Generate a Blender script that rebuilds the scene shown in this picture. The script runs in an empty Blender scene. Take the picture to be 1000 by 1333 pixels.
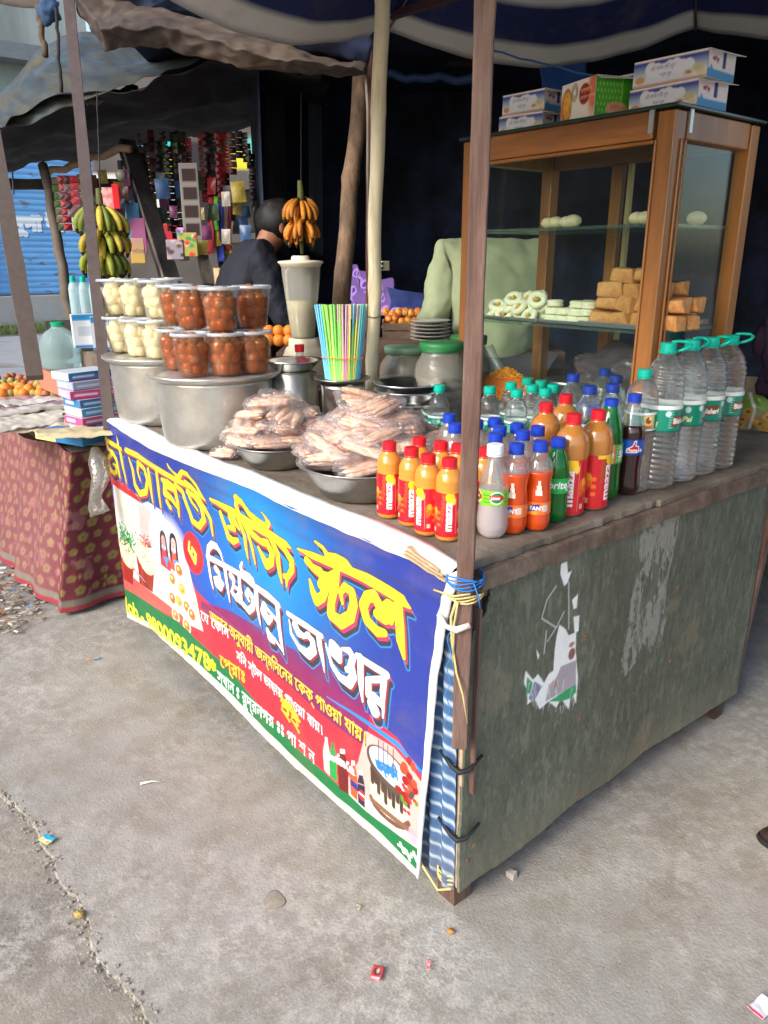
import bpy, math, random
import numpy as np
from mathutils import Vector, Matrix, noise as mnoise
random.seed(7); rng = np.random.default_rng(7)
S = bpy.context.scene
COL = S.collection
rad = math.radians
# ---------------------------------------------------------------- camera, sky, sun, exposure
F_PX = 990.6; PITCH = 0.3207; YAW = 0.8856; ROLL = -0.003
CAM = np.array([0.8918, -0.9178, 1.3228])
FW = np.array([-math.sin(YAW)*math.cos(PITCH), math.cos(YAW)*math.cos(PITCH), -math.sin(PITCH)])
_r = np.cross(FW, [0, 0, 1]); _r /= np.linalg.norm(_r); _u = np.cross(_r, FW)
RT = _r*math.cos(ROLL)+_u*math.sin(ROLL); UP = -_r*math.sin(ROLL)+_u*math.cos(ROLL)
cd = bpy.data.cameras.new('camera'); cam = bpy.data.objects.new('camera', cd); COL.objects.link(cam)
cd.sensor_fit = 'VERTICAL'; cd.sensor_height = 24; cd.lens = 24*F_PX/1333
cd.clip_start = .05; cd.clip_end = 300
cam.matrix_world = Matrix(((RT[0], UP[0], -FW[0], CAM[0]), (RT[1], UP[1], -FW[1], CAM[1]), (RT[2], UP[2], -FW[2], CAM[2]), (0, 0, 0, 1)))
S.camera = cam
SUN_EL, SUN_AZ = rad(31), rad(178)      # azimuth measured from +Y clockwise
w = bpy.data.worlds.new('World'); S.world = w; w.use_nodes = True
nt = w.node_tree; bg = nt.nodes['Background']
sk = nt.nodes.new('ShaderNodeTexSky'); sk.sky_type = 'NISHITA'; sk.sun_disc = False
sk.sun_elevation = SUN_EL; sk.sun_rotation = SUN_AZ; sk.air_density = 1.0; sk.dust_density = 2.0; sk.ozone_density = 1
nt.links.new(sk.outputs[0], bg.inputs[0]); bg.inputs[1].default_value = 0.15
sl = bpy.data.lights.new('sun', 'SUN'); sl.energy = 1.7; sl.angle = rad(34); sl.color = (1, .97, .92)
so = bpy.data.objects.new('sun', sl); COL.objects.link(so)
sd = Vector((math.sin(SUN_AZ)*math.cos(SUN_EL), math.cos(SUN_AZ)*math.cos(SUN_EL), math.sin(SUN_EL)))
so.rotation_euler = sd.to_track_quat('Z', 'Y').to_euler()
S.view_settings.view_transform = 'Standard'; S.view_settings.look = 'None'
S.view_settings.exposure = 1.18; S.view_settings.gamma = 1
S.cycles.use_denoising = True
S.cycles.max_bounces = 10; S.cycles.transmission_bounces = 10; S.cycles.transparent_max_bounces = 24
S.cycles.diffuse_bounces = 4; S.cycles.glossy_bounces = 4

def P(u, v, z=None, x=None, y=None, d=None):
    D = FW+RT*(u-500)/F_PX-UP*(v-666.5)/F_PX
    if z is not None: t = (z-CAM[2])/D[2]
    elif x is not None: t = (x-CAM[0])/D[0]
    elif y is not None: t = (y-CAM[1])/D[1]
    else: t = d
    return CAM+D*t
def PR(p):
    q = np.asarray(p, float)-CAM; z = q@FW
    return np.array([500+F_PX*(q@RT)/z, 666.5-F_PX*(q@UP)/z])

# ---------------------------------------------------------------- materials
def lin(c):
    c = np.asarray(c, float)/255.
    return np.where(c <= .04045, c/12.92, ((c+.055)/1.055)**2.4)
def rgb(*c): return tuple(lin(c))+(1,)
MATS = {}
def mat(name, c=(128, 128, 128), rough=.6, metal=0, var=.0, vs=8, bump=0, bs=40, c2=None, c2t=.5, trans=0, ior=1.45, coat=0, stretch=(1, 1, 1), attr=False, alpha=1, emit=None, sss=0, spec=.5, dirt=0):
    if name in MATS: return MATS[name]
    m = bpy.data.materials.new(name); m.use_nodes = True; n = m.node_tree.nodes; L = m.node_tree.links.new
    b = n['Principled BSDF']; base = rgb(*c); b.inputs['Base Color'].default_value = base
    b.inputs['Roughness'].default_value = rough; b.inputs['Metallic'].default_value = metal
    b.inputs['Transmission Weight'].default_value = trans; b.inputs['IOR'].default_value = ior
    b.inputs['Coat Weight'].default_value = coat; b.inputs['Coat Roughness'].default_value = .12
    b.inputs['Specular IOR Level'].default_value = spec
    if alpha < 1: b.inputs['Alpha'].default_value = alpha
    if sss: b.inputs['Subsurface Weight'].default_value = sss; b.inputs['Subsurface Scale'].default_value = .02
    if emit: b.inputs['Emission Color'].default_value = rgb(*emit[:3]); b.inputs['Emission Strength'].default_value = emit[3]
    co = n.new('ShaderNodeTexCoord'); mp = n.new('ShaderNodeMapping'); mp.inputs['Scale'].default_value = stretch
    L(co.outputs['Object'], mp.inputs[0])
    src = None
    if attr:
        a = n.new('ShaderNodeAttribute'); a.attribute_name = 'Col'; src = a.outputs['Color']
    if c2 is not None:
        t = n.new('ShaderNodeTexNoise'); t.inputs['Scale'].default_value = vs; t.inputs['Detail'].default_value = 8; t.inputs['Roughness'].default_value = .65
        L(mp.outputs[0], t.inputs[0]); r = n.new('ShaderNodeMapRange'); r.inputs[1].default_value = c2t-.12; r.inputs[2].default_value = c2t+.12
        L(t.outputs[0], r.inputs[0]); x = n.new('ShaderNodeMix'); x.data_type = 'RGBA'
        L(r.outputs[0], x.inputs[0]); x.inputs[6].default_value = base; x.inputs[7].default_value = rgb(*c2)
        if src: L(src, x.inputs[6])
        src = x.outputs[2]
    if var:
        t = n.new('ShaderNodeTexNoise'); t.inputs['Scale'].default_value = vs*1.7; t.inputs['Detail'].default_value = 6; t.inputs['Roughness'].default_value = .7
        L(mp.outputs[0], t.inputs[0]); r = n.new('ShaderNodeMapRange'); r.inputs[1].default_value = .25; r.inputs[2].default_value = .75
        r.inputs[3].default_value = 1-var; r.inputs[4].default_value = 1+var; L(t.outputs[0], r.inputs[0])
        x = n.new('ShaderNodeMix'); x.data_type = 'RGBA'; x.blend_type = 'MULTIPLY'; x.inputs[0].default_value = 1
        if src: L(src, x.inputs[6])
        else: x.inputs[6].default_value = base
        L(r.outputs[0], x.inputs[7]); src = x.outputs[2]
    if dirt:
        t = n.new('ShaderNodeTexNoise'); t.inputs['Scale'].default_value = 5; t.inputs['Detail'].default_value = 10; t.inputs['Roughness'].default_value = .75
        L(co.outputs['Object'], t.inputs[0]); r = n.new('ShaderNodeMapRange'); r.inputs[1].default_value = .5; r.inputs[2].default_value = .72; r.inputs[4].default_value = dirt
        L(t.outputs[0], r.inputs[0]); x = n.new('ShaderNodeMix'); x.data_type = 'RGBA'
        L(r.outputs[0], x.inputs[0]); x.inputs[7].default_value = rgb(120, 105, 85)
        if src: L(src, x.inputs[6])
        else: x.inputs[6].default_value = base
        src = x.outputs[2]
    if src: L(src, b.inputs['Base Color'])
    if bump:
        t = n.new('ShaderNodeTexNoise'); t.inputs['Scale'].default_value = bs; t.inputs['Detail'].default_value = 8; t.inputs['Roughness'].default_value = .65
        L(mp.outputs[0], t.inputs[0]); bp = n.new('ShaderNodeBump'); bp.inputs['Strength'].default_value = min(1, bump); bp.inputs['Distance'].default_value = .004*max(1, bump)
        L(t.outputs[0], bp.inputs['Height']); L(bp.outputs[0], b.inputs['Normal'])
    MATS[name] = m; return m
def film(name, tint=(255, 255, 255), opac=.08, rough=.1, diff=.0, dcol=(230, 230, 230), bump=0, bs=60):
    """thin clear plastic or window glass: mostly see-through, glossy at grazing angles"""
    if name in MATS: return MATS[name]
    m = bpy.data.materials.new(name); m.use_nodes = True; n = m.node_tree.nodes; L = m.node_tree.links.new
    n.remove(n['Principled BSDF']); out = n['Material Output']
    tr = n.new('ShaderNodeBsdfTransparent'); tr.inputs[0].default_value = rgb(*tint)
    gl = n.new('ShaderNodeBsdfGlossy'); gl.inputs['Roughness'].default_value = rough
    lw = n.new('ShaderNodeLayerWeight'); lw.inputs[0].default_value = .5
    pw = n.new('ShaderNodeMath'); pw.operation = 'POWER'; pw.inputs[1].default_value = 3.5; L(lw.outputs['Facing'], pw.inputs[0])
    fr = n.new('ShaderNodeMath'); fr.operation = 'MULTIPLY'; fr.inputs[1].default_value = .45; L(pw.outputs[0], fr.inputs[0])
    ad = n.new('ShaderNodeMath'); ad.operation = 'ADD'; ad.inputs[1].default_value = opac; ad.use_clamp = True; L(fr.outputs[0], ad.inputs[0])
    m1 = n.new('ShaderNodeMixShader'); L(ad.outputs[0], m1.inputs[0]); L(tr.outputs[0], m1.inputs[1]); L(gl.outputs[0], m1.inputs[2])
    last = m1
    if diff:
        df = n.new('ShaderNodeBsdfDiffuse'); df.inputs[0].default_value = rgb(*dcol)
        m2 = n.new('ShaderNodeMixShader'); m2.inputs[0].default_value = diff; L(m1.outputs[0], m2.inputs[1]); L(df.outputs[0], m2.inputs[2]); last = m2
    if bump:
        co = n.new('ShaderNodeTexCoord'); t = n.new('ShaderNodeTexNoise'); t.inputs['Scale'].default_value = bs; t.inputs['Detail'].default_value = 3
        L(co.outputs['Object'], t.inputs[0]); bp = n.new('ShaderNodeBump'); bp.inputs['Strength'].default_value = bump; bp.inputs['Distance'].default_value = .01
        L(t.outputs[0], bp.inputs['Height']); L(bp.outputs[0], gl.inputs['Normal'])
    L(last.outputs[0], out.inputs[0]); MATS[name] = m; return m

# ---------------------------------------------------------------- objects
def thing(name, label, cat, loc=(0, 0, 0), rz=0, group=None):
    o = bpy.data.objects.new(name, None); COL.objects.link(o); o.empty_display_size = .05
    o.location = loc; o.rotation_euler = (0, 0, rz); o['label'] = label; o['category'] = cat
    if group: o['group'] = group
    o['kind'] = 'thing'
    return o
def tag(o, label=None, cat=None, group=None, kind=None):
    if label: o['label'] = label
    if cat: o['category'] = cat; o['kind'] = 'thing'
    if group: o['group'] = group
    if kind: o['kind'] = kind
    return o
def copy_tree(o, loc=None, rz=None, label=None, parent=None):
    c = o.copy(); COL.objects.link(c)
    if parent: c.parent = parent
    for ch in KIDS.get(o.name, []): copy_tree(ch, parent=c)
    if loc is not None: c.location = loc
    if rz is not None: c.rotation_euler = (0, 0, rz)
    if label: c['label'] = label
    return c
KIDS = {}
def link(name, me, parent=None, loc=None):
    o = bpy.data.objects.new(name, me); COL.objects.link(o)
    if parent: o.parent = parent; KIDS.setdefault(parent.name, []).append(o)
    if loc is not None: o.location = loc
    return o
class M:
    """collects shapes, then builds ONE mesh object"""
    def __init__(s): s.v = []; s.f = []; s.mi = []; s.cur = 0
    def add(s, V, Fc):
        k = len(s.v); s.v.extend([tuple(map(float, p)) for p in V]); s.f.extend([tuple(i+k for i in f) for f in Fc]); s.mi.extend([s.cur]*len(Fc)); return s
    def box(s, c, d, R=None, j=0):
        V = []
        for x in (-1, 1):
            for y in (-1, 1):
                for z in (-1, 1):
                    p = Vector((x*d[0]/2, y*d[1]/2, z*d[2]/2))
                    if j: p += Vector([random.uniform(-j, j) for _ in range(3)])
                    if R is not None: p = R @ p
                    V.append(p+Vector(c))
        return s.add(V, [(0, 1, 3, 2), (4, 6, 7, 5), (0, 4, 5, 1), (2, 3, 7, 6), (0, 2, 6, 4), (1, 5, 7, 3)])
    def beam(s, a, b, w, h=None, up=(0, 0, 1), seg=1, wob=0):
        h = h or w; a = Vector(a); b = Vector(b); t = (b-a).normalized(); up = Vector(up)
        if abs(t.dot(up)) > .98: up = Vector((0, 1, 0))
        sx = t.cross(up).normalized(); sy = sx.cross(t)
        V = []; Fc = []
        for i in range(seg+1):
            c = a.lerp(b, i/seg); wx = 1+random.uniform(-wob, wob); wy = 1+random.uniform(-wob, wob); o = (sx*random.uniform(-1, 1)+sy*random.uniform(-1, 1))*wob*w*.3
            for q in ((-1, -1), (1, -1), (1, 1), (-1, 1)): V.append(c+o+sx*q[0]*w/2*wx+sy*q[1]*h/2*wy)
            if i:
                k = 4*i
                for j in range(4): Fc.append((k-4+j, k-4+(j+1) % 4, k+(j+1) % 4, k+j))
        Fc += [(3, 2, 1, 0), tuple(4*seg+j for j in range(4))]
        return s.add(V, Fc)
    def lathe(s, prof, seg=24, c=(0, 0, 0), R=None, cap=True, fn=None):
        V = []; n = len(prof)
        for (r, z) in prof:
            for k in range(seg):
                a = 2*math.pi*k/seg; rr = r if fn is None else fn(r, z, a)
                p = Vector((rr*math.cos(a), rr*math.sin(a), z))
                if R is not None: p = R @ p
                V.append(p+Vector(c))
        Fc = [(i*seg+k, i*seg+(k+1) % seg, (i+1)*seg+(k+1) % seg, (i+1)*seg+k) for i in range(n-1) for k in range(seg)]
        if cap: Fc += [tuple(range(seg-1, -1, -1)), tuple((n-1)*seg+k for k in range(seg))]
        return s.add(V, Fc)
    def tube(s, pts, r, seg=8, cap=True):
        pts = [Vector(p) for p in pts]; n = len(pts); rs = r if hasattr(r, '__len__') else [r]*n
        V = []; prev = None
        for i, p in enumerate(pts):
            t = (pts[min(i+1, n-1)]-pts[max(i-1, 0)]).normalized()
            if prev is None:
                prev = t.orthogonal().normalized()
            sx = (prev-t*prev.dot(t)).normalized(); prev = sx; sy = t.cross(sx)
            for k in range(seg):
                a = 2*math.pi*k/seg; V.append(p+(sx*math.cos(a)+sy*math.sin(a))*rs[i])
        Fc = [(i*seg+k, i*seg+(k+1) % seg, (i+1)*seg+(k+1) % seg, (i+1)*seg+k) for i in range(n-1) for k in range(seg)]
        if cap: Fc += [tuple(range(seg-1, -1, -1)), tuple((n-1)*seg+k for k in range(seg))]
        return s.add(V, Fc)
    def blob(s, c, r, nz=0, fr=2, seg=14, rings=9, R=None, seed=0):
        V = []; Fc = []; c = Vector(c); r = r if hasattr(r, '__len__') else (r, r, r)
        def q(d):
            k = 1+nz*mnoise.noise(d*fr+Vector((seed*3.7, seed, 0)))
            p = Vector((d.x*r[0]*k, d.y*r[1]*k, d.z*r[2]*k))
            return c+(R @ p if R is not None else p)
        V.append(q(Vector((0, 0, -1))))
        for i in range(1, rings):
            t = -math.pi/2+math.pi*i/rings
            for k in range(seg):
                a = 2*math.pi*k/seg; V.append(q(Vector((math.cos(t)*math.cos(a), math.cos(t)*math.sin(a), math.sin(t)))))
        V.append(q(Vector((0, 0, 1)))); e = len(V)-1
        for k in range(seg):
            Fc.append((0, 1+(k+1) % seg, 1+k)); b = 1+(rings-2)*seg; Fc.append((e, b+k, b+(k+1) % seg))
            for i in range(rings-2): Fc.append((1+i*seg+k, 1+i*seg+(k+1) % seg, 1+(i+1)*seg+(k+1) % seg, 1+(i+1)*seg+k))
        return s.add(V, Fc)
    def build(s, name, m, parent=None, smooth=False, bevel=0, loc=None, sub=0, solid=0, wn=False):
        me = bpy.data.meshes.new(name); me.from_pydata(s.v, [], s.f); ms = m if isinstance(m, (list, tuple)) else [m]
        for x in ms: me.materials.append(x)
        if len(ms) > 1: me.polygons.foreach_set('material_index', s.mi)
        me.update()
        if smooth: me.polygons.foreach_set('use_smooth', [True]*len(me.polygons))
        o = link(name, me, parent, loc)
        if solid: md = o.modifiers.new('solid', 'SOLIDIFY'); md.thickness = solid; md.offset = 0
        if bevel: md = o.modifiers.new('bevel', 'BEVEL'); md.width = bevel; md.segments = 2; md.limit_method = 'ANGLE'
        if sub: md = o.modifiers.new('sub', 'SUBSURF'); md.levels = sub; md.render_levels = sub
        return o
def grid(f, nu, nv, close_u=False):
    """V,F of a surface f(u,v), u,v in 0..1"""
    V = [f(i/(nu-1) if not close_u else i/nu, j/(nv-1)) for j in range(nv) for i in range(nu)]
    Fc = [(j*nu+i, j*nu+(i+1) % nu, (j+1)*nu+(i+1) % nu, (j+1)*nu+i) for j in range(nv-1) for i in range(nu if close_u else nu-1)]
    return V, Fc
def npts(p): return Vector([float(x) for x in p])

# ---------------------------------------------------------------- printed surfaces: paint numpy canvases into colour attributes
_fc = {}
def text_polys(s):
    if s in _fc: return _fc[s]
    c = bpy.data.curves.new('type', 'FONT'); c.body = s; c.size = 1; o = bpy.data.objects.new('type', c); COL.objects.link(o)
    bpy.context.view_layer.update()
    cv = o.to_curve(bpy.context.evaluated_depsgraph_get())
    out = []
    for sp in cv.splines:
        pts = []
        if sp.type == 'BEZIER':
            bp = sp.bezier_points; n = len(bp)
            for i in range(n):
                a, b = bp[i], bp[(i+1) % n]; p0, p1, p2, p3 = a.co, a.handle_right, b.handle_left, b.co
                for t in (0, .25, .5, .75):
                    pts.append(((1-t)**3*p0+3*(1-t)**2*t*p1+3*(1-t)*t*t*p2+t**3*p3)[:2])
        else: pts = [q.co[:2] for q in sp.points]
        out.append(np.array(pts))
    o.to_curve_clear(); bpy.data.objects.remove(o); bpy.data.curves.remove(c)
    _fc[s] = out; return out
class Cv:
    def __init__(s, x0, y0, x1, y1, step, col=(255, 255, 255)):
        s.nx = max(2, int(round((x1-x0)/step))+1); s.ny = max(2, int(round((y1-y0)/step))+1)
        s.x0, s.y0, s.x1, s.y1 = x0, y0, x1, y1
        s.dx = (x1-x0)/(s.nx-1); s.dy = (y1-y0)/(s.ny-1)
        s.X, s.Y = np.meshgrid(np.linspace(x0, x1, s.nx), np.linspace(y0, y1, s.ny))
        s.C = np.tile(lin(col), (s.ny, s.nx, 1)).astype(float)
    def mix(s, a, col, sl=None):
        c = col if isinstance(col, np.ndarray) and col.ndim == 3 else lin(col)
        if sl is None: s.C = s.C*(1-a[..., None])+c*a[..., None]
        else: s.C[sl] = s.C[sl]*(1-a[..., None])+c*a[..., None]
        return s
    def ell(s, cx, cy, rx, ry, col, a=1, soft=None, rot=0):
        X = s.X-cx; Y = s.Y-cy
        if rot: X, Y = X*math.cos(rot)+Y*math.sin(rot), -X*math.sin(rot)+Y*math.cos(rot)
        q = np.sqrt((X/rx)**2+(Y/ry)**2); e = soft or max(s.dx/rx, s.dy/ry)
        return s.mix(np.clip((1-q)/e+.5, 0, 1)*a, col)
    def rect(s, x0, y0, x1, y1, col, a=1, soft=None):
        e = soft or s.dx; f = soft or s.dy
        m = np.clip((s.X-x0)/e+.5, 0, 1)*np.clip((x1-s.X)/e+.5, 0, 1)*np.clip((s.Y-y0)/f+.5, 0, 1)*np.clip((y1-s.Y)/f+.5, 0, 1)
        return s.mix(m*a, col)
    def grad(s, c0, c1, ax=1, t0=0, t1=1):
        q = ((s.Y-s.y0)/(s.y1-s.y0) if ax else (s.X-s.x0)/(s.x1-s.x0)); q = np.clip((q-t0)/(t1-t0), 0, 1)[..., None]
        s.C = lin(c0)*(1-q)+lin(c1)*q; return s
    def polys(s, PP, col, a=1, bold=0):
        K = 3; al = [p for p in PP if len(p) > 2]
        if not al: return s
        A = np.concatenate(al); b0 = A.min(0); b1 = A.max(0); e = bold+s.dx*2
        i0 = max(0, int((b0[0]-e-s.x0)/s.dx)); i1 = min(s.nx, int((b1[0]+e-s.x0)/s.dx)+2)
        j0 = max(0, int((b0[1]-e-s.y0)/s.dy)); j1 = min(s.ny, int((b1[1]+e-s.y0)/s.dy)+2)
        if i1 <= i0 or j1 <= j0: return s
        W, H = (i1-i0)*K, (j1-j0)*K; acc = np.zeros((H, W+1))
        ys = (np.arange(H)+.5)/K-.5
        for p in al:
            q = np.stack([(p[:, 0]-s.x0)/s.dx-i0, (p[:, 1]-s.y0)/s.dy-j0], 1); r = np.roll(q, -1, 0)
            for (ax, ay), (bx, by) in zip(q, r):
                if ay == by: continue
                sg = 1 if by > ay else -1; lo, hi = min(ay, by), max(ay, by)
                k0 = max(0, int(math.ceil((lo+.5)*K-.5))); k1 = min(H, int(math.ceil((hi+.5)*K-.5)))
                if k1 <= k0: continue
                yy = ys[k0:k1]; xx = ax+(yy-ay)*(bx-ax)/(by-ay); ix = np.clip(np.ceil((xx+.5)*K-.5).astype(int), 0, W)
                acc[np.arange(k0, k1), ix] += sg
        m = (np.cumsum(acc, 1)[:, :W] != 0).astype(float)
        if bold:
            for ax, st in ((1, s.dx), (0, s.dy)):
                n = max(1, int(round(bold/st*K))); mm = m.copy()
                for k in range(1, n+1): mm = np.maximum(mm, np.maximum(np.roll(m, k, ax), np.roll(m, -k, ax)))
                m = mm
        m = m.reshape(j1-j0, K, i1-i0, K).mean((1, 3))
        return s.mix(m*a, col, (slice(j0, j1), slice(i0, i1)))
    def poly(s, pts, col, a=1): return s.polys([np.array(pts, float)], col, a)
    def text(s, t, x, y, size, col, bold=0, rot=0, sx=1, a=1, center=False, slant=0):
        PP = text_polys(t)
        if not PP: return s
        wd = max(p[:, 0].max() for p in PP)
        o = []
        for p in PP:
            q = p.copy()
            if center: q[:, 0] -= wd/2
            q[:, 0] += slant*q[:, 1]
            q = q*np.array([size*sx, size]); c, n = math.cos(rot), math.sin(rot)
            o.append(np.stack([x+q[:, 0]*c-q[:, 1]*n, y+q[:, 0]*n+q[:, 1]*c], 1))
        return s.polys(o, col, a, bold)
    def dist(s, pts, W, pad):
        """min over the polyline of distance minus half width, on its bounding box"""
        pts = np.array(pts, float); W = np.asarray(W, float) if hasattr(W, '__len__') else np.full(len(pts), float(W))
        if len(W) != len(pts): W = np.interp(np.linspace(0, 1, len(pts)), np.linspace(0, 1, len(W)), W)
        e = W.max()+pad; b0 = pts.min(0)-e; b1 = pts.max(0)+e
        i0 = max(0, int((b0[0]-s.x0)/s.dx)); i1 = min(s.nx, int((b1[0]-s.x0)/s.dx)+2); j0 = max(0, int((b0[1]-s.y0)/s.dy)); j1 = min(s.ny, int((b1[1]-s.y0)/s.dy)+2)
        if i1 <= i0 or j1 <= j0: return None, None
        sl = (slice(j0, j1), slice(i0, i1)); X = s.X[sl]; Y = s.Y[sl]; D = np.full(X.shape, 1e9)
        for k in range(len(pts)-1):
            a, b = pts[k], pts[k+1]; d = b-a; l2 = max(d@d, 1e-12)
            t = np.clip(((X-a[0])*d[0]+(Y-a[1])*d[1])/l2, 0, 1)
            D = np.minimum(D, np.hypot(X-a[0]-t*d[0], Y-a[1]-t*d[1])-(W[k]*(1-t)+W[k+1]*t)/2)
        return D, sl
    def stroke(s, pts, W, col, a=1, soft=None):
        e = soft or s.dx*1.2; D, sl = s.dist(pts, W, e)
        if D is None: return s
        return s.mix(np.clip(.5-D/e, 0, 1)*a, col, sl)
    def noise(s, amp, cell, seed=0, col=None, thr=None, sx=1):
        r = np.random.default_rng(seed); tot = np.zeros(s.X.shape); am = 1; c = cell
        for o in range(4):
            gx = int((s.x1-s.x0)/(c*sx))+3; gy = int((s.y1-s.y0)/c)+3; G = r.random((gy, gx))
            fx = (s.X-s.x0)/(c*sx); fy = (s.Y-s.y0)/c; ix = fx.astype(int); iy = fy.astype(int); tx = fx-ix; ty = fy-iy; tx = tx*tx*(3-2*tx); ty = ty*ty*(3-2*ty)
            tot += am*((G[iy, ix]*(1-tx)+G[iy, ix+1]*tx)*(1-ty)+(G[iy+1, ix]*(1-tx)+G[iy+1, ix+1]*tx)*ty-.5); am *= .55; c /= 2.1
        if col is None: s.C = np.clip(s.C*(1+amp*tot[..., None]), 0, 1)
        else: s.mix(np.clip((tot-thr)/.06, 0, 1)*amp, col)
        return s
    def mesh(s, name, f, m, parent=None, smooth=True, wrap=False, back=None, keep=None):
        V = [f(float(x), float(y)) for x, y in zip(s.X.ravel(), s.Y.ravel())]
        nx, ny = s.nx, s.ny; me = bpy.data.meshes.new(name)
        I = np.arange(nx*ny).reshape(ny, nx)
        Q = np.stack([I[:-1, :-1], I[:-1, 1:], I[1:, 1:], I[1:, :-1]], -1).reshape(-1, 4)
        if keep is not None: Q = Q[keep[:-1, :-1].ravel()]
        me.vertices.add(len(V)); me.vertices.foreach_set('co', np.array(V, dtype=np.float32).ravel())
        me.loops.add(len(Q)*4); me.loops.foreach_set('vertex_index', Q.ravel().astype(np.int32))
        me.polygons.add(len(Q)); me.polygons.foreach_set('loop_start', np.arange(0, len(Q)*4, 4, dtype=np.int32))
        me.update(calc_edges=True); me.validate()
        at = me.color_attributes.new('Col', 'FLOAT_COLOR', 'POINT')
        c4 = np.ones((ny*nx, 4), np.float32); c4[:, :3] = s.C.reshape(-1, 3); at.data.foreach_set('color', c4.ravel())
        me.materials.append(m)
        if smooth: me.polygons.foreach_set('use_smooth', [True]*len(me.polygons))
        return link(name, me, parent)
PRINT = mat('printed vinyl', attr=True, rough=.36, spec=.5, dirt=.3, bump=.25, bs=14)
PAPER = mat('printed paper', attr=True, rough=.8)
LABEL = mat('bottle label print', attr=True, rough=.35, coat=.3)
CARD = mat('printed card', attr=True, rough=.55)
# ================================================================ the ground
def gnd_material(name, c, c2, big, grain, bump):
    m = mat(name, c, rough=.93, c2=c2, vs=big, bump=bump, bs=grain, spec=.2)
    n = m.node_tree.nodes; L = m.node_tree.links.new; b = n['Principled BSDF']; src = b.inputs['Base Color'].links[0].from_socket
    co = n.new('ShaderNodeTexCoord')
    def lay(src, tex, sc, a, lo, hi, v0, v1):
        t = n.new(tex); t.inputs['Scale'].default_value = sc
        if tex == 'ShaderNodeTexNoise': t.inputs['Detail'].default_value = 12; t.inputs['Roughness'].default_value = .8
        L(co.outputs['Object'], t.inputs[0]); r = n.new('ShaderNodeMapRange'); r.inputs[1].default_value = lo; r.inputs[2].default_value = hi; r.inputs[3].default_value = v0; r.inputs[4].default_value = v1
        L(t.outputs[0], r.inputs[0]); x = n.new('ShaderNodeMix'); x.data_type = 'RGBA'; x.blend_type = 'MULTIPLY'; x.inputs[0].default_value = a
        L(src, x.inputs[6]); L(r.outputs[0], x.inputs[7]); return x.outputs[2]
    def nz(sc, lo, hi, det=12, ro=.75, off=0):
        mp = n.new('ShaderNodeMapping'); mp.inputs['Location'].default_value = (off, off*.7, 0); L(co.outputs['Object'], mp.inputs[0])
        t = n.new('ShaderNodeTexNoise'); t.inputs['Scale'].default_value = sc; t.inputs['Detail'].default_value = det; t.inputs['Roughness'].default_value = ro; L(mp.outputs[0], t.inputs[0])
        r = n.new('ShaderNodeMapRange'); r.inputs[1].default_value = lo; r.inputs[2].default_value = hi; L(t.outputs[0], r.inputs[0]); return r.outputs[0]
    def mul(p, q, k=1):
        x = n.new('ShaderNodeMath'); x.operation = 'MULTIPLY'; L(p, x.inputs[0]); (L(q, x.inputs[1]) if q is not None else x.inputs.__getitem__(1).__setattr__('default_value', k)); return x.outputs[0]
    def over(src, fac, col):
        x = n.new('ShaderNodeMix'); x.data_type = 'RGBA'; L(fac, x.inputs[0]); L(src, x.inputs[6]); x.inputs[7].default_value = rgb(*col); return x.outputs[2]
    # scoured paler mottling in broad patches, darker mud stains, pits and grit
    src = over(src, mul(mul(nz(1.3, .42, .58, 6), nz(26, .47, .56, 14, .8)), None, .75), (184, 178, 168))
    src = over(src, mul(mul(nz(.9, .5, .62, 6, .7, 5), nz(9, .44, .6, 12, .8, 3)), None, .55), (118, 106, 90))
    src = over(src, mul(nz(70, .62, .68, 10, .7, 9), None, .6), (92, 82, 70))
    src = over(src, mul(nz(120, .60, .66, 8, .7, 2), None, .55), (206, 198, 186))
    src = lay(src, 'ShaderNodeTexNoise', 1.6, 1, .35, .65, .88, 1.1)
    src = lay(src, 'ShaderNodeTexNoise', 210, 1, .34, .66, .78, 1.22)
    L(src, b.inputs['Base Color']); return m
g_slab = gnd_material('weathered concrete', (145, 139, 127), (160, 156, 148), 9, 130, .6)
g_road = gnd_material('dusty asphalt', (150, 141, 126), (124, 119, 111), 2.2, 110, .7)
g_far = mat('far road asphalt', (158, 156, 154), rough=.9, var=.12, vs=2, bump=.6, bs=30)
def slab_edge(t):  # broken edge, photo points on the ground
    return None
E_PX = [(-420, 830), (-200, 900), (-60, 980), (30, 1060), (62, 1104), (80, 1140), (100, 1165), (116, 1195), (124, 1228), (140, 1262), (160, 1292), (188, 1306), (203, 1335), (215, 1400), (240, 1500), (320, 1800)]
EP = [P(u, v, z=0)[:2] for u, v in E_PX]
def arc(pts, n):
    pts = np.array(pts); d = np.r_[0, np.cumsum(np.hypot(*np.diff(pts, axis=0).T))]; s = np.linspace(0, d[-1], n)
    return np.stack([np.interp(s, d, pts[:, 0]), np.interp(s, d, pts[:, 1])], 1)
ed = arc(EP, 420)
for i in range(len(ed)):
    q = Vector((ed[i][0]*9, ed[i][1]*9, 0)); ed[i] += np.array([mnoise.noise(q), mnoise.noise(q+Vector((9, 3, 1)))])*.016+np.array([mnoise.noise(q*5), mnoise.noise(q*5+Vector((9, 3, 1)))])*.007
# road sheet under everything, reaching far
def road_f(u, v):
    return None
m = M(); N = 90
xs = np.sign(np.linspace(-1, 1, N))*np.abs(np.linspace(-1, 1, N))**2.6*70; 
V = [(x-1, y-1, -.009+.004*mnoise.noise(Vector((x*1.3, y*1.3, 0)))) for y in xs for x in xs]
m.add(V, [(j*N+i, j*N+i+1, (j+1)*N+i+1, (j+1)*N+i) for j in range(N-1) for i in range(N-1)])
tag(m.build('road', g_road, smooth=True), kind='structure')
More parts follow.
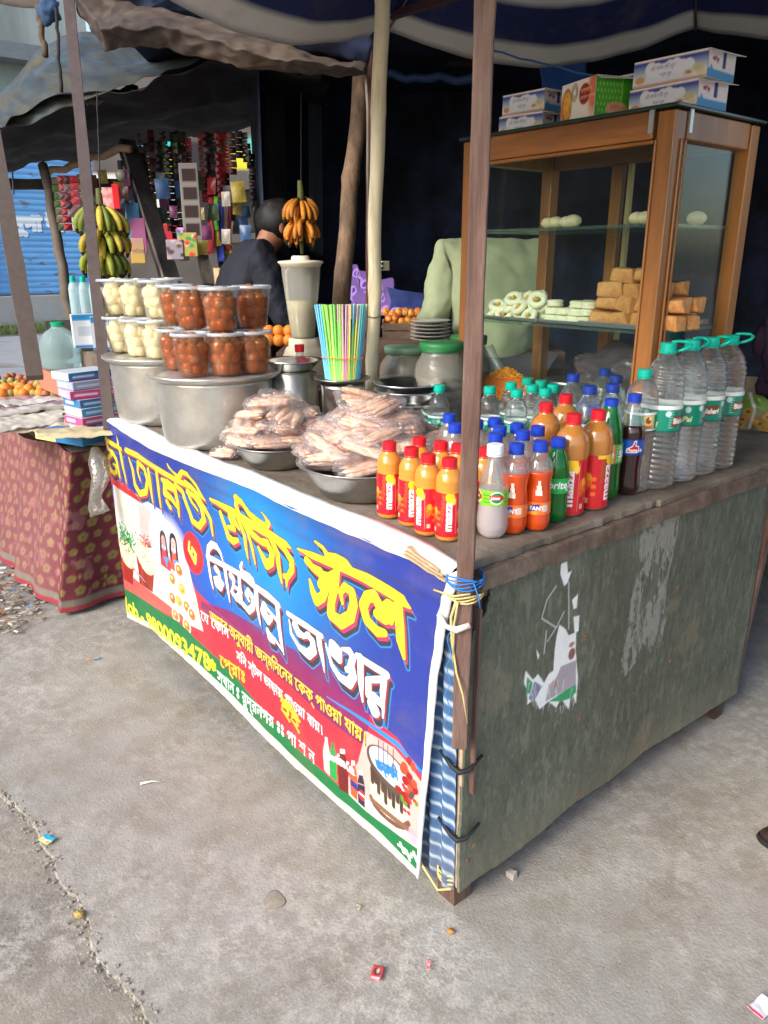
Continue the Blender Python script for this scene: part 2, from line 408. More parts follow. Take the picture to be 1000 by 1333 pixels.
# concrete slab with broken edge
m = M(); n = len(ed); far = [np.array([4.0, -3.6]), np.array([6.5, 5.5]), np.array([-6.5, 5.5]), np.array([-6.5, .6])]
top = [(p[0], p[1], 0.0) for p in ed]; low = [(p[0]+random.uniform(-.012, .002), p[1]-random.uniform(0, .01), -.02) for p in ed]
inn = []
for p in ed: inn.append((p[0]+.02*1, p[1]+.012, .004))
m.add(low+top, [(i, i+1, n+i+1, n+i) for i in range(n-1)])
poly = top+[(6.5, -6, 0), (6.5, 6.5, 0), (-9.0, 6.5, 0), (-9.0, 1.2, 0)]
m.add(poly, [tuple(range(len(poly)))])
tag(m.build('concrete_slab', g_slab), kind='structure')
# rubble rim on the broken edge: crumbs of concrete (uncountable)
m = M(); g = random.Random(3)
for k in range(900):
    i = g.randrange(60, n-1); p = ed[i]; o = abs(g.gauss(0, .035)); s = g.uniform(.0012, .0045)*(1.5 if g.random() < .12 else 1)
    m.blob((p[0]-o*.8+.012, p[1]-o*.5+.01+g.uniform(-.01, .01), -.006+s*.5 if o > .012 else s*.3), (s, s*g.uniform(.6, 1), s*.6), nz=.5, seg=6, rings=4, seed=k)
for k in range(500):
    q = P(g.uniform(-50, 1050), g.uniform(800, 1330), z=0); s = g.uniform(.0008, .0022)
    m.blob((q[0], q[1], s*.3), (s, s*g.uniform(.6, 1), s*.6), nz=.5, seg=6, rings=4, seed=k)
tag(m.build('gravel', mat('crumbled concrete', (150, 140, 126), rough=.95, var=.3, vs=60)), label='crumbs of broken concrete scattered along the slab edge', cat='gravel', kind='stuff')

# ================================================================ counter: one thing with its parts
wood_dark = mat('weathered brown timber', (112, 84, 70), rough=.8, var=.35, vs=14, bump=.7, bs=60, c2=(74, 54, 46), stretch=(1, 1, .12))
wood_post = mat('painted reddish post timber', (118, 94, 84), rough=.75, var=.35, vs=22, bump=1.0, bs=80, c2=(88, 60, 52), stretch=(1, 1, .12), dirt=.45)
wood_grey = mat('grey weathered plank', (134, 124, 112), rough=.9, var=.25, vs=6, bump=1.0, bs=45, c2=(104, 92, 78), dirt=.4)
green_ply = mat('dark green painted board', (86, 98, 90), rough=.7, var=.3, vs=5, bump=.5, bs=70, c2=(64, 76, 68), stretch=(1, 1, .35), dirt=.5)
rust = mat('rusty iron', (120, 84, 66), rough=.85, var=.4, vs=50)
counter = thing('sales_counter', 'tall wooden sales counter with grey plank top and dark green painted side board', 'counter', (0, 0, 0))
LX, WY, H = 1.735, 1.30, .80
# top boards
m = M()
def plank(x0, y0, x1, y1, z0, z1, nseg=26):
    """rough sheet whose outer edges wobble"""
    V = []; g = random.Random(int(x0*100+y0*57))
    top = []
    for t in range(nseg): top.append((x0+(x1-x0)*t/nseg, y0))
    for t in range(nseg): top.append((x1, y0+(y1-y0)*t/nseg))
    for t in range(nseg): top.append((x1+(x0-x1)*t/nseg, y1))
    for t in range(nseg): top.append((x0, y1+(y0-y1)*t/nseg))
    k = len(top); T = [(p[0]+g.uniform(-.0025, .0025), p[1]+g.uniform(-.0025, .0025)) for p in top]
    m.add([(p[0], p[1], z1) for p in T]+[(p[0]+g.uniform(-.002, .002), p[1]+g.uniform(-.002, .002), z0) for p in T],
          [tuple(range(k)), tuple(range(2*k-1, k-1, -1))]+[(i, i+k, (i+1) % k+k, (i+1) % k) for i in range(k)])
plank(-LX, .0, -.43, .62, .782, .798); plank(-.428, .006, -.0, .62, .7825, .7985)
plank(-LX, .622, -.5, WY, .781, .797); plank(-.498, .622, .008, WY+.25, .7812, .7975)
m.build('top_board', wood_grey, counter, bevel=.002)
m = M(); m.beam((.006, .03, .764), (.006, WY+.2, .764), .022, .036, seg=30, wob=.12); m.beam((-.012, .05, .735), (-.012, WY, .735), .02, .03, seg=20, wob=.1)
m.beam((-LX, .012, .765), (-.03, .012, .765), .022, .03, seg=20, wob=.08)
m.build('edge_rail', mat('grey brown edge strip', (124, 108, 94), rough=.9, var=.3, vs=14, bump=1, bs=60, c2=(92, 76, 62), dirt=.5), counter)
# side board (dark green plywood) with torn upper corner and wavy foot
B_top = [(.012, .612), (.022, .66), (.055, .692), (.063, .742), (.2, .748), (.5, .752), (.9, .752), (1.19, .75)]
B_bot = [(1.185, .068), (1.02, .078), (.86, .082), (.7, .086), (.55, .064), (.4, .078), (.27, .066), (.15, .062), (.05, .066), (.0, .058)]
def dens(pts, st=.012, j=.0012):
    o = []
    for a, b in zip(pts[:-1], pts[1:]):
        k = max(1, int(math.hypot(b[0]-a[0], b[1]-a[1])/st))
        for i in range(k): o.append((a[0]+(b[0]-a[0])*i/k+random.uniform(-j, j), a[1]+(b[1]-a[1])*i/k+random.uniform(-j, j)))
    return o+[pts[-1]]
ring = dens(B_top, j=.002)+dens(B_bot, j=.001); k = len(ring)
# painted board as canvas: green paint, scuffs, poster remains
c = Cv(-.01, .05, 1.2, .76, .0023, (94, 98, 84)); c.noise(.25, .28, 1); c.noise(.28, .05, 2, sx=.25); c.noise(.3, .012, 12, sx=.4)
c.noise(.45, .05, 3, (124, 128, 112), .3, sx=.3); c.noise(.35, .2, 4, (138, 124, 102), .42, sx=1.5)
c.noise(.5, .016, 21, (136, 138, 124), .5, sx=.3); c.noise(.6, .03, 22, (66, 74, 64), .52, sx=.2)
c.mix(np.clip((.2-c.Y)/.2, 0, 1)*.45, (146, 132, 110))
g = random.Random(5)
# scraped grey paper ghost
gh = c.C.copy(); 
def BP(u, v): q = P(u, v, x=.004); return (q[1], q[2])
_keep = c.C.copy()
c.poly([BP(*p) for p in [(832, 690), (886, 658), (880, 700), (874, 730), (866, 760), (868, 800), (858, 842), (846, 850), (836, 836), (826, 862), (812, 880), (806, 856), (816, 820), (820, 780), (830, 740)]], (160, 160, 152), .78)
c.poly([BP(*p) for p in [(846, 728), (858, 736), (854, 770), (838, 790), (830, 800), (834, 772), (848, 752)]], (98, 106, 92), .9)
for k2 in range(60):
    a = BP(g.uniform(808, 885), g.uniform(670, 890)); c.stroke([a, (a[0]+g.uniform(-.012, .012), a[1]-g.uniform(.01, .06))], [.004, .001], (96, 104, 90), .8)
for k2 in range(70):
    a = BP(g.uniform(612, 960), g.uniform(690, 1120)); c.stroke([a, (a[0]+g.uniform(-.03, .03), a[1]-g.uniform(-.02, .08))], [.001, .002, .0005], (168, 168, 154), .55)
c.C, _gh = _keep, c.C
_t = Cv.__new__(Cv); _t.__dict__.update(c.__dict__); _t.C = np.zeros_like(c.C)+.5; _t.noise(1.0, .05, 91, sx=.35); _t.noise(.7, .012, 92, sx=.3); _m = np.clip((_t.C[..., 0]-.34)/.12, 0, 1)*.85; c.C = c.C*(1-_m[..., None])+_gh*_m[..., None]
# torn poster: white paper with green and purple print and a sitting figure
W_ = (232, 234, 230)
c.poly([BP(*p) for p in [(726, 812), (734, 818), (738, 826), (748, 822), (747, 845), (750, 880), (748, 915), (742, 900), (738, 922), (728, 908), (722, 920), (712, 912), (700, 922), (694, 908), (684, 916), (686, 900), (680, 888), (682, 872), (692, 884), (698, 876), (706, 888), (712, 876), (718, 872), (720, 845), (722, 828)]], W_)
c.poly([BP(*p) for p in [(684, 880), (692, 888), (690, 900), (683, 905)]], (70, 150, 110)); c.poly([BP(*p) for p in [(694, 886), (704, 892), (692, 914), (686, 908)]], (122, 126, 150))
c.poly([BP(*p) for p in [(712, 912), (730, 900), (747, 888), (748, 900), (740, 908), (728, 912)]], (60, 160, 105))
c.poly([BP(*p) for p in [(728, 866), (748, 858), (747, 890), (726, 902), (708, 912), (712, 890), (722, 880)]], (168, 160, 166))
c.ell(*BP(742, 850), .012, .014, (140, 100, 90)); c.ell(*BP(742, 838), .01, .006, (176, 132, 118)); c.ell(*BP(720, 888), .006, .01, (176, 128, 112))
c.poly([BP(*p) for p in [(744, 802), (752, 800), (751, 820), (746, 824)]], W_); c.poly([BP(*p) for p in [(742, 780), (750, 772), (748, 790), (744, 792)]], W_)
c.poly([BP(*p) for p in [(728, 733), (736, 730), (737, 745), (742, 742), (736, 758), (732, 762), (727, 746)]], W_)
c.poly([BP(*p) for p in [(696, 844), (700, 852), (698, 858)]], W_)
for q in ([(738, 756), (738, 790), (738, 818)], [(722, 762), (710, 780), (703, 804), (722, 816)], [(732, 795), (724, 812), (710, 834)], [(709, 820), (706, 850)]): c.stroke([BP(*p) for p in q], .0022, W_, .8)
for k2 in range(46):
    a = BP(g.uniform(684, 750), g.uniform(880, 920)); c.stroke([a, (a[0]+g.uniform(-.008, .008), a[1]-.02)], [.0035, .0005], W_, .5)
# washers / nail heads rusty rings
for u, v in [(727, 719), (760, 827), (752, 934), (752, 1032), (838, 675), (882, 765), (872, 860), (615, 1100)]:
    a = BP(u, v); c.ell(a[0], a[1], .0085, .0085, (120, 98, 80), .9); c.ell(a[0], a[1], .0045, .0045, (150, 118, 92), .9)
ringp = np.array(ring)
def inside(X, Y, poly):
    r = np.zeros(X.shape, bool); q = np.roll(poly, -1, 0)
    for (ax, ay), (bx, by) in zip(poly, q):
        if ay == by: continue
        cond = ((ay > Y) != (by > Y)) & (X < (bx-ax)*(Y-ay)/(by-ay)+ax); r ^= cond
    return r
kp = inside(c.X, c.Y, ringp)
BOARD = mat('painted board print', attr=True, rough=.62, bump=.35, bs=90, spec=.35)
def bf(a, b): return (.0065+.0025*math.sin(a*5)+.001*mnoise.noise(Vector((a*20, b*20, 0)))+(.010*max(0, .16-b)/.16*math.sin(a*7+1)), a, b)
sb = c.mesh('side_board', bf, BOARD, counter, keep=kp); md = sb.modifiers.new('solid', 'SOLIDIFY'); md.thickness = .007; md.offset = -1
m = M()
for u, v in [(727, 719), (760, 827), (752, 934), (752, 1032), (838, 675), (882, 765), (872, 860), (606, 1118)]:
    a = BP(u, v); m = M(); m.blob((bf(a[0], a[1])[0]+.001, a[0], a[1]), (.002, .0045, .0045), seg=10, rings=5); m.build('nail_head', rust, counter, smooth=True)
# inside frame, legs, back boards
def leg(x, y, z1=.78, w=.05): 
    q = M(); q.beam((x, y, .0), (x, y, z1), w, w, seg=8, wob=.06); return q.build('leg', wood_dark, counter)
leg(-.036, .035); leg(-.036, 1.13); leg(-LX+.04, .06); leg(-LX+.04, 1.1); leg(-.9, .06)
m = M(); m.beam((-LX, .045, .2), (-.05, .045, .2), .03, .04); m.beam((-LX, .045, .7), (-.05, .045, .7), .03, .05); m.beam((-.03, .06, .18), (-.03, 1.1, .18), .03, .04)
m.build('inner_frame', wood_dark, counter)
m = M(); m.box((-LX/2, .09, .42), (LX-.1, .012, .7)); m.build('inner_panel', mat('inner panel board', (70, 58, 50), rough=.9, var=.3), counter)
m = M(); m.beam((-.004, .006, .42), (-.004, .006, .71), .016, .012, seg=6, wob=.1); m.beam((-.003, .012, .06), (-.003, .012, .70), .013, .011, seg=10, wob=.1)
m.build('corner_batten', mat('pale edge batten', (168, 146, 124), rough=.85, var=.35, vs=30, bump=.6), counter)
m = M(); m.beam((.0065, .028, .3), (.0065, .028, .71), .006, .022, up=(1, 0, 0), seg=8, wob=.1); m.build('cover_strip', wood_post, counter)
# striped blue cloth seen in the gap beside the banner
c = Cv(-.12, .05, -.005, .74, .003, (60, 92, 132))
for k2 in range(22):
    z = .06+k2*.034; c.stroke([(-.13, z+.03), (-.05, z+.008), (0, z-.02)], [.010, .007, .012], (176, 190, 200), .85)
c.noise(.3, .03, 9); c.mix(np.clip((.2-c.Y)/.15, 0, 1)*.5, (110, 104, 96))
c.mesh('lining_cloth', lambda x, z: (x, .0-.006*math.sin(x*160+z*3), z), mat('lining print', attr=True, rough=.8), counter)
# rubber clamps bent round the corner
for z in (.36, .195):
    m = M(); m.tube([(-.05, -.004, z+.022), (-.012, -.006, z+.004), (.006, -.004, z), (.016, .012, z+.003), (.0165, .05, z+.022)], [.0035, .005, .006, .005, .0035], seg=6)
    m.build('black_strap', mat('black rubber', (34, 34, 36), rough=.6), counter, smooth=True)
# stray block under board
m = M(); m.box((.012, .17, .008), (.02, .014, .015), j=.003); tag(m.build('stone_chip', mat('pale stone', (168, 158, 146), rough=.9, var=.2)), 'small pale stone chip lying under the edge of the green side board', 'stone')

# ================================================================ corner post, other posts
def post(name, a, b, w, mt, label, cat='post', group=None, seg=26, wob=.05, up=(0, 0, 1)):
    m = M(); m.beam(a, b, w, w, seg=seg, wob=wob, up=up); o = m.build(name, mt, bevel=.002); tag(o, label, cat, group); return o
m = M(); a = P(608, 700, y=-.012); t = P(632, 0, y=-.012); dirn = (t-a)/(t[2]-a[2])
b0 = a+dirn*(.0-a[2]); b0 = a+dirn*(.43-a[2]); t1 = a+dirn*(2.35-a[2])
R45 = Vector((.45, .9, 0)).normalized()
m.beam(b0, t1, .030, .030, seg=34, wob=.05, up=(.75, .66, 0))
tag(m.build('awning_post', wood_post, bevel=.003), 'rough square reddish timber post rising at the front corner of the counter', 'post')
# twine round the post and the banner corner
m = M(); g = random.Random(11); pc = npts(P(606, 745, y=-.02)); pc = Vector((.003, -.002, .775))
for k in range(5):
    z = .768+k*.004; m.tube([pc+Vector((math.cos(t)*.034, math.sin(t)*.034, z-.775+.004*math.sin(t*2+k))) for t in np.linspace(0, 2*math.pi, 20)], .0014, 5)
m.tube([(.035, -.02, .775), (.05, -.03, .79), (.055, -.02, .76), (.052, -.012, .735)], .0014, 5)
tag(m.build('blue_twine', mat('blue nylon twine', (40, 118, 196), rough=.6), smooth=True), 'bright blue nylon twine knotted round the corner post above the banner', 'twine')
m = M(); yel = mat('yellow jute string', (198, 180, 120), rough=.8, var=.2)
for k in range(3): m.tube([pc+Vector((math.cos(t)*.033, math.sin(t)*.033, -.032+.003*k+.004*math.sin(t*2+k))) for t in np.linspace(0, 2*math.pi, 20)], .002, 5)
m.tube([(-.045, -.034, .745), (-.02, -.036, .748), (.01, -.036, .752), (.034, -.02, .76)], .0022, 5)
m.tube([(.016, -.036, .745), (.006, -.038, .71), (.008, -.036, .66), (.02, -.034, .6), (.034, -.03, .56), (.042, -.024, .5)], [.003, .003, .0025, .002, .002, .001], 5)
m.tube([(.02, -.036, .745), (.014, -.038, .7), (.012, -.036, .62)], .002, 5)
tag(m.build('jute_string', yel, smooth=True), 'frayed pale yellow string hanging from the knot on the corner post', 'string')
m = M(); m.tube([(-.03, -.034, .70), (-.004, -.04, .688), (.02, -.038, .69), (.036, -.02, .70)], [.006, .005, .007, .006], 6); tag(m.build('cloth_tie', mat('white rag', (206, 196, 184), rough=.9), smooth=True), 'dirty white rag tie wrapped low round the corner post', 'tie')
m = M(); pts = [Vector((-.005+.006*math.sin(k*1.3), -.03, .70-.012*k)) for k in range(20)]; m.tube(pts, .0009, 4); tag(m.build('blue_thread', mat('thin blue thread', (60, 130, 190), rough=.7), smooth=True), 'thin curly blue thread dangling beside the white banner edge', 'thread')
# foot bindings
m = M()
for k, cc in enumerate([0, 1, 2]):
    m.tube([Vector((-.036, .035, .075+.006*k))+Vector((math.cos(t)*.037, math.sin(t)*.037, .006*math.sin(t+k)+(-.01 if math.cos(t+.8) > .3 else 0))) for t in np.linspace(0, 2*math.pi, 20)], .0026, 5)
m.tube([(.0, -.01, .07), (-.03, -.02, .05), (-.08, -.02, .08), (-.12, -.012, .1)], .003, 5)
tag(m.build('foot_string', yel, smooth=True), 'yellow and green string wound round the muddy foot of the front counter leg', 'string')

# ================================================================ banner
BAN = thing('shop_banner', 'glossy blue printed shop banner with yellow and white Bengali lettering tied along the counter front', 'banner', (0, 0, 0))
YB = -.02
def B(u, v): q = P(u, v, y=YB); return (q[0], q[2])
c = Cv(-1.76, .02, .0, .83, .0018, (44, 56, 140))
# bright cyan glow behind the middle of the lettering (printed gradient)
q = np.exp(-(((c.X-B(345, 690)[0])/.26)**2+((c.Y-B(345, 720)[1])/.26)**2)); c.mix(np.clip(q*1.1, 0, 1), (30, 138, 204))
q = np.exp(-(((c.X-B(300, 760)[0])/.32)**2+((c.Y-B(300, 760)[1])/.16)**2)); c.mix(np.clip(q*.5, 0, 1), (20, 110, 214))
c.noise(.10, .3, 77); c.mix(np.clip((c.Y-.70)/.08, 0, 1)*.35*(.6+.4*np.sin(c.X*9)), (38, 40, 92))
def px(L_): return [B(*p) for p in L_]
# red body, purple band, green foot
red = [(150, 700), (200, 700), (236, 720), (248, 745), (256, 768), (272, 785), (300, 800), (370, 848), (430, 890), (480, 925), (520, 960), (552, 1010), (556, 1150), (150, 820)]
c.poly(px(red), (206, 44, 60))
c.poly(px([(262, 782), (300, 796), (370, 836), (430, 868), (478, 905), (485, 935), (480, 972), (430, 935), (370, 885), (300, 830), (262, 790)]), (118, 36, 92), .92)
c.stroke(px([(430, 905), (480, 938), (520, 968), (552, 1005)]), [.003, .010, .014, .006], (24, 130, 220))
c.stroke(px([(246, 745), (258, 775), (285, 800), (330, 838)]), [.006, .003, .002], (190, 70, 120), .6)
c.poly(px([(480, 950), (516, 972), (540, 1000), (553, 1020), (552, 1110), (520, 1085), (480, 1050), (450, 1020), (470, 990)]), (228, 190, 180), .75)
c.poly(px([(455, 1025), (490, 1045), (530, 1075), (552, 1095), (552, 1115), (500, 1085), (455, 1045)]), (226, 226, 216), .8)
# left photo: two lassi cups, milk stream, white backdrop
c.poly(px([(148, 618), (170, 636), (200, 655), (213, 664), (226, 700), (246, 735), (256, 775), (266, 822), (235, 805), (158, 768)]), (222, 216, 206), .92)
c.poly(px([(144, 612), (166, 630), (188, 650), (190, 656), (164, 640), (146, 628)]), (214, 40, 44))
c.poly(px([(158, 640), (176, 655), (180, 700), (172, 710), (162, 690)]), (196, 204, 186), .9); c.poly(px([(184, 655), (200, 664), (206, 712), (196, 714), (186, 690)]), (190, 170, 166), .9)
c.poly(px([(160, 745), (176, 752), (214, 780), (240, 800), (262, 842), (200, 800), (160, 775)]), (206, 60, 52), .9)
def cup(cx, cy, w, h):
    l = [(cx-w, cy), (cx+w, cy+w*.9), (cx+w*.72, cy+h+w*.5), (cx-w*.72, cy+h-w*.45)]; c.poly(px(l), (150, 44, 36))
    a, b = B(cx, cy+w*.3), B(cx+w, cy+w*.9); rx = abs(b[0]-a[0]); c.ell(a[0], a[1], rx*1.02, rx*.72, (232, 196, 158)); c.ell(a[0], a[1], rx*.86, rx*.56, (240, 214, 184))
    g = random.Random(cx)
    for k in range(12): c.ell(a[0]+g.gauss(0, rx*.2), a[1]+g.gauss(0, rx*.12), .004, .003, (170, 110, 60))
    c.stroke([B(cx-w*.5, cy+h*.3), B(cx-w*.4, cy+h*.9)], .012, (196, 84, 66), .5)
cup(166, 716, 11, 40); cup(193, 722, 12.5, 42)
g = random.Random(2)
for k in range(130):
    u = g.gauss(166, 6); v = g.gauss(700, 7)+(u-166)*.8; a = B(u, v); c.stroke([a, (a[0]+g.uniform(-.018, .018), a[1]+g.uniform(-.012, .012))], .006, random.choice([(30, 130, 70), (48, 160, 84), (18, 96, 54)]))
for k in range(60):
    u = g.gauss(193, 6); v = g.gauss(703, 4)+(u-193)*.6; a = B(u, v); c.stroke([a, (a[0]+g.uniform(-.014, .014), a[1]+g.uniform(-.010, .010))], .004, g.choice([(150, 24, 30), (190, 60, 50), (110, 20, 28)]))
c.stroke(px([(176, 740), (190, 755), (198, 768)]), [.006, .010, .003], (40, 44, 58)); c.stroke(px([(178, 742), (192, 757)]), .003, (200, 206, 214))
# soft white glow with two plain figures
q = B(222, 712); c.ell(q[0], q[1], .12, .10, (214, 214, 236), .9, soft=.5)
for (u, v, hc, sk, cl) in [(216, 702, (66, 50, 52), (196, 150, 140), (196, 60, 70)), (228, 706, (44, 36, 44), (216, 176, 164), (210, 84, 72))]:
    a = B(u, v); c.poly([(a[0]-.036, a[1]-.095), (a[0]-.03, a[1]-.045), (a[0]-.012, a[1]-.03), (a[0]+.014, a[1]-.03), (a[0]+.034, a[1]-.05), (a[0]+.04, a[1]-.1)], cl); c.stroke([(a[0]-.018, a[1]+.01), (a[0]-.024, a[1]-.04), (a[0]-.02, a[1]-.07)], [.012, .016, .004], hc); c.stroke([(a[0]+.018, a[1]+.01), (a[0]+.022, a[1]-.04), (a[0]+.018, a[1]-.08)], [.012, .014, .004], hc)
    c.ell(a[0], a[1]+.010, .022, .022, hc); c.ell(a[0], a[1]-.004, .015, .020, sk); c.ell(a[0]-.006, a[1]-.001, .003, .002, (60, 30, 30)); c.ell(a[0]+.006, a[1]-.001, .003, .002, (60, 30, 30)); c.ell(a[0], a[1]-.013, .005, .002, (170, 60, 60)); c.rect(a[0]-.007, a[1]-.036, a[0]+.006, a[1]-.022, sk)
    c.poly([(a[0]-.01, a[1]-.06), (a[0]+.03, a[1]-.05), (a[0]+.01, a[1]-.09)], (80, 140, 186))
# sweets in bowls
for (u, v) in [(228, 753), (240, 766), (228, 778), (236, 782), (246, 790), (232, 800), (246, 814), (236, 742), (252, 800)]:
    a = B(u, v); c.ell(a[0], a[1], .028, .026, (222, 208, 192)); c.ell(a[0], a[1]+.001, .021, .018, g.choice([(226, 168, 60), (214, 130, 66), (196, 110, 52)])); c.ell(a[0]-.005, a[1]+.005, .008, .006, (244, 214, 130)); c.ell(a[0]+.006, a[1]-.004, .004, .003, (150, 70, 40))
# green foot with phone number, white hem
gl_top = [(156, 762), (185, 778), (235, 808), (265, 838), (300, 872), (345, 925), (390, 975), (430, 1010), (480, 1055), (552, 1108)]
gl_bot = [(162, 801), (200, 819), (250, 864), (298, 910), (345, 958), (385, 998), (430, 1038), (500, 1098), (548, 1143)]
w_top = [(160, 792), (200, 812), (250, 853), (300, 900), (345, 946), (395, 996), (440, 1036), (500, 1084), (548, 1134)]
c.poly(px(gl_top)+[B(560, 1180), B(150, 840)], (18, 112, 62)); c.poly(px(w_top)+[B(560, 1190), B(100, 860)], (206, 200, 184))
c.noise(.5, .012, 31, (150, 140, 120), .9)
t0, t1_ = np.array(B(158, 790)), np.array(B(282, 880))
def line_text(t, a, b, size, col, bold=.002, sx=None, dark=None, stack=False):
    a = np.array(B(*a)); b = np.array(B(*b)); PP = text_polys(t); wd = max(p[:, 0].max() for p in PP); L_ = np.hypot(*(b-a)); rot = math.atan2(b[1]-a[1], b[0]-a[0])
    if dark: c.text(t, a[0]+.003, a[1]-.003, size, dark, bold, rot, L_/wd/size)
    c.text(t, a[0], a[1], size, col, bold, rot, L_/wd/size)
line_text('Mob.- 9800093478', (159, 789), (276, 873), .078, (236, 214, 50), .0022)
line_text('*', (277, 876), (283, 881), .07, (240, 222, 40), .004)
line_text('স্থান ঃ রুদ্রনগর ঃঃ পা শ ন', (285, 885), (412, 995), .055, (232, 238, 232), .0006)
for u, v in [(524, 1096), (532, 1106), (541, 1108)]: c.stroke([B(u, v), B(u+4, v+12)], .007, (240, 244, 240)); c.stroke([B(u-3, v+2), B(u+6, v+8)], .006, (240, 244, 240))
line_text('অডার অনুযায়ী জন্মিদেনর েকক্ পাওয়া যায়।'.replace('য়', '\u09df'), (274, 808), (479, 967), .052, (240, 204, 70), .0006, dark=(60, 24, 20))
line_text('েয েকান', (263, 806), (298, 832), .048, (236, 222, 222), .0005); line_text('সিন স্টল ভাড়া\u09df পাও\u09dfা যা\u09df।', (308, 858), (422, 956), .044, (236, 226, 226), .0005)
line_text('েপ্রাঃ', (288, 866), (320, 889), .055, (240, 186, 50), .0014, dark=(110, 20, 20)); line_text('ইঁই', (366, 925), (392, 953), .062, (240, 186, 50), .002, dark=(110, 20, 20))
# soft drink bottles and cake, printed
for (u, v, w_, h_, col, cap) in [(427, 975, 4, 38, (206, 214, 206), (240, 240, 240)), (436, 982, 5, 40, (30, 150, 70), (30, 130, 60)), (449, 990, 7, 50, (104, 26, 24), (236, 236, 236)), (463, 1005, 5, 40, (226, 84, 44), (240, 240, 240)), (473, 1018, 5, 36, (38, 36, 62), (200, 210, 230))]:
    c.poly(px([(u-w_, v), (u+w_, v+w_*.8), (u+w_, v+h_*.8+4), (u-w_*.8, v+h_*.8-4)]), col); c.poly(px([(u-w_*.45, v-12), (u+w_*.5, v-11), (u+w_, v+3), (u-w_, v-1)]), col); c.poly(px([(u-w_*.4, v-17), (u+w_*.5, v-16), (u+w_*.5, v-10), (u-w_*.4, v-11)]), cap)
line_text('Coca-Cola', (442, 990), (464, 1008), .036, (244, 236, 236), .001); line_text('Coca-Cola', (430, 986), (448, 996), .026, (240, 240, 236), .001); c.stroke(px([(443, 991), (456, 1003)]), .003, (190, 30, 30), .4)
line_text('FANTA', (459, 1020), (468, 1028), .022, (40, 50, 130), .002); a = B(474, 1034); c.ell(a[0], a[1], .012, .014, (200, 40, 50)); c.rect(a[0]-.013, a[1]-.001, a[0]+.013, a[1]+.004, (240, 240, 240))
c.poly(px([(486, 990), (536, 1020), (534, 1066), (526, 1074), (500, 1055), (486, 1036)]), (214, 206, 180)); a = B(511, 1003)
ca_, cb_ = B(487, 992), B(535, 1018)
c.poly(px([(486, 990), (500, 1005), (520, 1018), (536, 1022), (536, 1030), (520, 1030), (503, 1018), (490, 1004), (486, 1000)]), (66, 48, 42))
for k_, (u_, v_, l_) in enumerate([(488, 1000, 16), (492, 1006, 10), (496, 1010, 20), (501, 1015, 12), (505, 1019, 24), (510, 1023, 13), (515, 1026, 22), (520, 1028, 14), (525, 1029, 26), (530, 1029, 16), (534, 1028, 20)]): c.stroke([B(u_, v_), B(u_+.5, v_+l_)], [.014, .010, .012], (66, 48, 42))
c.ell(a[0], a[1], .082, .046, (82, 66, 60), rot=-.15); c.ell(a[0]-.004, a[1]+.006, .068, .036, (214, 222, 230), rot=-.15); line_text('জন্মদিন', (494, 999), (522, 1014), .036, (30, 120, 200), .002)
c.stroke(px([(486, 1036), (490, 1046), (498, 1056), (508, 1065), (518, 1072), (527, 1075), (535, 1070)]), .014, (104, 76, 62))
for k_ in range(14): a_ = B(487+k_*3.6, 1040+k_*2.9); c.ell(a_[0], a_[1], .007, .008, (126, 92, 70))
for k, u in enumerate((496, 502, 508, 515)): c.stroke(px([(u, 962+k*4), (u+.5, 988+k*5)]), .0035, [(40, 60, 90), (90, 50, 110), (40, 90, 90), (110, 60, 50)][k])
for k in range(16): a = B(g.uniform(522, 544), g.uniform(988, 1042)); c.ell(a[0], a[1], g.uniform(.007, .013), g.uniform(.006, .012), g.choice([(196, 40, 30), (220, 70, 40), (150, 20, 24)]))
for k in range(10): a = B(g.uniform(526, 548), g.uniform(1020, 1060)); c.ell(a[0], a[1], .006, .005, g.choice([(90, 140, 40), (180, 30, 40)]))
a = B(540, 1088); c.ell(a[0], a[1], .016, .02, (190, 150, 170), .8)
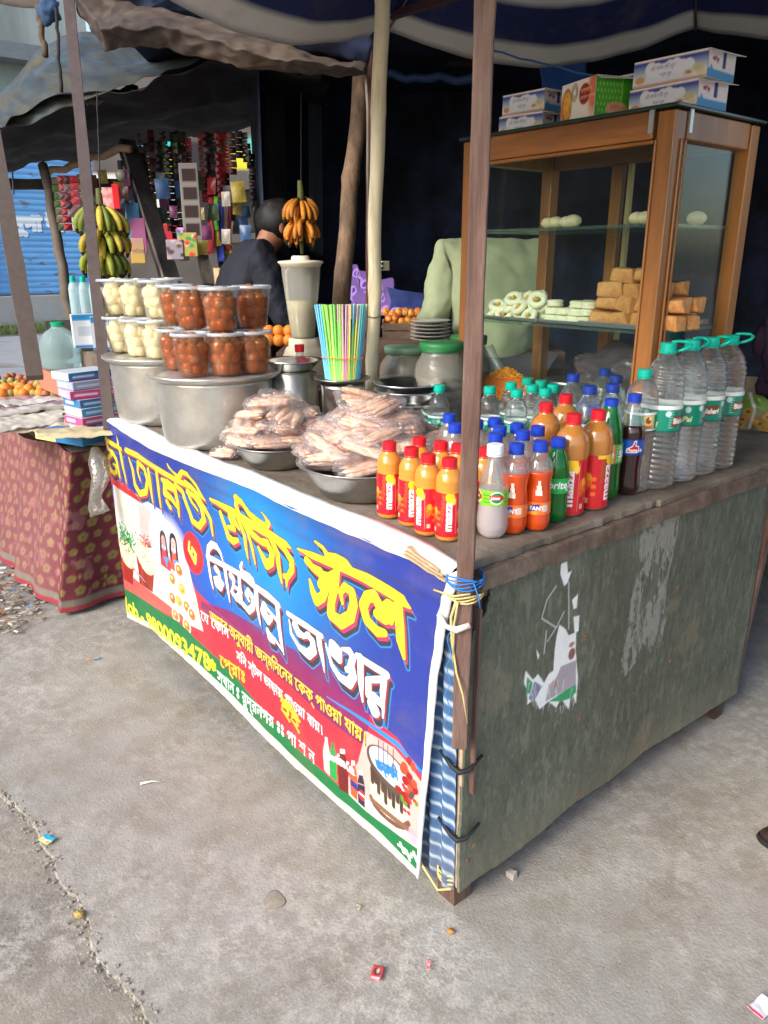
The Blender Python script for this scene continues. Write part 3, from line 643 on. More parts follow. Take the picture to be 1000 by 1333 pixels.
# big lettering, traced strokes: (zoom scale, x offset, y offset)
def Z(sc, ox, oy): return lambda L_: [B(ox+x/sc, oy+y/sc) for x, y in L_]
z1, z2, z3, z4, z5 = Z(6.25, 130, 550), Z(7.143, 265, 630), Z(6.25, 390, 690), Z(7.692, 255, 690), Z(6.667, 370, 780)
yl = [(z1([(50, 110), (110, 165), (195, 215)]), [.012, .026, .02]), (z1([(78, 150), (78, 205), (115, 245), (80, 290), (95, 370), (125, 410), (152, 400), (148, 350), (118, 335)]), [.016, .026, .032, .026, .014]), (z1([(115, 240), (150, 300), (180, 440)]), [.03, .03, .018]),
 (z1([(145, 105), (170, 200), (200, 330), (235, 485)]), [.004, .026, .03, .014]),
 (z1([(235, 220), (330, 270), (480, 370), (600, 450), (740, 520), (858, 630)]), [.026, .03, .03, .026, .026, .008]),
 (z1([(255, 285), (285, 380), (305, 500), (350, 575), (395, 560), (405, 470), (375, 370), (325, 320), (325, 390), (350, 465)]), [.014, .026, .03, .036, .034, .026, .026, .02, .012]), (z1([(410, 380), (425, 500), (452, 645)]), [.026, .03, .012]), (z1([(475, 390), (490, 520), (512, 685)]), [.026, .03, .012]),
 (z1([(520, 460), (560, 500), (620, 540), (640, 640), (655, 765)]), [.02, .05, .034, .03, .012]), (z1([(540, 480), (545, 570), (590, 610), (635, 680)]), [.03, .04, .03, .02]), (z1([(560, 640), (585, 690)]), [.024, .024]),
 (z1([(620, 500), (680, 560), (715, 680), (755, 800), (810, 845), (850, 790), (830, 690), (775, 600), (715, 555), (750, 640), (800, 715)]), [.02, .026, .028, .03, .034, .032, .026, .024, .018, .012]), (z1([(780, 560), (850, 690), (900, 790), (915, 920)]), [.02, .026, .026, .012]),
 (z1([(562, 330), (610, 400), (650, 445), (685, 400), (730, 420), (790, 510), (835, 600), (860, 635)]), [.004, .018, .026, .024, .022, .020, .018, .006]), (z1([(700, 470), (760, 530), (790, 560)]), [.012, .02, .012]),
 (z2([(65, 140), (250, 240), (450, 360), (650, 470), (790, 550), (838, 592)]), [.012, .03, .032, .03, .022, .006]),
 (z2([(160, 270), (200, 380), (235, 490), (280, 530), (325, 520)]), [.026, .026, .032, .034, .02]), (z2([(235, 400), (290, 420), (250, 300), (290, 340), (340, 420)]), [.02, .026, .034, .034, .014]), (z2([(330, 320), (395, 480), (405, 600), (420, 690)]), [.026, .026, .024, .010]),
 (z2([(330, 130), (312, 190), (350, 290), (430, 450), (470, 600), (495, 740)]), [.03, .030, .026, .024, .022, .010]), (z2([(320, 130), (375, 165), (440, 270), (530, 340), (600, 395), (625, 360), (600, 300), (568, 250)]), [.03, .024, .022, .022, .028, .026, .014, .003]),
 (z2([(430, 385), (480, 470), (560, 530), (615, 545)]), [.03, .026, .024, .03]), (z2([(530, 585), (570, 670), (610, 745), (655, 720), (665, 640), (620, 560)]), [.014, .028, .036, .034, .03, .026]), (z2([(650, 500), (715, 640), (730, 780), (755, 910)]), [.026, .026, .026, .010]),
 (z2([(690, 500), (780, 600), (845, 710), (850, 790), (810, 860), (780, 850)]), [.024, .024, .028, .026, .02, .02]), (z2([(805, 850), (800, 950)]), [.02, .006]),
 (z3([(5, 145), (120, 200), (250, 255), (400, 320), (560, 395), (720, 490), (840, 570), (908, 635)]), [.006, .022, .024, .026, .034, .034, .034, .006]), (z3([(155, 85), (215, 140), (245, 210), (320, 225), (390, 265), (445, 325)]), [.008, .018, .026, .03, .03, .010]),
 (z3([(80, 240), (130, 300), (190, 340), (225, 400), (190, 440), (215, 380)]), [.026, .026, .036, .036, .03, .03]), (z3([(105, 400), (130, 490), (165, 565), (210, 535), (240, 450), (300, 425)]), [.012, .028, .036, .034, .034, .03]), (z3([(210, 350), (260, 385), (310, 360)]), [.02, .034, .034]),
 (z3([(320, 300), (310, 450), (280, 570), (280, 680), (355, 745), (430, 700), (455, 600), (440, 500), (385, 455), (350, 500), (365, 590)]), [.03, .032, .034, .038, .042, .04, .036, .032, .026, .022, .012]),
 (z3([(700, 835), (640, 820), (560, 730), (530, 610), (560, 540), (615, 530), (650, 600), (680, 680), (750, 740)]), [.024, .034, .034, .038, .036, .036, .036, .034, .022]), (z3([(680, 630), (730, 610), (790, 640)]), [.026, .036, .03]), (z3([(640, 680), (700, 710), (800, 680)]), [.03, .04, .03]), (z3([(810, 590), (820, 760), (830, 900), (855, 1040)]), [.034, .036, .034, .012])]
wt = [(z4([(110, 265), (300, 365), (450, 445), (600, 560), (740, 650), (855, 745)]), [.022, .022, .022, .024, .026, .022]),
 (z4([(272, 312), (240, 220), (200, 165), (155, 145), (125, 180), (112, 255), (125, 350), (145, 470), (172, 590)]), [.004, .018, .026, .028, .026, .018, .018, .018, .006]),
 (z4([(195, 385), (215, 415), (235, 460), (240, 520)]), [.026, .026, .01, .01]), (z4([(185, 480), (205, 540), (240, 575), (270, 540), (230, 500), (205, 500)]), [.014, .026, .03, .01, .03, .03]), (z4([(285, 350), (300, 520), (335, 720)]), [.022, .022, .006]),
 (z4([(345, 455), (375, 490), (375, 560), (350, 620), (400, 680)]), [.026, .026, .014, .014, .028]), (z4([(390, 570), (450, 620), (400, 680), (440, 710)]), [.014, .02, .02, .024]), (z4([(435, 450), (440, 600), (455, 720), (530, 810), (575, 770), (575, 680), (530, 610), (505, 640), (535, 710)]), [.02, .02, .022, .026, .028, .026, .026, .022, .01]),
 (z4([(470, 320), (452, 370), (465, 420), (540, 465), (580, 500), (605, 570)]), [.008, .018, .02, .026, .022, .008]),
 (z4([(608, 590), (620, 760), (652, 950)]), [.026, .024, .006]), (z4([(700, 760), (690, 820), (730, 890), (770, 880)]), [.036, .042, .040, .02]), (z4([(700, 750), (770, 830), (830, 900)]), [.014, .014, .014]), (z4([(835, 740), (845, 900), (870, 1100), (895, 1240)]), [.024, .024, .02, .005]), (z4([(730, 1005), (750, 1070), (790, 1110)]), [.024, .034, .02]), (z4([(735, 1010), (810, 1090), (880, 1200)]), [.012, .014, .010]),
 (z5([(55, 115), (200, 210), (350, 310)]), [.018, .022, .018]), (z5([(65, 170), (85, 290), (155, 410), (235, 470), (280, 430), (275, 350), (225, 300), (190, 330)]), [.006, .016, .022, .034, .034, .024, .02, .006]), (z5([(120, 215), (150, 280), (200, 310), (240, 300)]), [.032, .030, .016, .02]), (z5([(325, 300), (345, 440), (378, 620)]), [.024, .024, .005]),
 (z5([(385, 375), (440, 560), (510, 670), (590, 720), (625, 660), (615, 590), (570, 600)]), [.006, .018, .026, .034, .032, .026, .02]), (z5([(440, 380), (440, 440), (500, 500), (505, 440), (455, 385)]), [.03, .032, .034, .026, .026]), (z5([(530, 420), (590, 440), (620, 500), (600, 570)]), [.01, .022, .026, .026]),
 (z5([(655, 485), (780, 570), (905, 655)]), [.02, .022, .022]), (z5([(680, 500), (688, 700), (705, 880)]), [.026, .026, .006]), (z5([(745, 690), (800, 690), (875, 690)]), [.018, .020, .02]), (z5([(750, 700), (755, 820), (800, 840), (860, 900)]), [.024, .026, .03, .026]), (z5([(885, 660), (872, 800), (875, 1020)]), [.022, .024, .006]), (z5([(780, 905), (805, 960)]), [.036, .040])]
yl = [(p, np.asarray(w_)*(.62 if np.mean([q[0] for q in p]) < -.75 else .72)) for p, w_ in yl]; wt = [(p, np.asarray(w_)*.74) for p, w_ in wt]
def off(pts, dx, dy): return [(x+dx, y+dy) for x, y in pts]
for p, w_ in yl+wt:
    k = np.asarray(w_); c.stroke(off(p, .012, -.016), k*1.1+.006, (40, 150, 220), .8)
for p, w_ in yl+wt:
    k = np.asarray(w_); c.stroke(off(p, .012, -.0155), k*1.1+.001, (54, 52, 66))
for p, w_ in yl: c.stroke(off(p, .007, -.007), np.asarray(w_)*1.0, (206, 56, 110), .75)
for p, w_ in wt: c.stroke(off(p, .006, -.004), np.asarray(w_)*1.0, (190, 40, 46), .7)
for p, w_ in yl+wt: c.stroke(p, np.asarray(w_)*1.05+.004, (22, 22, 30))
for p, w_ in yl: c.stroke(p, np.asarray(w_)*1.05, (240, 208, 46))
for p, w_ in wt: c.stroke(p, np.asarray(w_)*1.05, (246, 246, 246))
a = B(252, 720); c.ell(a[0], a[1], .062, .066, (214, 36, 44)); c.stroke([(a[0]-.015, a[1]+.028), (a[0]-.022, a[1]+.002), (a[0]+.012, a[1]-.028), (a[0]+.02, a[1]+.0), (a[0]+.002, a[1]+.014), (a[0]-.004, a[1]-.002)], [.010, .014, .016, .014, .012, .008], (90, 10, 16))
c.stroke([(a[0]-.018, a[1]+.03), (a[0]-.025, a[1]+.004), (a[0]+.009, a[1]-.026), (a[0]+.017, a[1]+.002), (a[0]-.001, a[1]+.016), (a[0]-.007, a[1]+.0)], [.010, .014, .016, .014, .012, .008], (246, 226, 90))
# printed swirl near the top edge and creases
for q in ([(175, 585), (196, 600), (222, 618)], [(430, 690), (470, 705), (510, 722)]): c.stroke(px(q), [.002, .010, .002], (120, 96, 110), .4, soft=.02)
# wrinkle function
top_e = np.array([B(137, 545), B(168, 566), (-1.328, .772), B(330, 636), B(450, 690), B(575, 745), (-.03, .777)])
bot_e = np.array([B(p[0], p[1]) for p in gl_bot]); bot_e = np.vstack([[(-1.76, bot_e[0][1]+.004)], bot_e, [(0, bot_e[-1][1]+.004)]])
right_e = np.array([B(546, 1137), B(552, 1010), B(560, 880), B(572, 800), B(586, 748)])
def zt(x): return float(np.interp(x, top_e[:, 0], top_e[:, 1]))
def zb(x): return float(np.interp(x, bot_e[:, 0], bot_e[:, 1]))
keep = (c.Y < np.interp(c.X, top_e[:, 0], top_e[:, 1])) & (c.Y > np.interp(c.X, bot_e[:, 0], bot_e[:, 1])) & (c.X < np.interp(c.Y, right_e[:, 1], right_e[:, 0])) & (c.X > -1.733)
def wr(x, z):
    t = (z-.05)/.75
    k = .0055*math.sin(x*6.2+2*t)*math.sin(t*math.pi)+.0025*mnoise.noise(Vector((x*3.2, z*1.2, .3)))+.0016*mnoise.noise(Vector((x*16, z*22, 1)))-.0022*abs(mnoise.noise(Vector((x*5+z*4, z*3-x*2, 4))))
    q = z-.74+.05*math.exp(-((x+.45)/.25)**2)
    k += -.004*math.exp(-((z-.735-.01*math.sin(x*5))/.012)**2)
    k += -.003*math.exp(-(((x+.14)*.5+(z-.74))/.02)**2)*math.exp(-((x+.14)/.16)**2)
    return YB-.004+k-.012*max(0, .25-z)*(.5+.5*math.sin(x*4))
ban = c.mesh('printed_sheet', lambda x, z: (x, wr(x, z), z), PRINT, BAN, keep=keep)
print('banner verts', c.nx*c.ny)
# white roll-over band along the top and white side strip
wv = mat('white banner vinyl', (226, 226, 224), rough=.5, var=.06, vs=10, dirt=.22, bump=.3, bs=18)
m = M()
up_px = [(148, 541), (185, 553), (215, 568), (250, 583), (290, 600), (330, 612), (380, 634), (430, 655), (480, 672), (530, 694), (560, 708), (592, 728), (604, 735)]
lo_px = [(137, 545), (168, 566), (200, 585), (235, 600), (280, 618), (330, 636), (380, 661), (430, 683), (480, 705), (520, 722), (550, 734), (577, 747), (590, 752)]
n_ = 90; V = []
ua = np.array([P(u, v, z=.804) for u, v in up_px]); la = np.array([[B(u, v)[0], YB-.004, B(u, v)[1]] for u, v in lo_px])
for i in range(n_):
    t = i/(n_-1)*(len(up_px)-1); k = min(int(t), len(up_px)-2); f = t-k; a = ua[k]*(1-f)+ua[k+1]*f; b = la[k]*(1-f)+la[k+1]*f
    b[1] = wr(b[0], b[2])-.001
    for j in range(7):
        s = j/6; p = a*(1-s)+b*s; bulge = math.sin(s*math.pi)*.012; V.append((p[0], p[1]-bulge*.8+.002*mnoise.noise(Vector((p[0]*14, j, 0))), p[2]+bulge*.55+.002*mnoise.noise(Vector((p[0]*20, j*2, 3)))))
m.add(V, [(i*7+j, (i+1)*7+j, (i+1)*7+j+1, i*7+j+1) for i in range(n_-1) for j in range(6)])
m.build('top_hem', wv, BAN, smooth=True, solid=.0012)
m = M(); V = []
lw = np.array([B(586, 748), B(572, 800), B(560, 880), B(552, 1010), B(546, 1137)]); rw = np.array([B(603, 740), B(584, 810), B(571, 880), B(560, 1010), B(549, 1143)])
for i in range(40):
    t = i/39*4; k = min(int(t), 3); f = t-k; a = lw[k]*(1-f)+lw[k+1]*f; b = rw[k]*(1-f)+rw[k+1]*f
    for j in range(5):
        s = j/4; p = a*(1-s)+b*s; V.append((p[0], wr(p[0], p[1])-.001-.006*math.sin(s*math.pi)+.002*mnoise.noise(Vector((j, i*.5, 0))), p[1]))
m.add(V, [(i*5+j, i*5+j+1, (i+1)*5+j+1, (i+1)*5+j) for i in range(39) for j in range(4)]); m.build('side_hem', wv, BAN, smooth=True, solid=.001)
# brown folded cardboard/hessian at the front edge of the top
m = M(); pa = P(520, 714, z=.8); pb = P(583, 738, z=.8)
card_b = mat('brown folded card', (186, 160, 126), rough=.85, var=.15, vs=10, bump=.3, dirt=.3)
for k in range(3):
    a = Vector((pa[0]+.0, -.012-.004*k, .797-.006*k)); b = Vector((-.035+.008*k, -.022, .785-.008*k)); m.beam(a, b, .02, .0035, seg=8, wob=.15)
o = m.build('folded_card', card_b); tag(o, 'folded brown card tucked under the counter top edge near the corner post', 'card')
# ================================================================ bottles
def face(loc):  # heading from a point to the camera
    return math.atan2(CAM[1]-loc[1], CAM[0]-loc[0])
CAPS = {'red': mat('red cap plastic', (214, 26, 44), rough=.35), 'blue': mat('blue cap plastic', (24, 62, 180), rough=.35), 'teal': mat('teal cap plastic', (0, 184, 160), rough=.35), 'white': mat('white cap plastic', (236, 236, 236), rough=.35), 'navy': mat('dark blue cap plastic', (30, 62, 160), rough=.35)}
water = mat('clear bottle and water', (250, 253, 253), rough=.01, trans=.93, coat=1, ior=1.3)
def clear_mix(m, t=.5):
    n = m.node_tree.nodes; L = m.node_tree.links.new; out = n['Material Output']; b = n['Principled BSDF']; tr = n.new('ShaderNodeBsdfTransparent'); tr.inputs[0].default_value = (.97, .985, .985, 1); x = n.new('ShaderNodeMixShader'); x.inputs[0].default_value = t; L(b.outputs[0], x.inputs[1]); L(tr.outputs[0], x.inputs[2]); L(x.outputs[0], out.inputs[0]); return m
clear_mix(water, .3)
air_pl = mat('clear bottle plastic', (240, 246, 250), rough=.06, trans=1, ior=1.12)
juice = mat('mango juice bottle', (238, 158, 62), rough=.2, coat=.7, trans=.25)
juice_b = mat('amber mango juice', (206, 136, 62), rough=.16, coat=.8, trans=.3)
orange = mat('orange soda', (238, 84, 14), rough=.15, coat=.8, trans=.3)
limes = mat('cloudy lime soda', (206, 196, 196), rough=.2, coat=.6, trans=.45, ior=1.2)
greenp = mat('green bottle plastic', (10, 170, 60), rough=.06, trans=.85, ior=1.3)
greend = mat('green bottle with soda', (8, 140, 48), rough=.06, trans=.55, ior=1.33, coat=.6)
cola = mat('dark cola', (50, 24, 24), rough=.08, coat=.8, trans=.1)
clearp = film('clear pet shell', (235, 240, 240), opac=.10, rough=.08, diff=.14, dcol=(226, 224, 220))
def prof_interp(pts, n=60):
    pts = np.array(pts, float); d = np.r_[0, np.cumsum(np.hypot(*np.diff(pts, axis=0).T))]; s = np.linspace(0, d[-1], n)
    # smooth by averaging
    r = np.interp(s, d, pts[:, 0]); z = np.interp(s, d, pts[:, 1])
    for _ in range(2): r[1:-1] = (r[:-2]+2*r[1:-1]+r[2:])/4; z[1:-1] = (z[:-2]+2*z[1:-1]+z[2:])/4
    return list(zip(r, z))
def cap_part(z, r, h, m, parent):
    q = M(); q.lathe([(r*.98, z), (r, z+.001), (r, z+h*.92), (r*.9, z+h)], 36, fn=lambda rr, zz, a: rr*(1+.02*(math.cos(a*36) > 0)))
    q.lathe([(r*.9, z-.0035), (r*1.04, z-.0035), (r*1.04, z-.001), (r*.9, z-.001)], 20)
    return q.build('cap', m, parent, smooth=False)
def band(c, r, parent, name='label_band', m=None, a0=0):
    L_ = c.x1-c.x0
    rf = r if callable(r) else (lambda z: r)
    return c.mesh(name, lambda x, y: (rf(y)*math.cos(a0+x), rf(y)*math.sin(a0+x), y), m or LABEL, parent)
def bottle(kind):
    """builds one bottle at the origin; label faces +X"""
    tot = {}
    def body(prof, m, name='bottle_body', seg=32, fn=None, n=70): q = M(); q.lathe(prof_interp(prof, n), seg, fn=fn); return q.build(name, m, t, smooth=True)
    if kind == 'mango':
        t = thing('juice_bottle', 'x', 'juice bottle'); R0 = .0265
        body([(.0, .003), (.02, .0), (.025, .004), (R0, .01), (R0, .014), (.0255, .017), (R0, .02), (R0, .098), (.0262, .102), (.0245, .105), (.0262, .108), (.0262, .112), (.0245, .115), (.0262, .118), (.026, .122), (.022, .134), (.0155, .142), (.0135, .146), (.0135, .152), (0, .153)], juice)
        c = Cv(-math.pi, .012, math.pi, .098, .0012*25, (214, 22, 40)); c = canvas_r(c, R0, (214, 22, 40), .012, .1)
        for k in (-1.9, 0.1, 2.2): mango_label(c, k, R0)
        band(c, R0+.0006, t); cap_part(.148, .0145, .016, CAPS['red'], t)
    elif kind == 'mangobig':
        t = thing('juice_bottle', 'x', 'juice bottle'); R0 = .034
        body([(0, .003), (.026, .0), (.032, .005), (R0, .012), (.033, .06), (.0315, .075), (.033, .09), (R0, .12), (.0355, .128), (.0365, .14), (.0365, .152), (.035, .164), (.031, .176), (.024, .186), (.016, .192), (.0145, .196), (.0145, .203), (0, .203)], juice_b)
        c = canvas_r(None, R0, (206, 24, 36), .008, .128)
        for k in (-2.2, .0, 2.2):
            mango_label(c, k, R0*1.05); c.rect(k-.9, .118, k-.1, .127, (240, 190, 60))
        band(c, R0+.0009, t); cap_part(.2, .0155, .018, CAPS['red'], t)
    elif kind == 'orange':
        t = thing('soda_bottle', 'x', 'soda bottle')
        fn = lambda r, z, a: r*(1-.06*max(0, 1-z/.02)*abs(math.cos(a*2.5)))
        low = [(0, .006), (.018, .0), (.025, .006), (.0275, .018), (.0275, .03), (.0265, .04), (.0265, .062), (.0275, .066), (.0262, .082), (.0245, .095), (.026, .108), (.0285, .12)]
        body(low+[(.0283, .126), (0, .1262)], orange, 'filled_body', fn=fn)
        q = M(); q.lathe(prof_interp([(.0283, .1262), (.0275, .134), (.0235, .146), (.0165, .156), (.0135, .162), (.0135, .17)], 24), 28, cap=False); q.build('bottle_shoulder', clearp, t, smooth=True)
        c = canvas_r(None, .0272, (244, 120, 50), .038, .064)
        for k in (-2.2, 0, 2.2):
            c.poly([(k-.75, .044), (k+.05, .047), (k+.1, .061), (k-.6, .058)], (34, 50, 140)); vt(c, 'FANTA', k-.62, .0475, .0115, (250, 250, 250), .0272, .0004); c.ell(k-.3, .042, .3, .0035, (252, 160, 40)); c.rect(k+.35, .045, k+.75, .058, (240, 232, 226)); 
            for j in range(5): c.rect(k+.38+j*.07, .046, k+.40+j*.07, .057, (60, 60, 70))
        band(c, .0274, t)
        q = M()
        for z, w_ in ((.084, .012), (.094, .009), (.104, .006)): q.box((.0262, 0, z), (.003, w_, .009), j=.001)
        q.build('embossed_mark', mat('pale emboss', (246, 226, 206), rough=.3), t); cap_part(.166, .0148, .017, CAPS['blue'], t)
    elif kind == 'lime':
        t = thing('soda_bottle', 'x', 'soda bottle'); 
        fn = lambda r, z, a: r*(1-.06*max(0, 1-z/.02)*abs(math.cos(a*2.5)))
        body([(0, .006), (.02, 0), (.028, .008), (.0315, .024), (.031, .045), (.0285, .068), (.028, .075), (.0285, .1), (0, .1005)], limes, 'filled_body', fn=fn)
        q = M(); q.lathe(prof_interp([(.0285, .1005), (.0275, .112), (.024, .13), (.018, .148), (.0145, .158), (.0138, .165), (.0138, .172)], 30), 28, cap=False); q.build('bottle_shoulder', clearp, t, smooth=True)
        c = canvas_r(None, .0285, (120, 200, 40), .070, .1)
        for k in (-1.6, 0.0, 1.9):
            c.ell(k, .086, .5, .0125, (248, 250, 240)); c.ell(k, .086, .44, .0105, (20, 130, 60)); c.poly([(k-.5, .083), (k+.5, .081), (k+.5, .090), (k-.5, .092)], (210, 30, 40)); vt(c, 'Limca', k-.4, .0838, .0075, (250, 250, 250), .0285, .0004)
            for j in range(3): c.rect(k+.62, .076+j*.007, k+1.15, .078+j*.007, (40, 120, 30))
        band(c, .0290, t); cap_part(.168, .0158, .0185, CAPS['white'], t)
    elif kind in ('green', 'greenbig'):
        t = thing('soda_bottle', 'x', 'soda bottle'); s = 1 if kind == 'green' else 1.33; sr = 1 if kind == 'green' else 1.2
        fn = lambda r, z, a: r*(1-.07*max(0, 1-z/.02)*abs(math.cos(a*2.5)))*(1+.012*math.cos(a*9)*math.cos(z*420)*(z < .07*s))
        body([(r*sr, z*s) for r, z in [(0, .006), (.018, 0), (.0255, .007), (.0275, .02), (.027, .035), (.0262, .05), (.0268, .066), (.0272, .098), (.0268, .104), (.0245, .122), (.0195, .14), (.0142, .152), (.0135, .158)]]+[(.0135, .158*s+.008), (0, .158*s+.008)], greend, fn=fn, n=90)
        if kind == 'green':
            c = canvas_r(None, .0272, (20, 170, 70), .066, .098)
            for k in (-1.7, .1, 2.0): vt(c, 'Sprite', k-1.0, .077, .021, (244, 250, 246), .0272, .0006, slant=.15); c.ell(k+.85, .073, .12, .003, (230, 240, 230))
        else:
            c = canvas_r(None, .0272*sr, (16, 150, 60), .088, .134)
            for k in (-1.7, .2, 2.1):
                c.rect(k, .090, k+.28, .132, (236, 206, 40)); c.rect(k+.28, .09, k+.4, .132, (230, 120, 30)); c.rect(k+.45, .092, k+.95, .13, (150, 214, 150))
                for j in range(6): c.rect(k+.5, .095+j*.006, k+.5+.3*((j*37) % 5)/5+.1, .0975+j*.006, (30, 100, 50))
                vt(c, 'Sprite', k-1.3, .103, .022, (244, 250, 246), .033, .0006, slant=.15)
        band(c, .0272*sr+.0008, t); cap_part(.158*s+.003, .0148, .0165, CAPS['blue'], t)
    elif kind == 'cola':
        t = thing('soda_bottle', 'x', 'soda bottle')
        fn = lambda r, z, a: r*(1-.07*max(0, 1-z/.02)*abs(math.cos(a*2.5)))
        body([(0, .006), (.02, 0), (.028, .008), (.0305, .022), (.029, .042), (.0275, .06), (.029, .085), (.0305, .095), (.0305, .135), (.03, .15), (.027, .165), (0, .1655)], cola, 'filled_body', fn=fn)
        q = M(); q.lathe(prof_interp([(.027, .1655), (.022, .185), (.0165, .203), (.0140, .212), (.0138, .222)], 24), 28, cap=False); q.build('bottle_shoulder', clearp, t, smooth=True)
        c = canvas_r(None, .0305, (24, 84, 176), .098, .136)
        for k in (-1.9, .15, 2.2):
            c.stroke([(k-.2, .106), (k+.15, .128)], [.30, .18], (250, 250, 250)) if False else None
            c.poly([(k-.42, .104), (k+.5, .105), (k+.55, .120), (k+.3, .122), (k+.34, .133), (k+.18, .134), (k+.02, .121), (k-.4, .113)], (240, 240, 244)); c.poly([(k-.36, .106), (k+.46, .107), (k+.5, .118), (k+.24, .120), (k+.29, .131), (k+.2, .131), (k+.06, .119), (k-.34, .112)], (206, 24, 36)); vt(c, 'Thums Up', k-.36, .108, .0085, (250, 250, 250), .0305, .0003)
        c.rect(-4, .098, 4, .102, (16, 40, 110)); c.rect(-4, .133, 4, .136, (16, 40, 110))
        band(c, .0312, t); cap_part(.218, .0148, .0165, CAPS['blue'], t)
    elif kind == 'waterS':
        t = thing('water_bottle', 'x', 'water bottle')
        body([(0, .004), (.022, 0), (.028, .006), (.029, .012)]+[(.029-.0012*(k % 2), .016+.006*k) for k in range(12)]+[(.029, .09), (.029, .125), (.0295, .13)]+[(.0295-.001*(k % 2), .134+.005*k) for k in range(4)]+[(.026, .162), (.02, .173), (.0145, .18), (.0135, .185), (.0135, .192), (0, .192)], water, n=110)
        c = canvas_r(None, .0292, (0, 130, 106), .092, .124); c.rect(-4, .118, 4, .124, (236, 240, 238))
        for k in (-1.7, .2, 2.1): c.ell(k-.3, .110, .16, .0055, (180, 220, 210)); vt(c, 'Bisleri', k-.1, .101, .011, (235, 245, 240), .029, .0003); [c.rect(k+.95, .096+j*.004, k+1.5, .0974+j*.004, (150, 210, 196)) for j in range(5)]
        band(c, .0297, t); cap_part(.187, .0155, .0165, CAPS['teal'], t)
    elif kind == 'waterB':     # blue-capped one-litre
        t = thing('water_bottle', 'x', 'water bottle')
        body([(0, .004), (.03, 0), (.036, .006), (.037, .012)]+[(.037-.0013*(k % 2), .018+.008*k) for k in range(12)]+[(.037, .118), (.037, .155), (.036, .165), (.030, .188), (.022, .205), (.0145, .216), (.0135, .22), (.0135, .228), (0, .228)], water, n=110)
        c = canvas_r(None, .0372, (210, 224, 236), .118, .152); c.rect(-4, .12, 4, .13, (60, 110, 190)); 
        for k in (-1.7, .2, 2.1): vt(c, 'Water', k-.4, .134, .014, (30, 70, 160), .037, .0005)
        band(c, .0378, t); cap_part(.222, .0155, .016, CAPS['navy'], t)
    elif kind == 'waterM':     # one-litre, teal cap, wavy shoulder
        t = thing('water_bottle', 'x', 'water bottle')
        body([(0, .004), (.028, 0), (.035, .006), (.0355, .012)]+[(.0355-.0026*(k % 2), .018+.007*k) for k in range(18)]+[(.0355, .148), (.0355, .188), (.037, .192), (.0375, .2), (.036, .205), (.0375, .212), (.036, .218), (.0365, .226), (.034, .236), (.028, .247), (.02, .256), (.0145, .262), (.0138, .268), (.0138, .274), (0, .274)], water, n=130)
        c = canvas_r(None, .0358, (0, 134, 110), .148, .19); c.rect(-4, .148, 4, .152, (236, 240, 238)); c.rect(-4, .184, 4, .19, (236, 240, 238))
        for k in (-1.6, .35, 2.3): c.rect(k-.25, .154, k+.55, .183, (228, 200, 120)); c.ell(k+.1, .172, .2, .008, (150, 70, 50)); c.ell(k+.22, .176, .1, .004, (236, 226, 210)); vt(c, 'Bisleri', k-.2, .155, .009, (200, 60, 30), .036, .0003)
        band(c, .0364, t); cap_part(.267, .0158, .017, CAPS['teal'], t)
    elif kind == 'waterL':     # two-litre with teal handle
        t = thing('water_bottle', 'x', 'water bottle')
        fn = lambda r, z, a: r*(1+.03*math.sin(z*480+2.2*math.sin(a)))if (z < .135 or z > .215) and r > .035 else r
        body([(0, .006), (.032, 0), (.043, .008), (.0455, .02), (.0455, .132), (.0462, .14), (.0462, .205), (.0465, .212), (.0465, .24), (.044, .262), (.037, .285), (.027, .302), (.018, .312), (.0155, .318), (.015, .335), (0, .335)], water, fn=fn, n=150, seg=40)
        c = canvas_r(None, .0462, (0, 134, 110), .142, .204); c.rect(-4, .194, 4, .204, (236, 240, 238)); c.rect(-4, .142, 4, .146, (0, 100, 84))
        for k, wd in ((-2.1, 'Bisleri'), (-.75, 'Pani'), (.45, 'Bisleri'), (1.9, 'Petrol')):
            if wd != 'Pani': c.poly([(k-.12, .154), (k+.85, .160), (k+.88, .184), (k-.05, .178)], (120, 74, 44)); vt(c, wd, k-.02, .162, .017, (246, 246, 240), .046, .0009)
            else: c.ell(k+.2, .182, .14, .0075, (190, 226, 214)); vt(c, 'Pai', k-.05, .154, .018, (236, 240, 160), .046, .0005, slant=.2)
            c.ell(k-.28, .185, .15, .007, (200, 230, 222)); [c.rect(k+.95, .152+j*.006, k+1.2, .154+j*.006, (140, 206, 190)) for j in range(7)]
        band(c, .0474, t); cap_part(.32, .0172, .021, CAPS['teal'], t)
        q = M(); q.tube([(.0185*math.cos(a), .0185*math.sin(a), .321+.001*math.sin(a)) for a in np.linspace(0, 2*math.pi, 24)], .0026, 6)
        q.tube([(0, .018, .321), (.004, .030, .325), (.006, .043, .331), (0, .049, .337), (-.011, .043, .342), (-.011, .025, .343), (-.006, .008, .342)], [.003, .0036, .0038, .0036, .0038, .0036, .003], 8)
        q.build('carry_handle', CAPS['teal'], t, smooth=True)
    return t
def canvas_r(_, R0, col, z0, z1):
    """canvas in (angle, height) with near square cells"""
    c = Cv(-math.pi, z0, math.pi, z1, .0011, col) if False else None
    c = Cv.__new__(Cv); n1 = 190; n2 = max(8, int((z1-z0)/.0011))
    c.nx, c.ny = n1, n2; c.x0, c.x1, c.y0, c.y1 = -math.pi, math.pi, z0, z1; c.dx = 2*math.pi/(n1-1); c.dy = (z1-z0)/(n2-1)
    c.X, c.Y = np.meshgrid(np.linspace(c.x0, c.x1, n1), np.linspace(z0, z1, n2)); c.C = np.tile(lin(col), (n2, n1, 1)).astype(float); return c
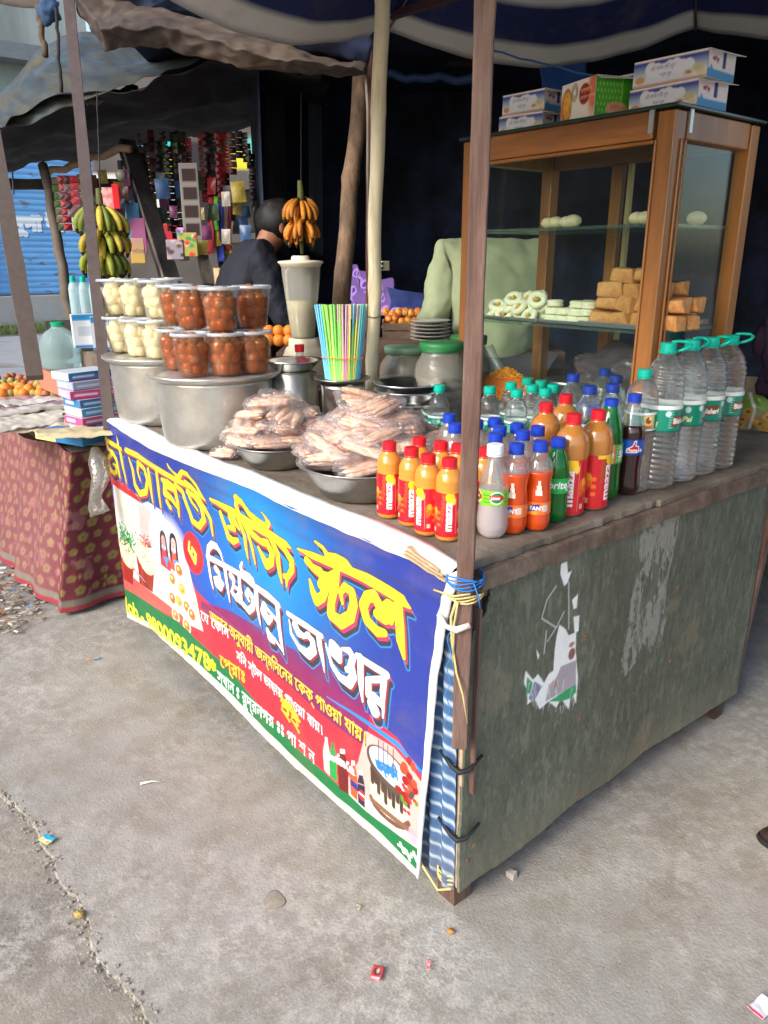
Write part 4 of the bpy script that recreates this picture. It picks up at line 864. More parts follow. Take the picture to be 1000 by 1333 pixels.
def vt(c, t, x, y, size, col, R0, bold=0, slant=0, vertical=False):
    """text on a band: x is an angle, y a height; letters keep their real proportions"""
    PP = text_polys(t); o = []
    for p in PP:
        q = p.copy(); q[:, 0] += slant*q[:, 1]; q = q*size
        if vertical: q = np.stack([-q[:, 1], q[:, 0]], 1)
        o.append(np.stack([x+q[:, 0]/R0, y+q[:, 1]], 1))
    m0 = c.dx; return c.polys(o, col, 1, 0 if not bold else bold)
def mango_label(c, k, R0):
    s = (c.y1-c.y0)/.086; y0 = c.y0
    vt(c, 'maaza', k+.16/ (R0/.0265), y0+.012*s, .0235*s, (250, 246, 244), R0, .0011, vertical=True)
    c.ell(k+.02, y0+.078*s, .34, .0105*s, (250, 196, 30)); c.ell(k+.28, y0+.071*s, .16, .007*s, (250, 214, 70))
    for dx, dy in ((-.42, .074), (-.5, .068), (-.36, .08), (-.56, .077)): c.ell(k+dx, y0+dy*s, .13, .005*s, (20, 110, 40), rot=.4)
    c.ell(k+.78, y0+.045*s, .26, .012*s, (240, 110, 20)); c.ell(k+.84, y0+.05*s, .16, .006*s, (250, 160, 40)); c.ell(k+.66, y0+.034*s, .14, .006*s, (226, 90, 20))
    c.rect(k+.44, y0+.006, k+.47, y0+.08*s, (246, 200, 190), .5)
    c.rect(k+.62, y0+.008*s, k+.86, y0+.016*s, (220, 190, 150)); 
    for j in range(3): c.rect(k+1.0, y0+(.02+j*.012)*s, k+1.3, y0+(.026+j*.012)*s, (240, 120, 30), .8)
def put(kind, spots, group=None):
    """spots: (u, v of base middle, label[, yaw])"""
    proto = bottle(kind); first = True
    for sp in spots:
        u, v, lab = sp[:3]; yaw = sp[3] if len(sp) > 3 else random.uniform(-.3, .3)
        q = P(u, v, z=.7995)
        if kind == 'waterL': y_ = min(np.linspace(.6, 1.3, 1401), key=lambda yy: abs(PR((-.066, yy, .8))[0]-u)); q = (-.066, float(y_), .8)
        o = proto if first else copy_tree(proto); first = False
        o.location = (q[0], q[1], .7995); o.rotation_euler = (0, 0, face(q)+yaw); o['label'] = lab
        if group: o['group'] = group
    return proto
put('mango', [(507, 672, 'small mango juice bottle in red label, leftmost at the front edge', -.05), (535, 682, 'small mango juice bottle, second from left in the front row', .0), (556, 694, 'small mango juice bottle showing the orange back of its red label', 1.25), (583, 701, 'small mango juice bottle nearest the corner post on its left side', 0),
 (545, 664, 'small mango juice bottle behind the second front one', .2), (572, 672, 'small mango juice bottle half hidden behind the front row', .1), (594, 676, 'small mango juice bottle almost hidden by the corner post', .1), (627, 683, 'small mango juice bottle showing just right of the corner post behind the white-capped soda', .3)], 'small mango juice bottles')
put('lime', [(640, 697, 'cloudy lime soda bottle with green label and white cap beside the corner post', .25)])
put('orange', [(667, 692, 'orange soda bottle with blue cap next to the white-capped bottle', -.15), (697, 688, 'orange soda bottle with blue cap next to the small green bottle', .1), ], 'orange soda bottles')
put('waterS', [(570, 597, 'small teal-capped water bottle alone beside the steel pot', .1), (634, 600, 'small teal-capped water bottle directly right of the corner post'), (661, 592, 'small teal-capped water bottle second right of the post'), (668, 606, 'small teal-capped water bottle in the front of its cluster'), (682, 583, 'small teal-capped water bottle in the rear of its cluster'), (688, 597, 'small teal-capped water bottle amid the cluster', ), (699, 588, 'small teal-capped water bottle in the rear right of its cluster'), (704, 604, 'small teal-capped water bottle at the front right of its cluster'), (714, 596, 'small teal-capped water bottle behind the large mango bottles')], 'small teal-capped water bottles')
bl = [(583, 637), (590, 655), (617, 648), (640, 645), (646, 660), (641, 673), (668, 655), (675, 668), (694, 660)]
put('waterS2' if False else 'orange', [(u, v, l, random.uniform(-1, 1)) for (u, v), l in zip(bl, ['blue-capped soda bottle behind the small mango bottles left of the post', 'blue-capped soda bottle touching the post on its left', 'blue-capped soda bottle peeping right of the post', 'blue-capped soda bottle at the back of the blue-capped cluster', 'blue-capped soda bottle in the middle of the blue-capped cluster', 'blue-capped soda bottle right behind the white-capped bottle', 'blue-capped soda bottle at the back behind the first orange one', 'blue-capped soda bottle just behind the first orange one', 'blue-capped soda bottle just behind the second orange one'])], 'orange soda bottles')
put('mangobig', [(738, 668, 'large mango juice bottle in front, beside the small green bottle', .15), (769, 660, 'large mango juice bottle next to the large green bottle', 1.1), (704, 645, 'large mango juice bottle behind the small green bottle', .3), (729, 628, 'large mango juice bottle at the rear of the large ones', .3)], 'large mango juice bottles')
put('green', [(720, 677, 'small green lemon soda bottle in front of the large mango bottles', .0), (765, 622, 'small green lemon soda bottle behind the large mango bottles', .3)], 'green soda bottles')
put('greenbig', [(785, 648, 'tall green lemon soda bottle beside the dark cola bottle', .0)])
put('cola', [(814, 642, 'dark cola bottle with blue label and red thumb mark', .0)])
put('waterM', [(824, 636, 'one litre water bottle with teal cap and picture label beside the cola', .1)])
put('waterL', [(850, 617, 'two litre water bottle with teal handle nearest the cola bottle', .2), (880, 604, 'two litre water bottle with teal handle, second from left', .75), (905, 596, 'two litre water bottle with teal handle, third from left', -.5), (930, 592, 'two litre water bottle with teal handle at the far right end', .15)], 'two litre water bottles')
put('waterB', [(738, 602, 'blue-capped water bottle at the left front of the glass case'), (765, 575, 'blue-capped water bottle against the glass case, leftmost of the back ones'), (778, 590, 'blue-capped water bottle amid the cluster before the glass case'), (792, 605, 'blue-capped water bottle at the front of the cluster before the glass case'), (820, 577, 'blue-capped water bottle close to the wooden cabinet post'), (758, 628, 'blue-capped water bottle behind the rear green bottle'), (787, 624, 'blue-capped water bottle right behind the tall green bottle')], 'blue-capped water bottles before the glass case')

# ================================================================ aluminium pots with tray lids
alu = mat('dull aluminium', (200, 199, 194), rough=.36, metal=.75, var=.12, vs=14, bump=.25, bs=26, c2=(196, 192, 182), dirt=.10)
steel = mat('stainless steel', (225, 225, 225), rough=.24, metal=1, var=.08, vs=6, bump=.03, bs=12)
steel_d = mat('scratched steel', (178, 176, 172), rough=.38, metal=1, var=.15, vs=20, bump=.15, bs=30, dirt=.1)
def pot(u, v, r, h, zlid, label):
    b = P(u, v, z=.7995); d = np.array([b[0]-CAM[0], b[1]-CAM[1]]); d /= np.hypot(*d); c0 = (b[0]+d[0]*r*.95, b[1]+d[1]*r*.95, .7995)
    t = thing('cooking_pot', label, 'cooking pot', c0, group='aluminium pots with tray lids')
    q = M(); q.lathe([(0, .001), (r*.84, .0), (r*.92, .006), (r*.955, .02), (r*.985, h*.4), (r, h-.012), (r*1.01, h), (r*.985, h), (r*.97, h-.01), (r*.93, .03), (0, .02)], 64, fn=lambda rr, z, a: rr*(1+.006*math.sin(3*a+1)*(z > .03)+.0015*math.sin(17*a+z*40)), cap=False); q.build('pot_body', alu, t, smooth=True)
    q = M(); q.lathe([(0, h+.012), (r*.9, h+.010), (r*1.02, h+.004), (r*1.14, h+.018), (r*1.16, h+.016), (r*1.165, h+.011), (r*1.05, h-.003), (0, h+.005)], 64, fn=lambda rr, z, a: rr*(1+.006*math.sin(4*a)), cap=False); q.build('tray_lid', alu, t, smooth=True)
    return c0
potF = pot(288, 588, .172, .195, 1.0, 'large dull aluminium pot carrying tubs of brown sweets on its lid')
potB = pot(220, 556, .170, .205, 1.0, 'large dull aluminium pot carrying tubs of white sweets on its lid')
print('pots', potF, potB, PR((potF[0], potF[1], 1.0)), PR((potB[0], potB[1], 1.0)))
tubp = film('clear tub plastic', (250, 250, 250), opac=.03, rough=.12, diff=.03, dcol=(236, 236, 230))
lidp = film('tub lid plastic', (225, 228, 230), opac=.25, rough=.2, diff=.42, dcol=(222, 226, 230))
syr = mat('brown syrup', (120, 44, 12), rough=.1, trans=.5, ior=1.3, coat=.5)
gj = mat('brown fried sweet ball', (160, 90, 30), rough=.25, var=.35, vs=40, coat=.5, bump=.25, bs=80)
rg = mat('cream sweet ball', (244, 230, 188), rough=.45, var=.06, vs=30, coat=.2, bump=.2, bs=60)
def tub_proto(name, lab):
    t = thing('sweet_tub', lab, 'plastic tub'); r0, r1, h = .041, .054, .118
    q = M(); q.lathe([(0, .002), (r0*.9, .001), (r0, .003), (r0+(r1-r0)*.5, h*.5), (r1, h-.008), (r1+.002, h-.006), (r1+.002, h)], 40, cap=False, fn=lambda r, z, a: r*(1+.006*abs(math.sin(a*9)))); q.build('tub_wall', tubp, t, smooth=True)
    q = M(); q.lathe([(0, h-.002), (r1*.86, h-.002), (r1*.88, h+.003), (r1+.002, h+.004), (r1+.005, h+.001), (r1+.005, h-.005), (r1+.0025, h-.006)], 40, cap=False); q.build('tub_lid', lidp, t, smooth=True)
    return t
brown = tub_proto('sweet_tub', 'x'); q = M(); q.lathe([(0, .004), (.037, .004), (.0385, .006), (.0475, .088), (0, .088)], 32, cap=False); q.build('syrup', film('brown syrup film', (244, 206, 176), opac=.0, rough=.1, diff=.24, dcol=(184, 106, 34)), brown, smooth=True)
white_t = tub_proto('sweet_tub', 'x'); q = M(); q.lathe([(0, .004), (.037, .004), (.0385, .006), (.049, .094), (0, .094)], 32, cap=False); q.build('syrup', film('pale syrup film', (252, 248, 236), opac=.0, rough=.1, diff=.25, dcol=(250, 240, 205)), white_t, smooth=True)
def ball_mesh(m, nm):
    q = M(); q.blob((0, 0, 0), .0195, nz=.05, seg=18, rings=12); return q.build(nm, m, smooth=True)
first_ball = {}
def tubs(proto, spots, mt, nm, lab_t, lab_b, cat, grp_t, grp_b, rb=.0205, layers=((.0225, 4, .0175), (.052, 5, .024), (.0815, 6, .0275), (.101, 4, .016))):
    for i, (pos, wh) in enumerate(spots):
        t = proto if i == 0 else copy_tree(proto); t.location = pos; t.rotation_euler = (0, 0, random.uniform(0, 6)); t['label'] = '%s, %s' % (lab_t, wh); t['group'] = grp_t
        for z, n, rr in layers:
            a0 = random.uniform(0, 6)
            for k in range(n):
                a = a0+2*math.pi*k/n; a_c = face(pos)
                if math.cos(a-a_c) < -.45: continue      # the far side of a packed tub cannot be seen
                if nm not in first_ball: first_ball[nm] = o = ball_mesh(mt, nm)
                else: o = first_ball[nm].copy(); COL.objects.link(o)
                s = rb/.0195*random.uniform(.86, 1.1); o.scale = (s, s, s*random.uniform(.92, 1.0)); o.rotation_euler = [random.uniform(0, 6) for _ in range(3)]
                o.location = (pos[0]+rr*math.cos(a), pos[1]+rr*math.sin(a), pos[2]+z+random.uniform(-.005, .005))
                tag(o, '%s, %s' % (lab_b, wh), cat, grp_b)
ZT = .7995+.195+.0125; ZB = .7995+.205+.0125; TH = .1225
gq = lambda u, v, z: tuple(P(u, v, z=z))
low = [((296, 488), 'lower front middle'), ((253, 489), 'lower front left'), ((331, 485), 'lower right behind'), ((232, 480), 'lower far left behind'), ((287, 474), 'lower rear')]
GJ = [(gq(u, v, ZT), w_) for (u, v), w_ in low]
hi = [((293, 487), 'upper front middle'), ((257, 483), 'upper front left'), ((333, 480), 'upper right behind'), ((236, 474), 'upper far left behind')]
GJ += [(tuple(np.array(gq(u, v, ZT))+np.array([0, 0, TH])), w_) for (u, v), w_ in hi]
tubs(brown, GJ, gj, 'sweet_ball', 'clear tub packed with brown sweet balls on the front pot', 'syrupy brown sweet ball inside the brown tub', 'sweet', 'tubs of brown sweets', 'brown sweet balls')
lowb = [((207, 466), 'lower front right'), ((183, 463), 'lower middle'), ((160, 458), 'lower left'), ((222, 452), 'lower rear')]
RG = [(gq(u, v, ZB), w_) for (u, v), w_ in lowb]
hib = [((212, 463), 'upper front right'), ((182, 458), 'upper middle'), ((158, 456), 'upper left'), ((226, 452), 'upper rear')]
RG += [(tuple(np.array(gq(u, v, ZB))+np.array([0, 0, TH])), w_) for (u, v), w_ in hib]
tubs(white_t, RG, rg, 'milk_sweet_ball', 'clear tub packed with cream sweet balls on the rear pot', 'soft cream sweet ball inside the pale tub', 'sweet', 'tubs of cream sweets', 'cream sweet balls', rb=.021)

# ================================================================ bowls heaped with bagged pastries
def bowl(u, v, r, h, label, zc=.7995):
    b = P(u, v, z=zc); d = np.array([b[0]-CAM[0], b[1]-CAM[1]]); d /= np.hypot(*d); c0 = (b[0]+d[0]*r*.6, b[1]+d[1]*r*.6, zc)
    q = M(); q.lathe([(0, .002), (r*.58, .0), (r*.68, .006), (r*.82, h*.45), (r*.92, h*.85), (r*.96, h*.96), (r*1.06, h), (r*1.06, h+.003), (r*.95, h*.98), (r*.88, h*.8), (r*.6, .01), (0, .008)], 64, cap=False, fn=lambda rr, z, a: rr*(1+.004*math.sin(5*a)))
    o = q.build('steel_bowl', steel_d, smooth=True); o.location = c0; tag(o, label, 'bowl'); return c0
b1 = bowl(362, 613, .115, .062, 'shallow steel bowl heaped with bagged pastries, the smaller one beside the front pot')
b2 = bowl(474, 656, .148, .078, 'wide shallow steel bowl heaped with bagged pastries, nearest the mango bottles')
pastry = mat('flaky sugared pastry', (240, 200, 172), rough=.75, var=.22, vs=45, bump=1, bs=90, c2=(214, 154, 112), c2t=.57)
bagf = film('crinkled clear bag', (248, 248, 250), opac=.06, rough=.05, diff=.09, dcol=(250, 236, 232), bump=1, bs=80)
def wad(L_, W_, Hh, seed, cr=.09, puff=1.0):
    """crinkled pillow bag with flat sealed ends"""
    def f(u, v):
        a = 2*math.pi*u; t = v*2-1; e = max(0, 1-abs(t)**3.2)**.5*.92+.05
        x = t*L_/2; w_ = W_/2*(e*.6+.4)*math.cos(a); z = Hh/2*e*math.sin(a)*puff
        n = mnoise.noise(Vector((x*26+seed, math.cos(a)*2.2, math.sin(a)*2.2)))*cr+mnoise.noise(Vector((x*70+seed, math.cos(a)*5, math.sin(a)*5)))*cr*.6
        return (x+n*.07*.3, w_*(1+n*1.6), z*(1+n*2.2)+n*.02)
    return grid(f, 30, 22, close_u=True)
packs = []
for sd_ in range(5):
    t = thing('pastry_packet', 'x', 'pastry packet'); g = random.Random(100+sd_)
    q = M(); q.add(*wad(.150, .088, .044, sd_*7.3, cr=.22)); q.build('plastic_bag', bagf, t, smooth=True)
    for k in range(4):
        q = M(); y = (k-1.5)*.018+g.uniform(-.003, .003); z = g.uniform(-.006, .008); L2 = g.uniform(.094, .116)
        R = Matrix.Rotation(g.uniform(-.25, .25), 3, 'Z') @ Matrix.Rotation(g.uniform(-.1, .1), 3, 'Y')
        for j in range(2): q.blob((g.uniform(-.004, .004), y+j*.006, z+j*.007), (L2/2, .0105, .0068), nz=.22, fr=3.2, seg=18, rings=14, R=R @ Matrix.Rotation(math.pi/2*0, 3, 'Y'), seed=sd_*10+k*2+j)
        q.build('pastry', pastry, t, smooth=True)
    packs.append(t)
used = [False]*5
def packet(pos, rz, tx, ty, i, label, s=1):
    k = i % 5; o = packs[k] if not used[k] else copy_tree(packs[k]); used[k] = True
    o.location = pos; o.rotation_euler = (tx, ty, rz); o.scale = (s, s, s); o['label'] = label; o['group'] = 'bagged pastries heaped in the bowls'
g = random.Random(42); cnt = 0
def heap(c0, r, z0, layers, where):
    global cnt
    for li, (n, rr, z) in enumerate(layers):
        for k in range(n):
            a = 2*math.pi*k/n+li*.7+g.uniform(-.2, .2); x = c0[0]+rr*math.cos(a); y = c0[1]+rr*math.sin(a)
            th = ('bottom', 'second', 'third', 'top')[min(li, 3)]
            packet((x, y, z0+z+g.uniform(-.005, .005)), a+math.pi/2+g.uniform(-.6, .6), g.uniform(-.35, .35), g.uniform(-.25, .25), cnt, 'clear bag of long sugared pastries in the %s layer of the %s bowl' % (th, where), g.uniform(.95, 1.1)); cnt += 1
fwd = np.array([FW[0], FW[1]])/np.hypot(FW[0], FW[1])
side_v = np.array([RT[0], RT[1]])/np.hypot(RT[0], RT[1])
c1 = (b1[0]+fwd[0]*.045, b1[1]+fwd[1]*.045); c2_ = (b2[0]+fwd[0]*.06+side_v[0]*.02, b2[1]+fwd[1]*.06+side_v[1]*.02)
heap(c1, .1, .86, [(7, .092, .010), (6, .078, .038), (4, .055, .068), (2, .035, .096)], 'smaller')
heap(c2_, .14, .87, [(10, .14, .016), (9, .118, .044), (7, .088, .072), (4, .055, .1), (2, .03, .125)], 'wider')
q_ = P(293, 597, z=.7995); packet((q_[0], q_[1], .815), .3, .1, 0, 1, 'single clear bag of pastry lying on the counter between pot and bowl', .62)
# ================================================================ steel pots and plates, straws, mixer, jars, posts at the counter
def steel_pot(u, v, r, h, zc, label):
    b = P(u, v, z=zc); c0 = (b[0], b[1], zc); q = M(); q.lathe([(0, .001), (r*.9, 0), (r, .01), (r, h-.01), (r*1.06, h), (r*1.04, h+.002), (r*.98, h-.008), (r*.95, .02), (0, .015)], 56, cap=False); o = q.build('steel_pot', steel, smooth=True); o.location = c0; tag(o, label, 'steel pot'); return c0
_q = P(531, 497, d=2.1); _h = float(_q[2])-.7995-.055; _b = PR((_q[0], _q[1], .7995)); sp1 = steel_pot(float(_b[0]), float(_b[1]), .078, _h, .7995, 'bright steel pot under the stacked bowls beside the small water bottle')
for k, (dz, r) in enumerate(((_h, .096), (_h+.02, .099))):
    q = M(); q.lathe([(0, .002), (r*.45, 0), (r*.6, .006), (r*.9, .03), (r*1.0, .033), (r*1.0, .036), (r*.88, .033), (r*.58, .010), (0, .006)], 56, cap=False); o = q.build('steel_bowl', steel, smooth=True); o.location = (sp1[0], sp1[1], .7995+dz); tag(o, ['lower wide steel bowl stacked on the bright steel pot', 'upper shiny steel bowl open on the bright steel pot'][k], 'bowl')
sp2 = np.array(P(446, 497, d=2.15)); print('straw plate', sp2); zpl = sp2[2]
c0 = (sp2[0], sp2[1], .7995); q = M(); hh = zpl-.7995-.004; q.lathe([(0, .001), (.054, 0), (.060, .01), (.060, hh-.01), (.064, hh), (.058, hh-.008), (0, hh-.02)], 48, cap=False); o = q.build('steel_pot', steel, smooth=True); o.location = c0; tag(o, 'steel pot standing under the plate of drinking straws', 'steel pot')
q = M(); q.lathe([(0, .002), (.05, .0), (.058, .004), (.078, .012), (.080, .015), (.077, .015), (.056, .007), (0, .005)], 56, cap=False); o = q.build('steel_plate', steel_d, smooth=True); o.location = (sp2[0], sp2[1], zpl-.002); tag(o, 'round steel plate holding the bundle of drinking straws', 'plate')
sc = [((120, 200, 240), 'blue'), ((150, 226, 110), 'green'), ((240, 226, 110), 'yellow'), ((240, 170, 190), 'pink'), ((110, 214, 190), 'mint')]
sm = [mat('%s straw plastic' % n, c, rough=.35, sss=.2) for c, n in sc]; spro = {}
pat = 'BBBBbGGGYGgGGGYPPPYYGGYYBMBB'; K_ = {'B': 0, 'b': 0, 'G': 1, 'g': 1, 'Y': 2, 'P': 3, 'M': 4}; g = random.Random(8); cnt_s = 0
side = np.array([RT[0], RT[1]])/np.hypot(RT[0], RT[1])
for row in range(3):
    for k, chh in enumerate(pat):
        if row == 2 and k % 2: continue
        i = K_[chh] if row == 0 else g.choice([0, 1, 1, 2, 2, 3, 4]); f = (k-13.5)/13.5; off_s = f*.058*(1-.12*row); dep = -.042*math.sqrt(max(0, 1-f*f))+row*.016+.02*abs(f)
        if i not in spro:
            q = M(); q.lathe([(.0024, 0), (.0024, .205)], 8, cap=False); q.lathe([(.0018, .0), (.0018, .205)], 8, cap=False); spro[i] = o = q.build('drinking_straw', sm[i], smooth=True)
        else: o = spro[i].copy(); COL.objects.link(o)
        x = sp2[0]+side[0]*off_s*.82+fwd[0]*dep*.7; y = sp2[1]+side[1]*off_s*.82+fwd[1]*dep*.7; o.location = (x, y, zpl+.006+g.uniform(0, .002))
        lean = f*.13+g.uniform(-.02, .02); ax = Vector((fwd[0], fwd[1], 0)); o.rotation_euler = (Matrix.Rotation(lean, 3, ax) @ Matrix.Rotation(g.uniform(-.03, .03)-.03+.04*row, 3, Vector((side[0], side[1], 0)))).to_euler()
        tag(o, 'thin %s plastic straw in the bundle on the steel plate' % sc[i][1], 'drinking straw', 'straws bundled on the plate')
q = M(); pts = [Vector((sp2[0]+side[0]*.058*math.cos(t)+fwd[0]*.036*math.sin(t), sp2[1]+side[1]*.058*math.cos(t)+fwd[1]*.036*math.sin(t), zpl+.068+.003*math.sin(2*t))) for t in np.linspace(0, 2*math.pi, 40)]; q.tube(pts, .0016, 6); tag(q.build('rubber_band', mat('orange rubber band', (214, 130, 60), rough=.6), smooth=True), 'orange rubber band round the bundle of drinking straws', 'rubber band')
# small steel bowl on a stack left of straws
q0 = np.array(P(382, 482, d=2.3)); q = M(); q.lathe([(0, .001), (.05, 0), (.06, .006), (.078, .026), (.088, .030), (.088, .033), (.074, .03), (.05, .008), (0, .006)], 48, cap=False); o = q.build('steel_bowl', steel, smooth=True); o.location = q0; tag(o, 'small steel bowl beside the brown tubs under the mixer', 'bowl')
q = M(); hh = q0[2]-.7995; q.lathe([(0, 0), (.07, 0), (.075, .01), (.072, hh-.008), (.06, hh-.001), (0, hh-.002)], 40, cap=False); o = q.build('steel_pot', steel_d, smooth=True); o.location = (q0[0], q0[1], .7995); tag(o, 'dull steel pot under the small bowl beside the tubs', 'steel pot')
# mixer
mx = np.array(P(397, 500, d=2.62)); print('mixer', mx)
t = thing('mixer_grinder', 'cream mixer grinder with tall clear jar half full of yellowish drink', 'mixer grinder', tuple(mx), rz=face(mx)+2.2)
t.scale = (.86, .86, .97)
cream = mat('cream appliance plastic', (222, 210, 184), rough=.4, var=.06, dirt=.25); 
q = M(); 
def sq(r, z, a): k = (abs(math.cos(a))**4+abs(math.sin(a))**4)**-.25; return r*(1+(k-1)*.8)
q.lathe([(0, 0), (.085, 0), (.09, .006), (.086, .03), (.078, .085), (.062, .125), (.052, .135), (.05, .16), (0, .16)], 40, fn=sq); q.build('motor_base', cream, t, smooth=True)
q = M(); q.lathe([(.013, 0), (.015, .004), (.013, .016), (0, .017)], 20, c=(.082, 0, .05), R=Matrix.Rotation(math.pi/2, 3, 'Y')); q.build('knob', CAPS['red'], t, smooth=True)
q = M(); q.lathe([(0, .162), (.045, .162), (.047, .17), (.058, .25), (.072, .36), (.076, .405), (.080, .412)], 32, cap=False, fn=lambda r, z, a: r*(1+.012*math.cos(6*a))); q.build('jar', film('scratched jar plastic', (226, 226, 220), opac=.10, rough=.2, diff=.30, dcol=(206, 204, 196)), t, smooth=True)
q = M(); q.lathe([(0, .165), (.043, .166), (.045, .175), (.054, .25), (.060, .285), (0, .286)], 32, cap=False); q.build('drink', mat('yellowish lassi', (232, 218, 168), rough=.4), t, smooth=True)
q = M(); q.lathe([(0, .428), (.03, .432), (.034, .428), (.036, .418), (.072, .416), (.086, .414), (.087, .409), (.080, .405), (.076, .396), (0, .396)], 32, cap=False); q.build('jar_lid', cream, t, smooth=True)
q = M(); q.tube([(0, .076, .39), (0, .098, .38), (0, .094, .30), (0, .07, .21), (0, .05, .19)], .006, 8); q.build('jar_handle', cream, t, smooth=True)
tb = M(); tb.box((mx[0], mx[1], (mx[2]+.80)/2-.001), (.26, .2, mx[2]-.802)); tag(tb.build('wooden_box', wood_grey, bevel=.004), 'low grey wooden box lifting the mixer grinder', 'box')
# red-capped clear glass bottle in front of mixer
rb = np.array(P(392, 508, d=2.42)); t = thing('glass_bottle', 'small empty clear bottle with red square cap before the mixer', 'bottle', tuple(rb))
q = M(); q.lathe(prof_interp([(0, 0), (.022, 0), (.023, .01), (.022, .06), (.013, .1), (.012, .125)], 30), 24, cap=False); q.build('bottle_body', clearp, t, smooth=True); q = M(); q.lathe([(.0145, .12), (.015, .143), (0, .144)], 20); q.build('cap', CAPS['red'], t)
# glass jars with green lids
jarm = film('frosted jar plastic', (220, 226, 222), opac=.08, rough=.25, diff=.45, dcol=(150, 146, 134), bump=.4, bs=30)
fill_j = mat('grey snack filling', (150, 140, 124), rough=.9, var=.5, vs=60, bump=1, bs=60)
for u, v, dd, hh, r, gl_, lab in [(573, 560, 2.25, .295, .078, (40, 118, 66), 'tall frosted snack jar with bright green lid beside the post'), (530, 540, 2.42, .20, .088, (96, 130, 104), 'squat frosted jar with dull green lid behind the steel bowls'), (607, 545, 2.45, .33, .070, (40, 118, 60), 'frosted jar with green lid half hidden behind the corner post')]:
    p0 = np.array(P(u, v, d=dd)); p0[2] = max(p0[2], .80); top = np.array(P(u, {573: 441, 530: 447, 607: 433}[u], d=dd)); hh = top[2]-p0[2]; t = thing('snack_jar', lab, 'jar', tuple(p0), group='frosted snack jars')
    q = M(); q.lathe(prof_interp([(0, .002), (r*.9, 0), (r, .012), (r, hh*.62), (r*.96, hh*.74), (r*.8, hh*.84), (r*.72, hh*.86), (r*.72, hh*.93)], 60), 40, cap=False, fn=lambda rr, z, a: rr*(1+.02*math.sin(z*240)) if z < hh*.6 else rr); q.build('jar_body', jarm, t, smooth=True)
    q = M(); q.lathe([(0, .004), (r*.92, .004), (r*.95, hh*.55), (0, hh*.58)], 28, cap=False); q.build('filling', fill_j, t, smooth=True)
    q = M(); q.lathe([(r*.8, hh*.9), (r*.82, hh*.985), (r*.78, hh), (0, hh)], 40, fn=lambda rr, z, a: rr*(1+.01*math.cos(40*a))); q.build('lid', mat('green lid %d' % u, gl_, rough=.45), t, smooth=True)
# bamboo poles
bam = mat('pale peeled bamboo', (214, 204, 174), rough=.6, var=.12, vs=20, stretch=(1, 1, .15), c2=(150, 130, 96), c2t=.66, bump=.5, bs=60, dirt=.25)
bamd = mat('brown knotty bamboo', (122, 98, 76), rough=.85, var=.4, vs=22, stretch=(1, 1, .2), bump=1, bs=60, c2=(84, 66, 52))
def pole(name, pts, r0, r1, m_, label, knots=(), n=50):
    pts = np.array(pts); s = np.linspace(0, 1, n); dd = np.linspace(0, 1, len(pts)); pp = np.stack([np.interp(s, dd, pts[:, k]) for k in range(3)], 1)
    rs = [(r0+(r1-r0)*t)*(1+.05*mnoise.noise(Vector((t*14, r0*90, 0)))+sum(.16*math.exp(-((t-k)/.008)**2) for k in knots)) for t in s]
    for i in range(n): pp[i] += np.array([mnoise.noise(Vector((s[i]*6, 1, r0*50))), mnoise.noise(Vector((s[i]*6, 5, r0*50))), 0])*.006
    q = M(); q.tube([Vector(p) for p in pp], rs, 16); return tag(q.build(name, m_, smooth=True), label, 'pole')
pa, pb = P(484, 490, y=.5), P(497, -10, y=.5); dr = (pb-pa)/(pb[2]-pa[2])
pole('bamboo_pole', [pa+dr*(.8-pa[2]), pb+dr*.3], .0175, .021, bam, 'pale peeled bamboo pole standing behind the bowls on the counter', (.16, .31, .62, .8))
q = M(); cpt = npts(pa+dr*(P(484, 412, y=.5)[2]-pa[2])); q.tube([cpt+Vector((math.cos(t)*.021, math.sin(t)*.021, .002*math.sin(3*t))) for t in np.linspace(0, 2*math.pi, 16)], .0012, 5); tag(q.build('pole_wire', mat('dark tie wire', (60, 50, 44), rough=.7), smooth=True), 'thin dark wire wound round the pale bamboo pole', 'wire')
# ================================================================ glass display cabinet on the counter
teak = mat('varnished teak', (168, 110, 54), rough=.45, var=.35, vs=10, stretch=(.5, .5, .06), c2=(104, 66, 34), c2t=.56, bump=.3, bs=60, coat=.25)
teak_h = mat('varnished teak rail', (162, 104, 50), rough=.45, var=.35, vs=10, stretch=(.06, .5, .6), c2=(100, 62, 32), c2t=.56, bump=.3, bs=60, coat=.25)
glass = film('dusty window glass', (246, 252, 249), opac=.012, rough=.02, diff=.008, dcol=(170, 180, 176))
shelfg = film('greenish shelf glass', (226, 242, 234), opac=.08, rough=.1, diff=.15, dcol=(150, 172, 160))
X0, X1, Y0, Y1, Z0, Z1 = -.762, -.118, .722, 1.10, .8, 1.632
cab = thing('display_cabinet', 'wooden framed glass display cabinet standing on the counter', 'display cabinet', (0, 0, 0))
for i, (x, y) in enumerate([(X1, Y0), (X0, Y0), (X1, Y1), (X0, Y1)]):
    q = M(); w_ = .044 if (x, y) == (X1, Y0) else .038; q.beam((x-(w_/2 if x == X1 else -w_/2), y+(w_/2 if y == Y0 else -w_/2), Z0), (x-(w_/2 if x == X1 else -w_/2), y+(w_/2 if y == Y0 else -w_/2), Z1-.004), w_, w_)
    if (x, y) == (X1, Y0):
        for k in range(3): q.beam((x-.044+.0025, y-.004-.0, Z0) if k == 0 else (x+.003, y+.012+.016*k, Z0), (x-.044+.0025, y-.004, Z1-.06) if k == 0 else (x+.003, y+.012+.016*k, Z1-.06), .006)
    q.build('corner_post', teak, cab, bevel=.003)
hz = .058
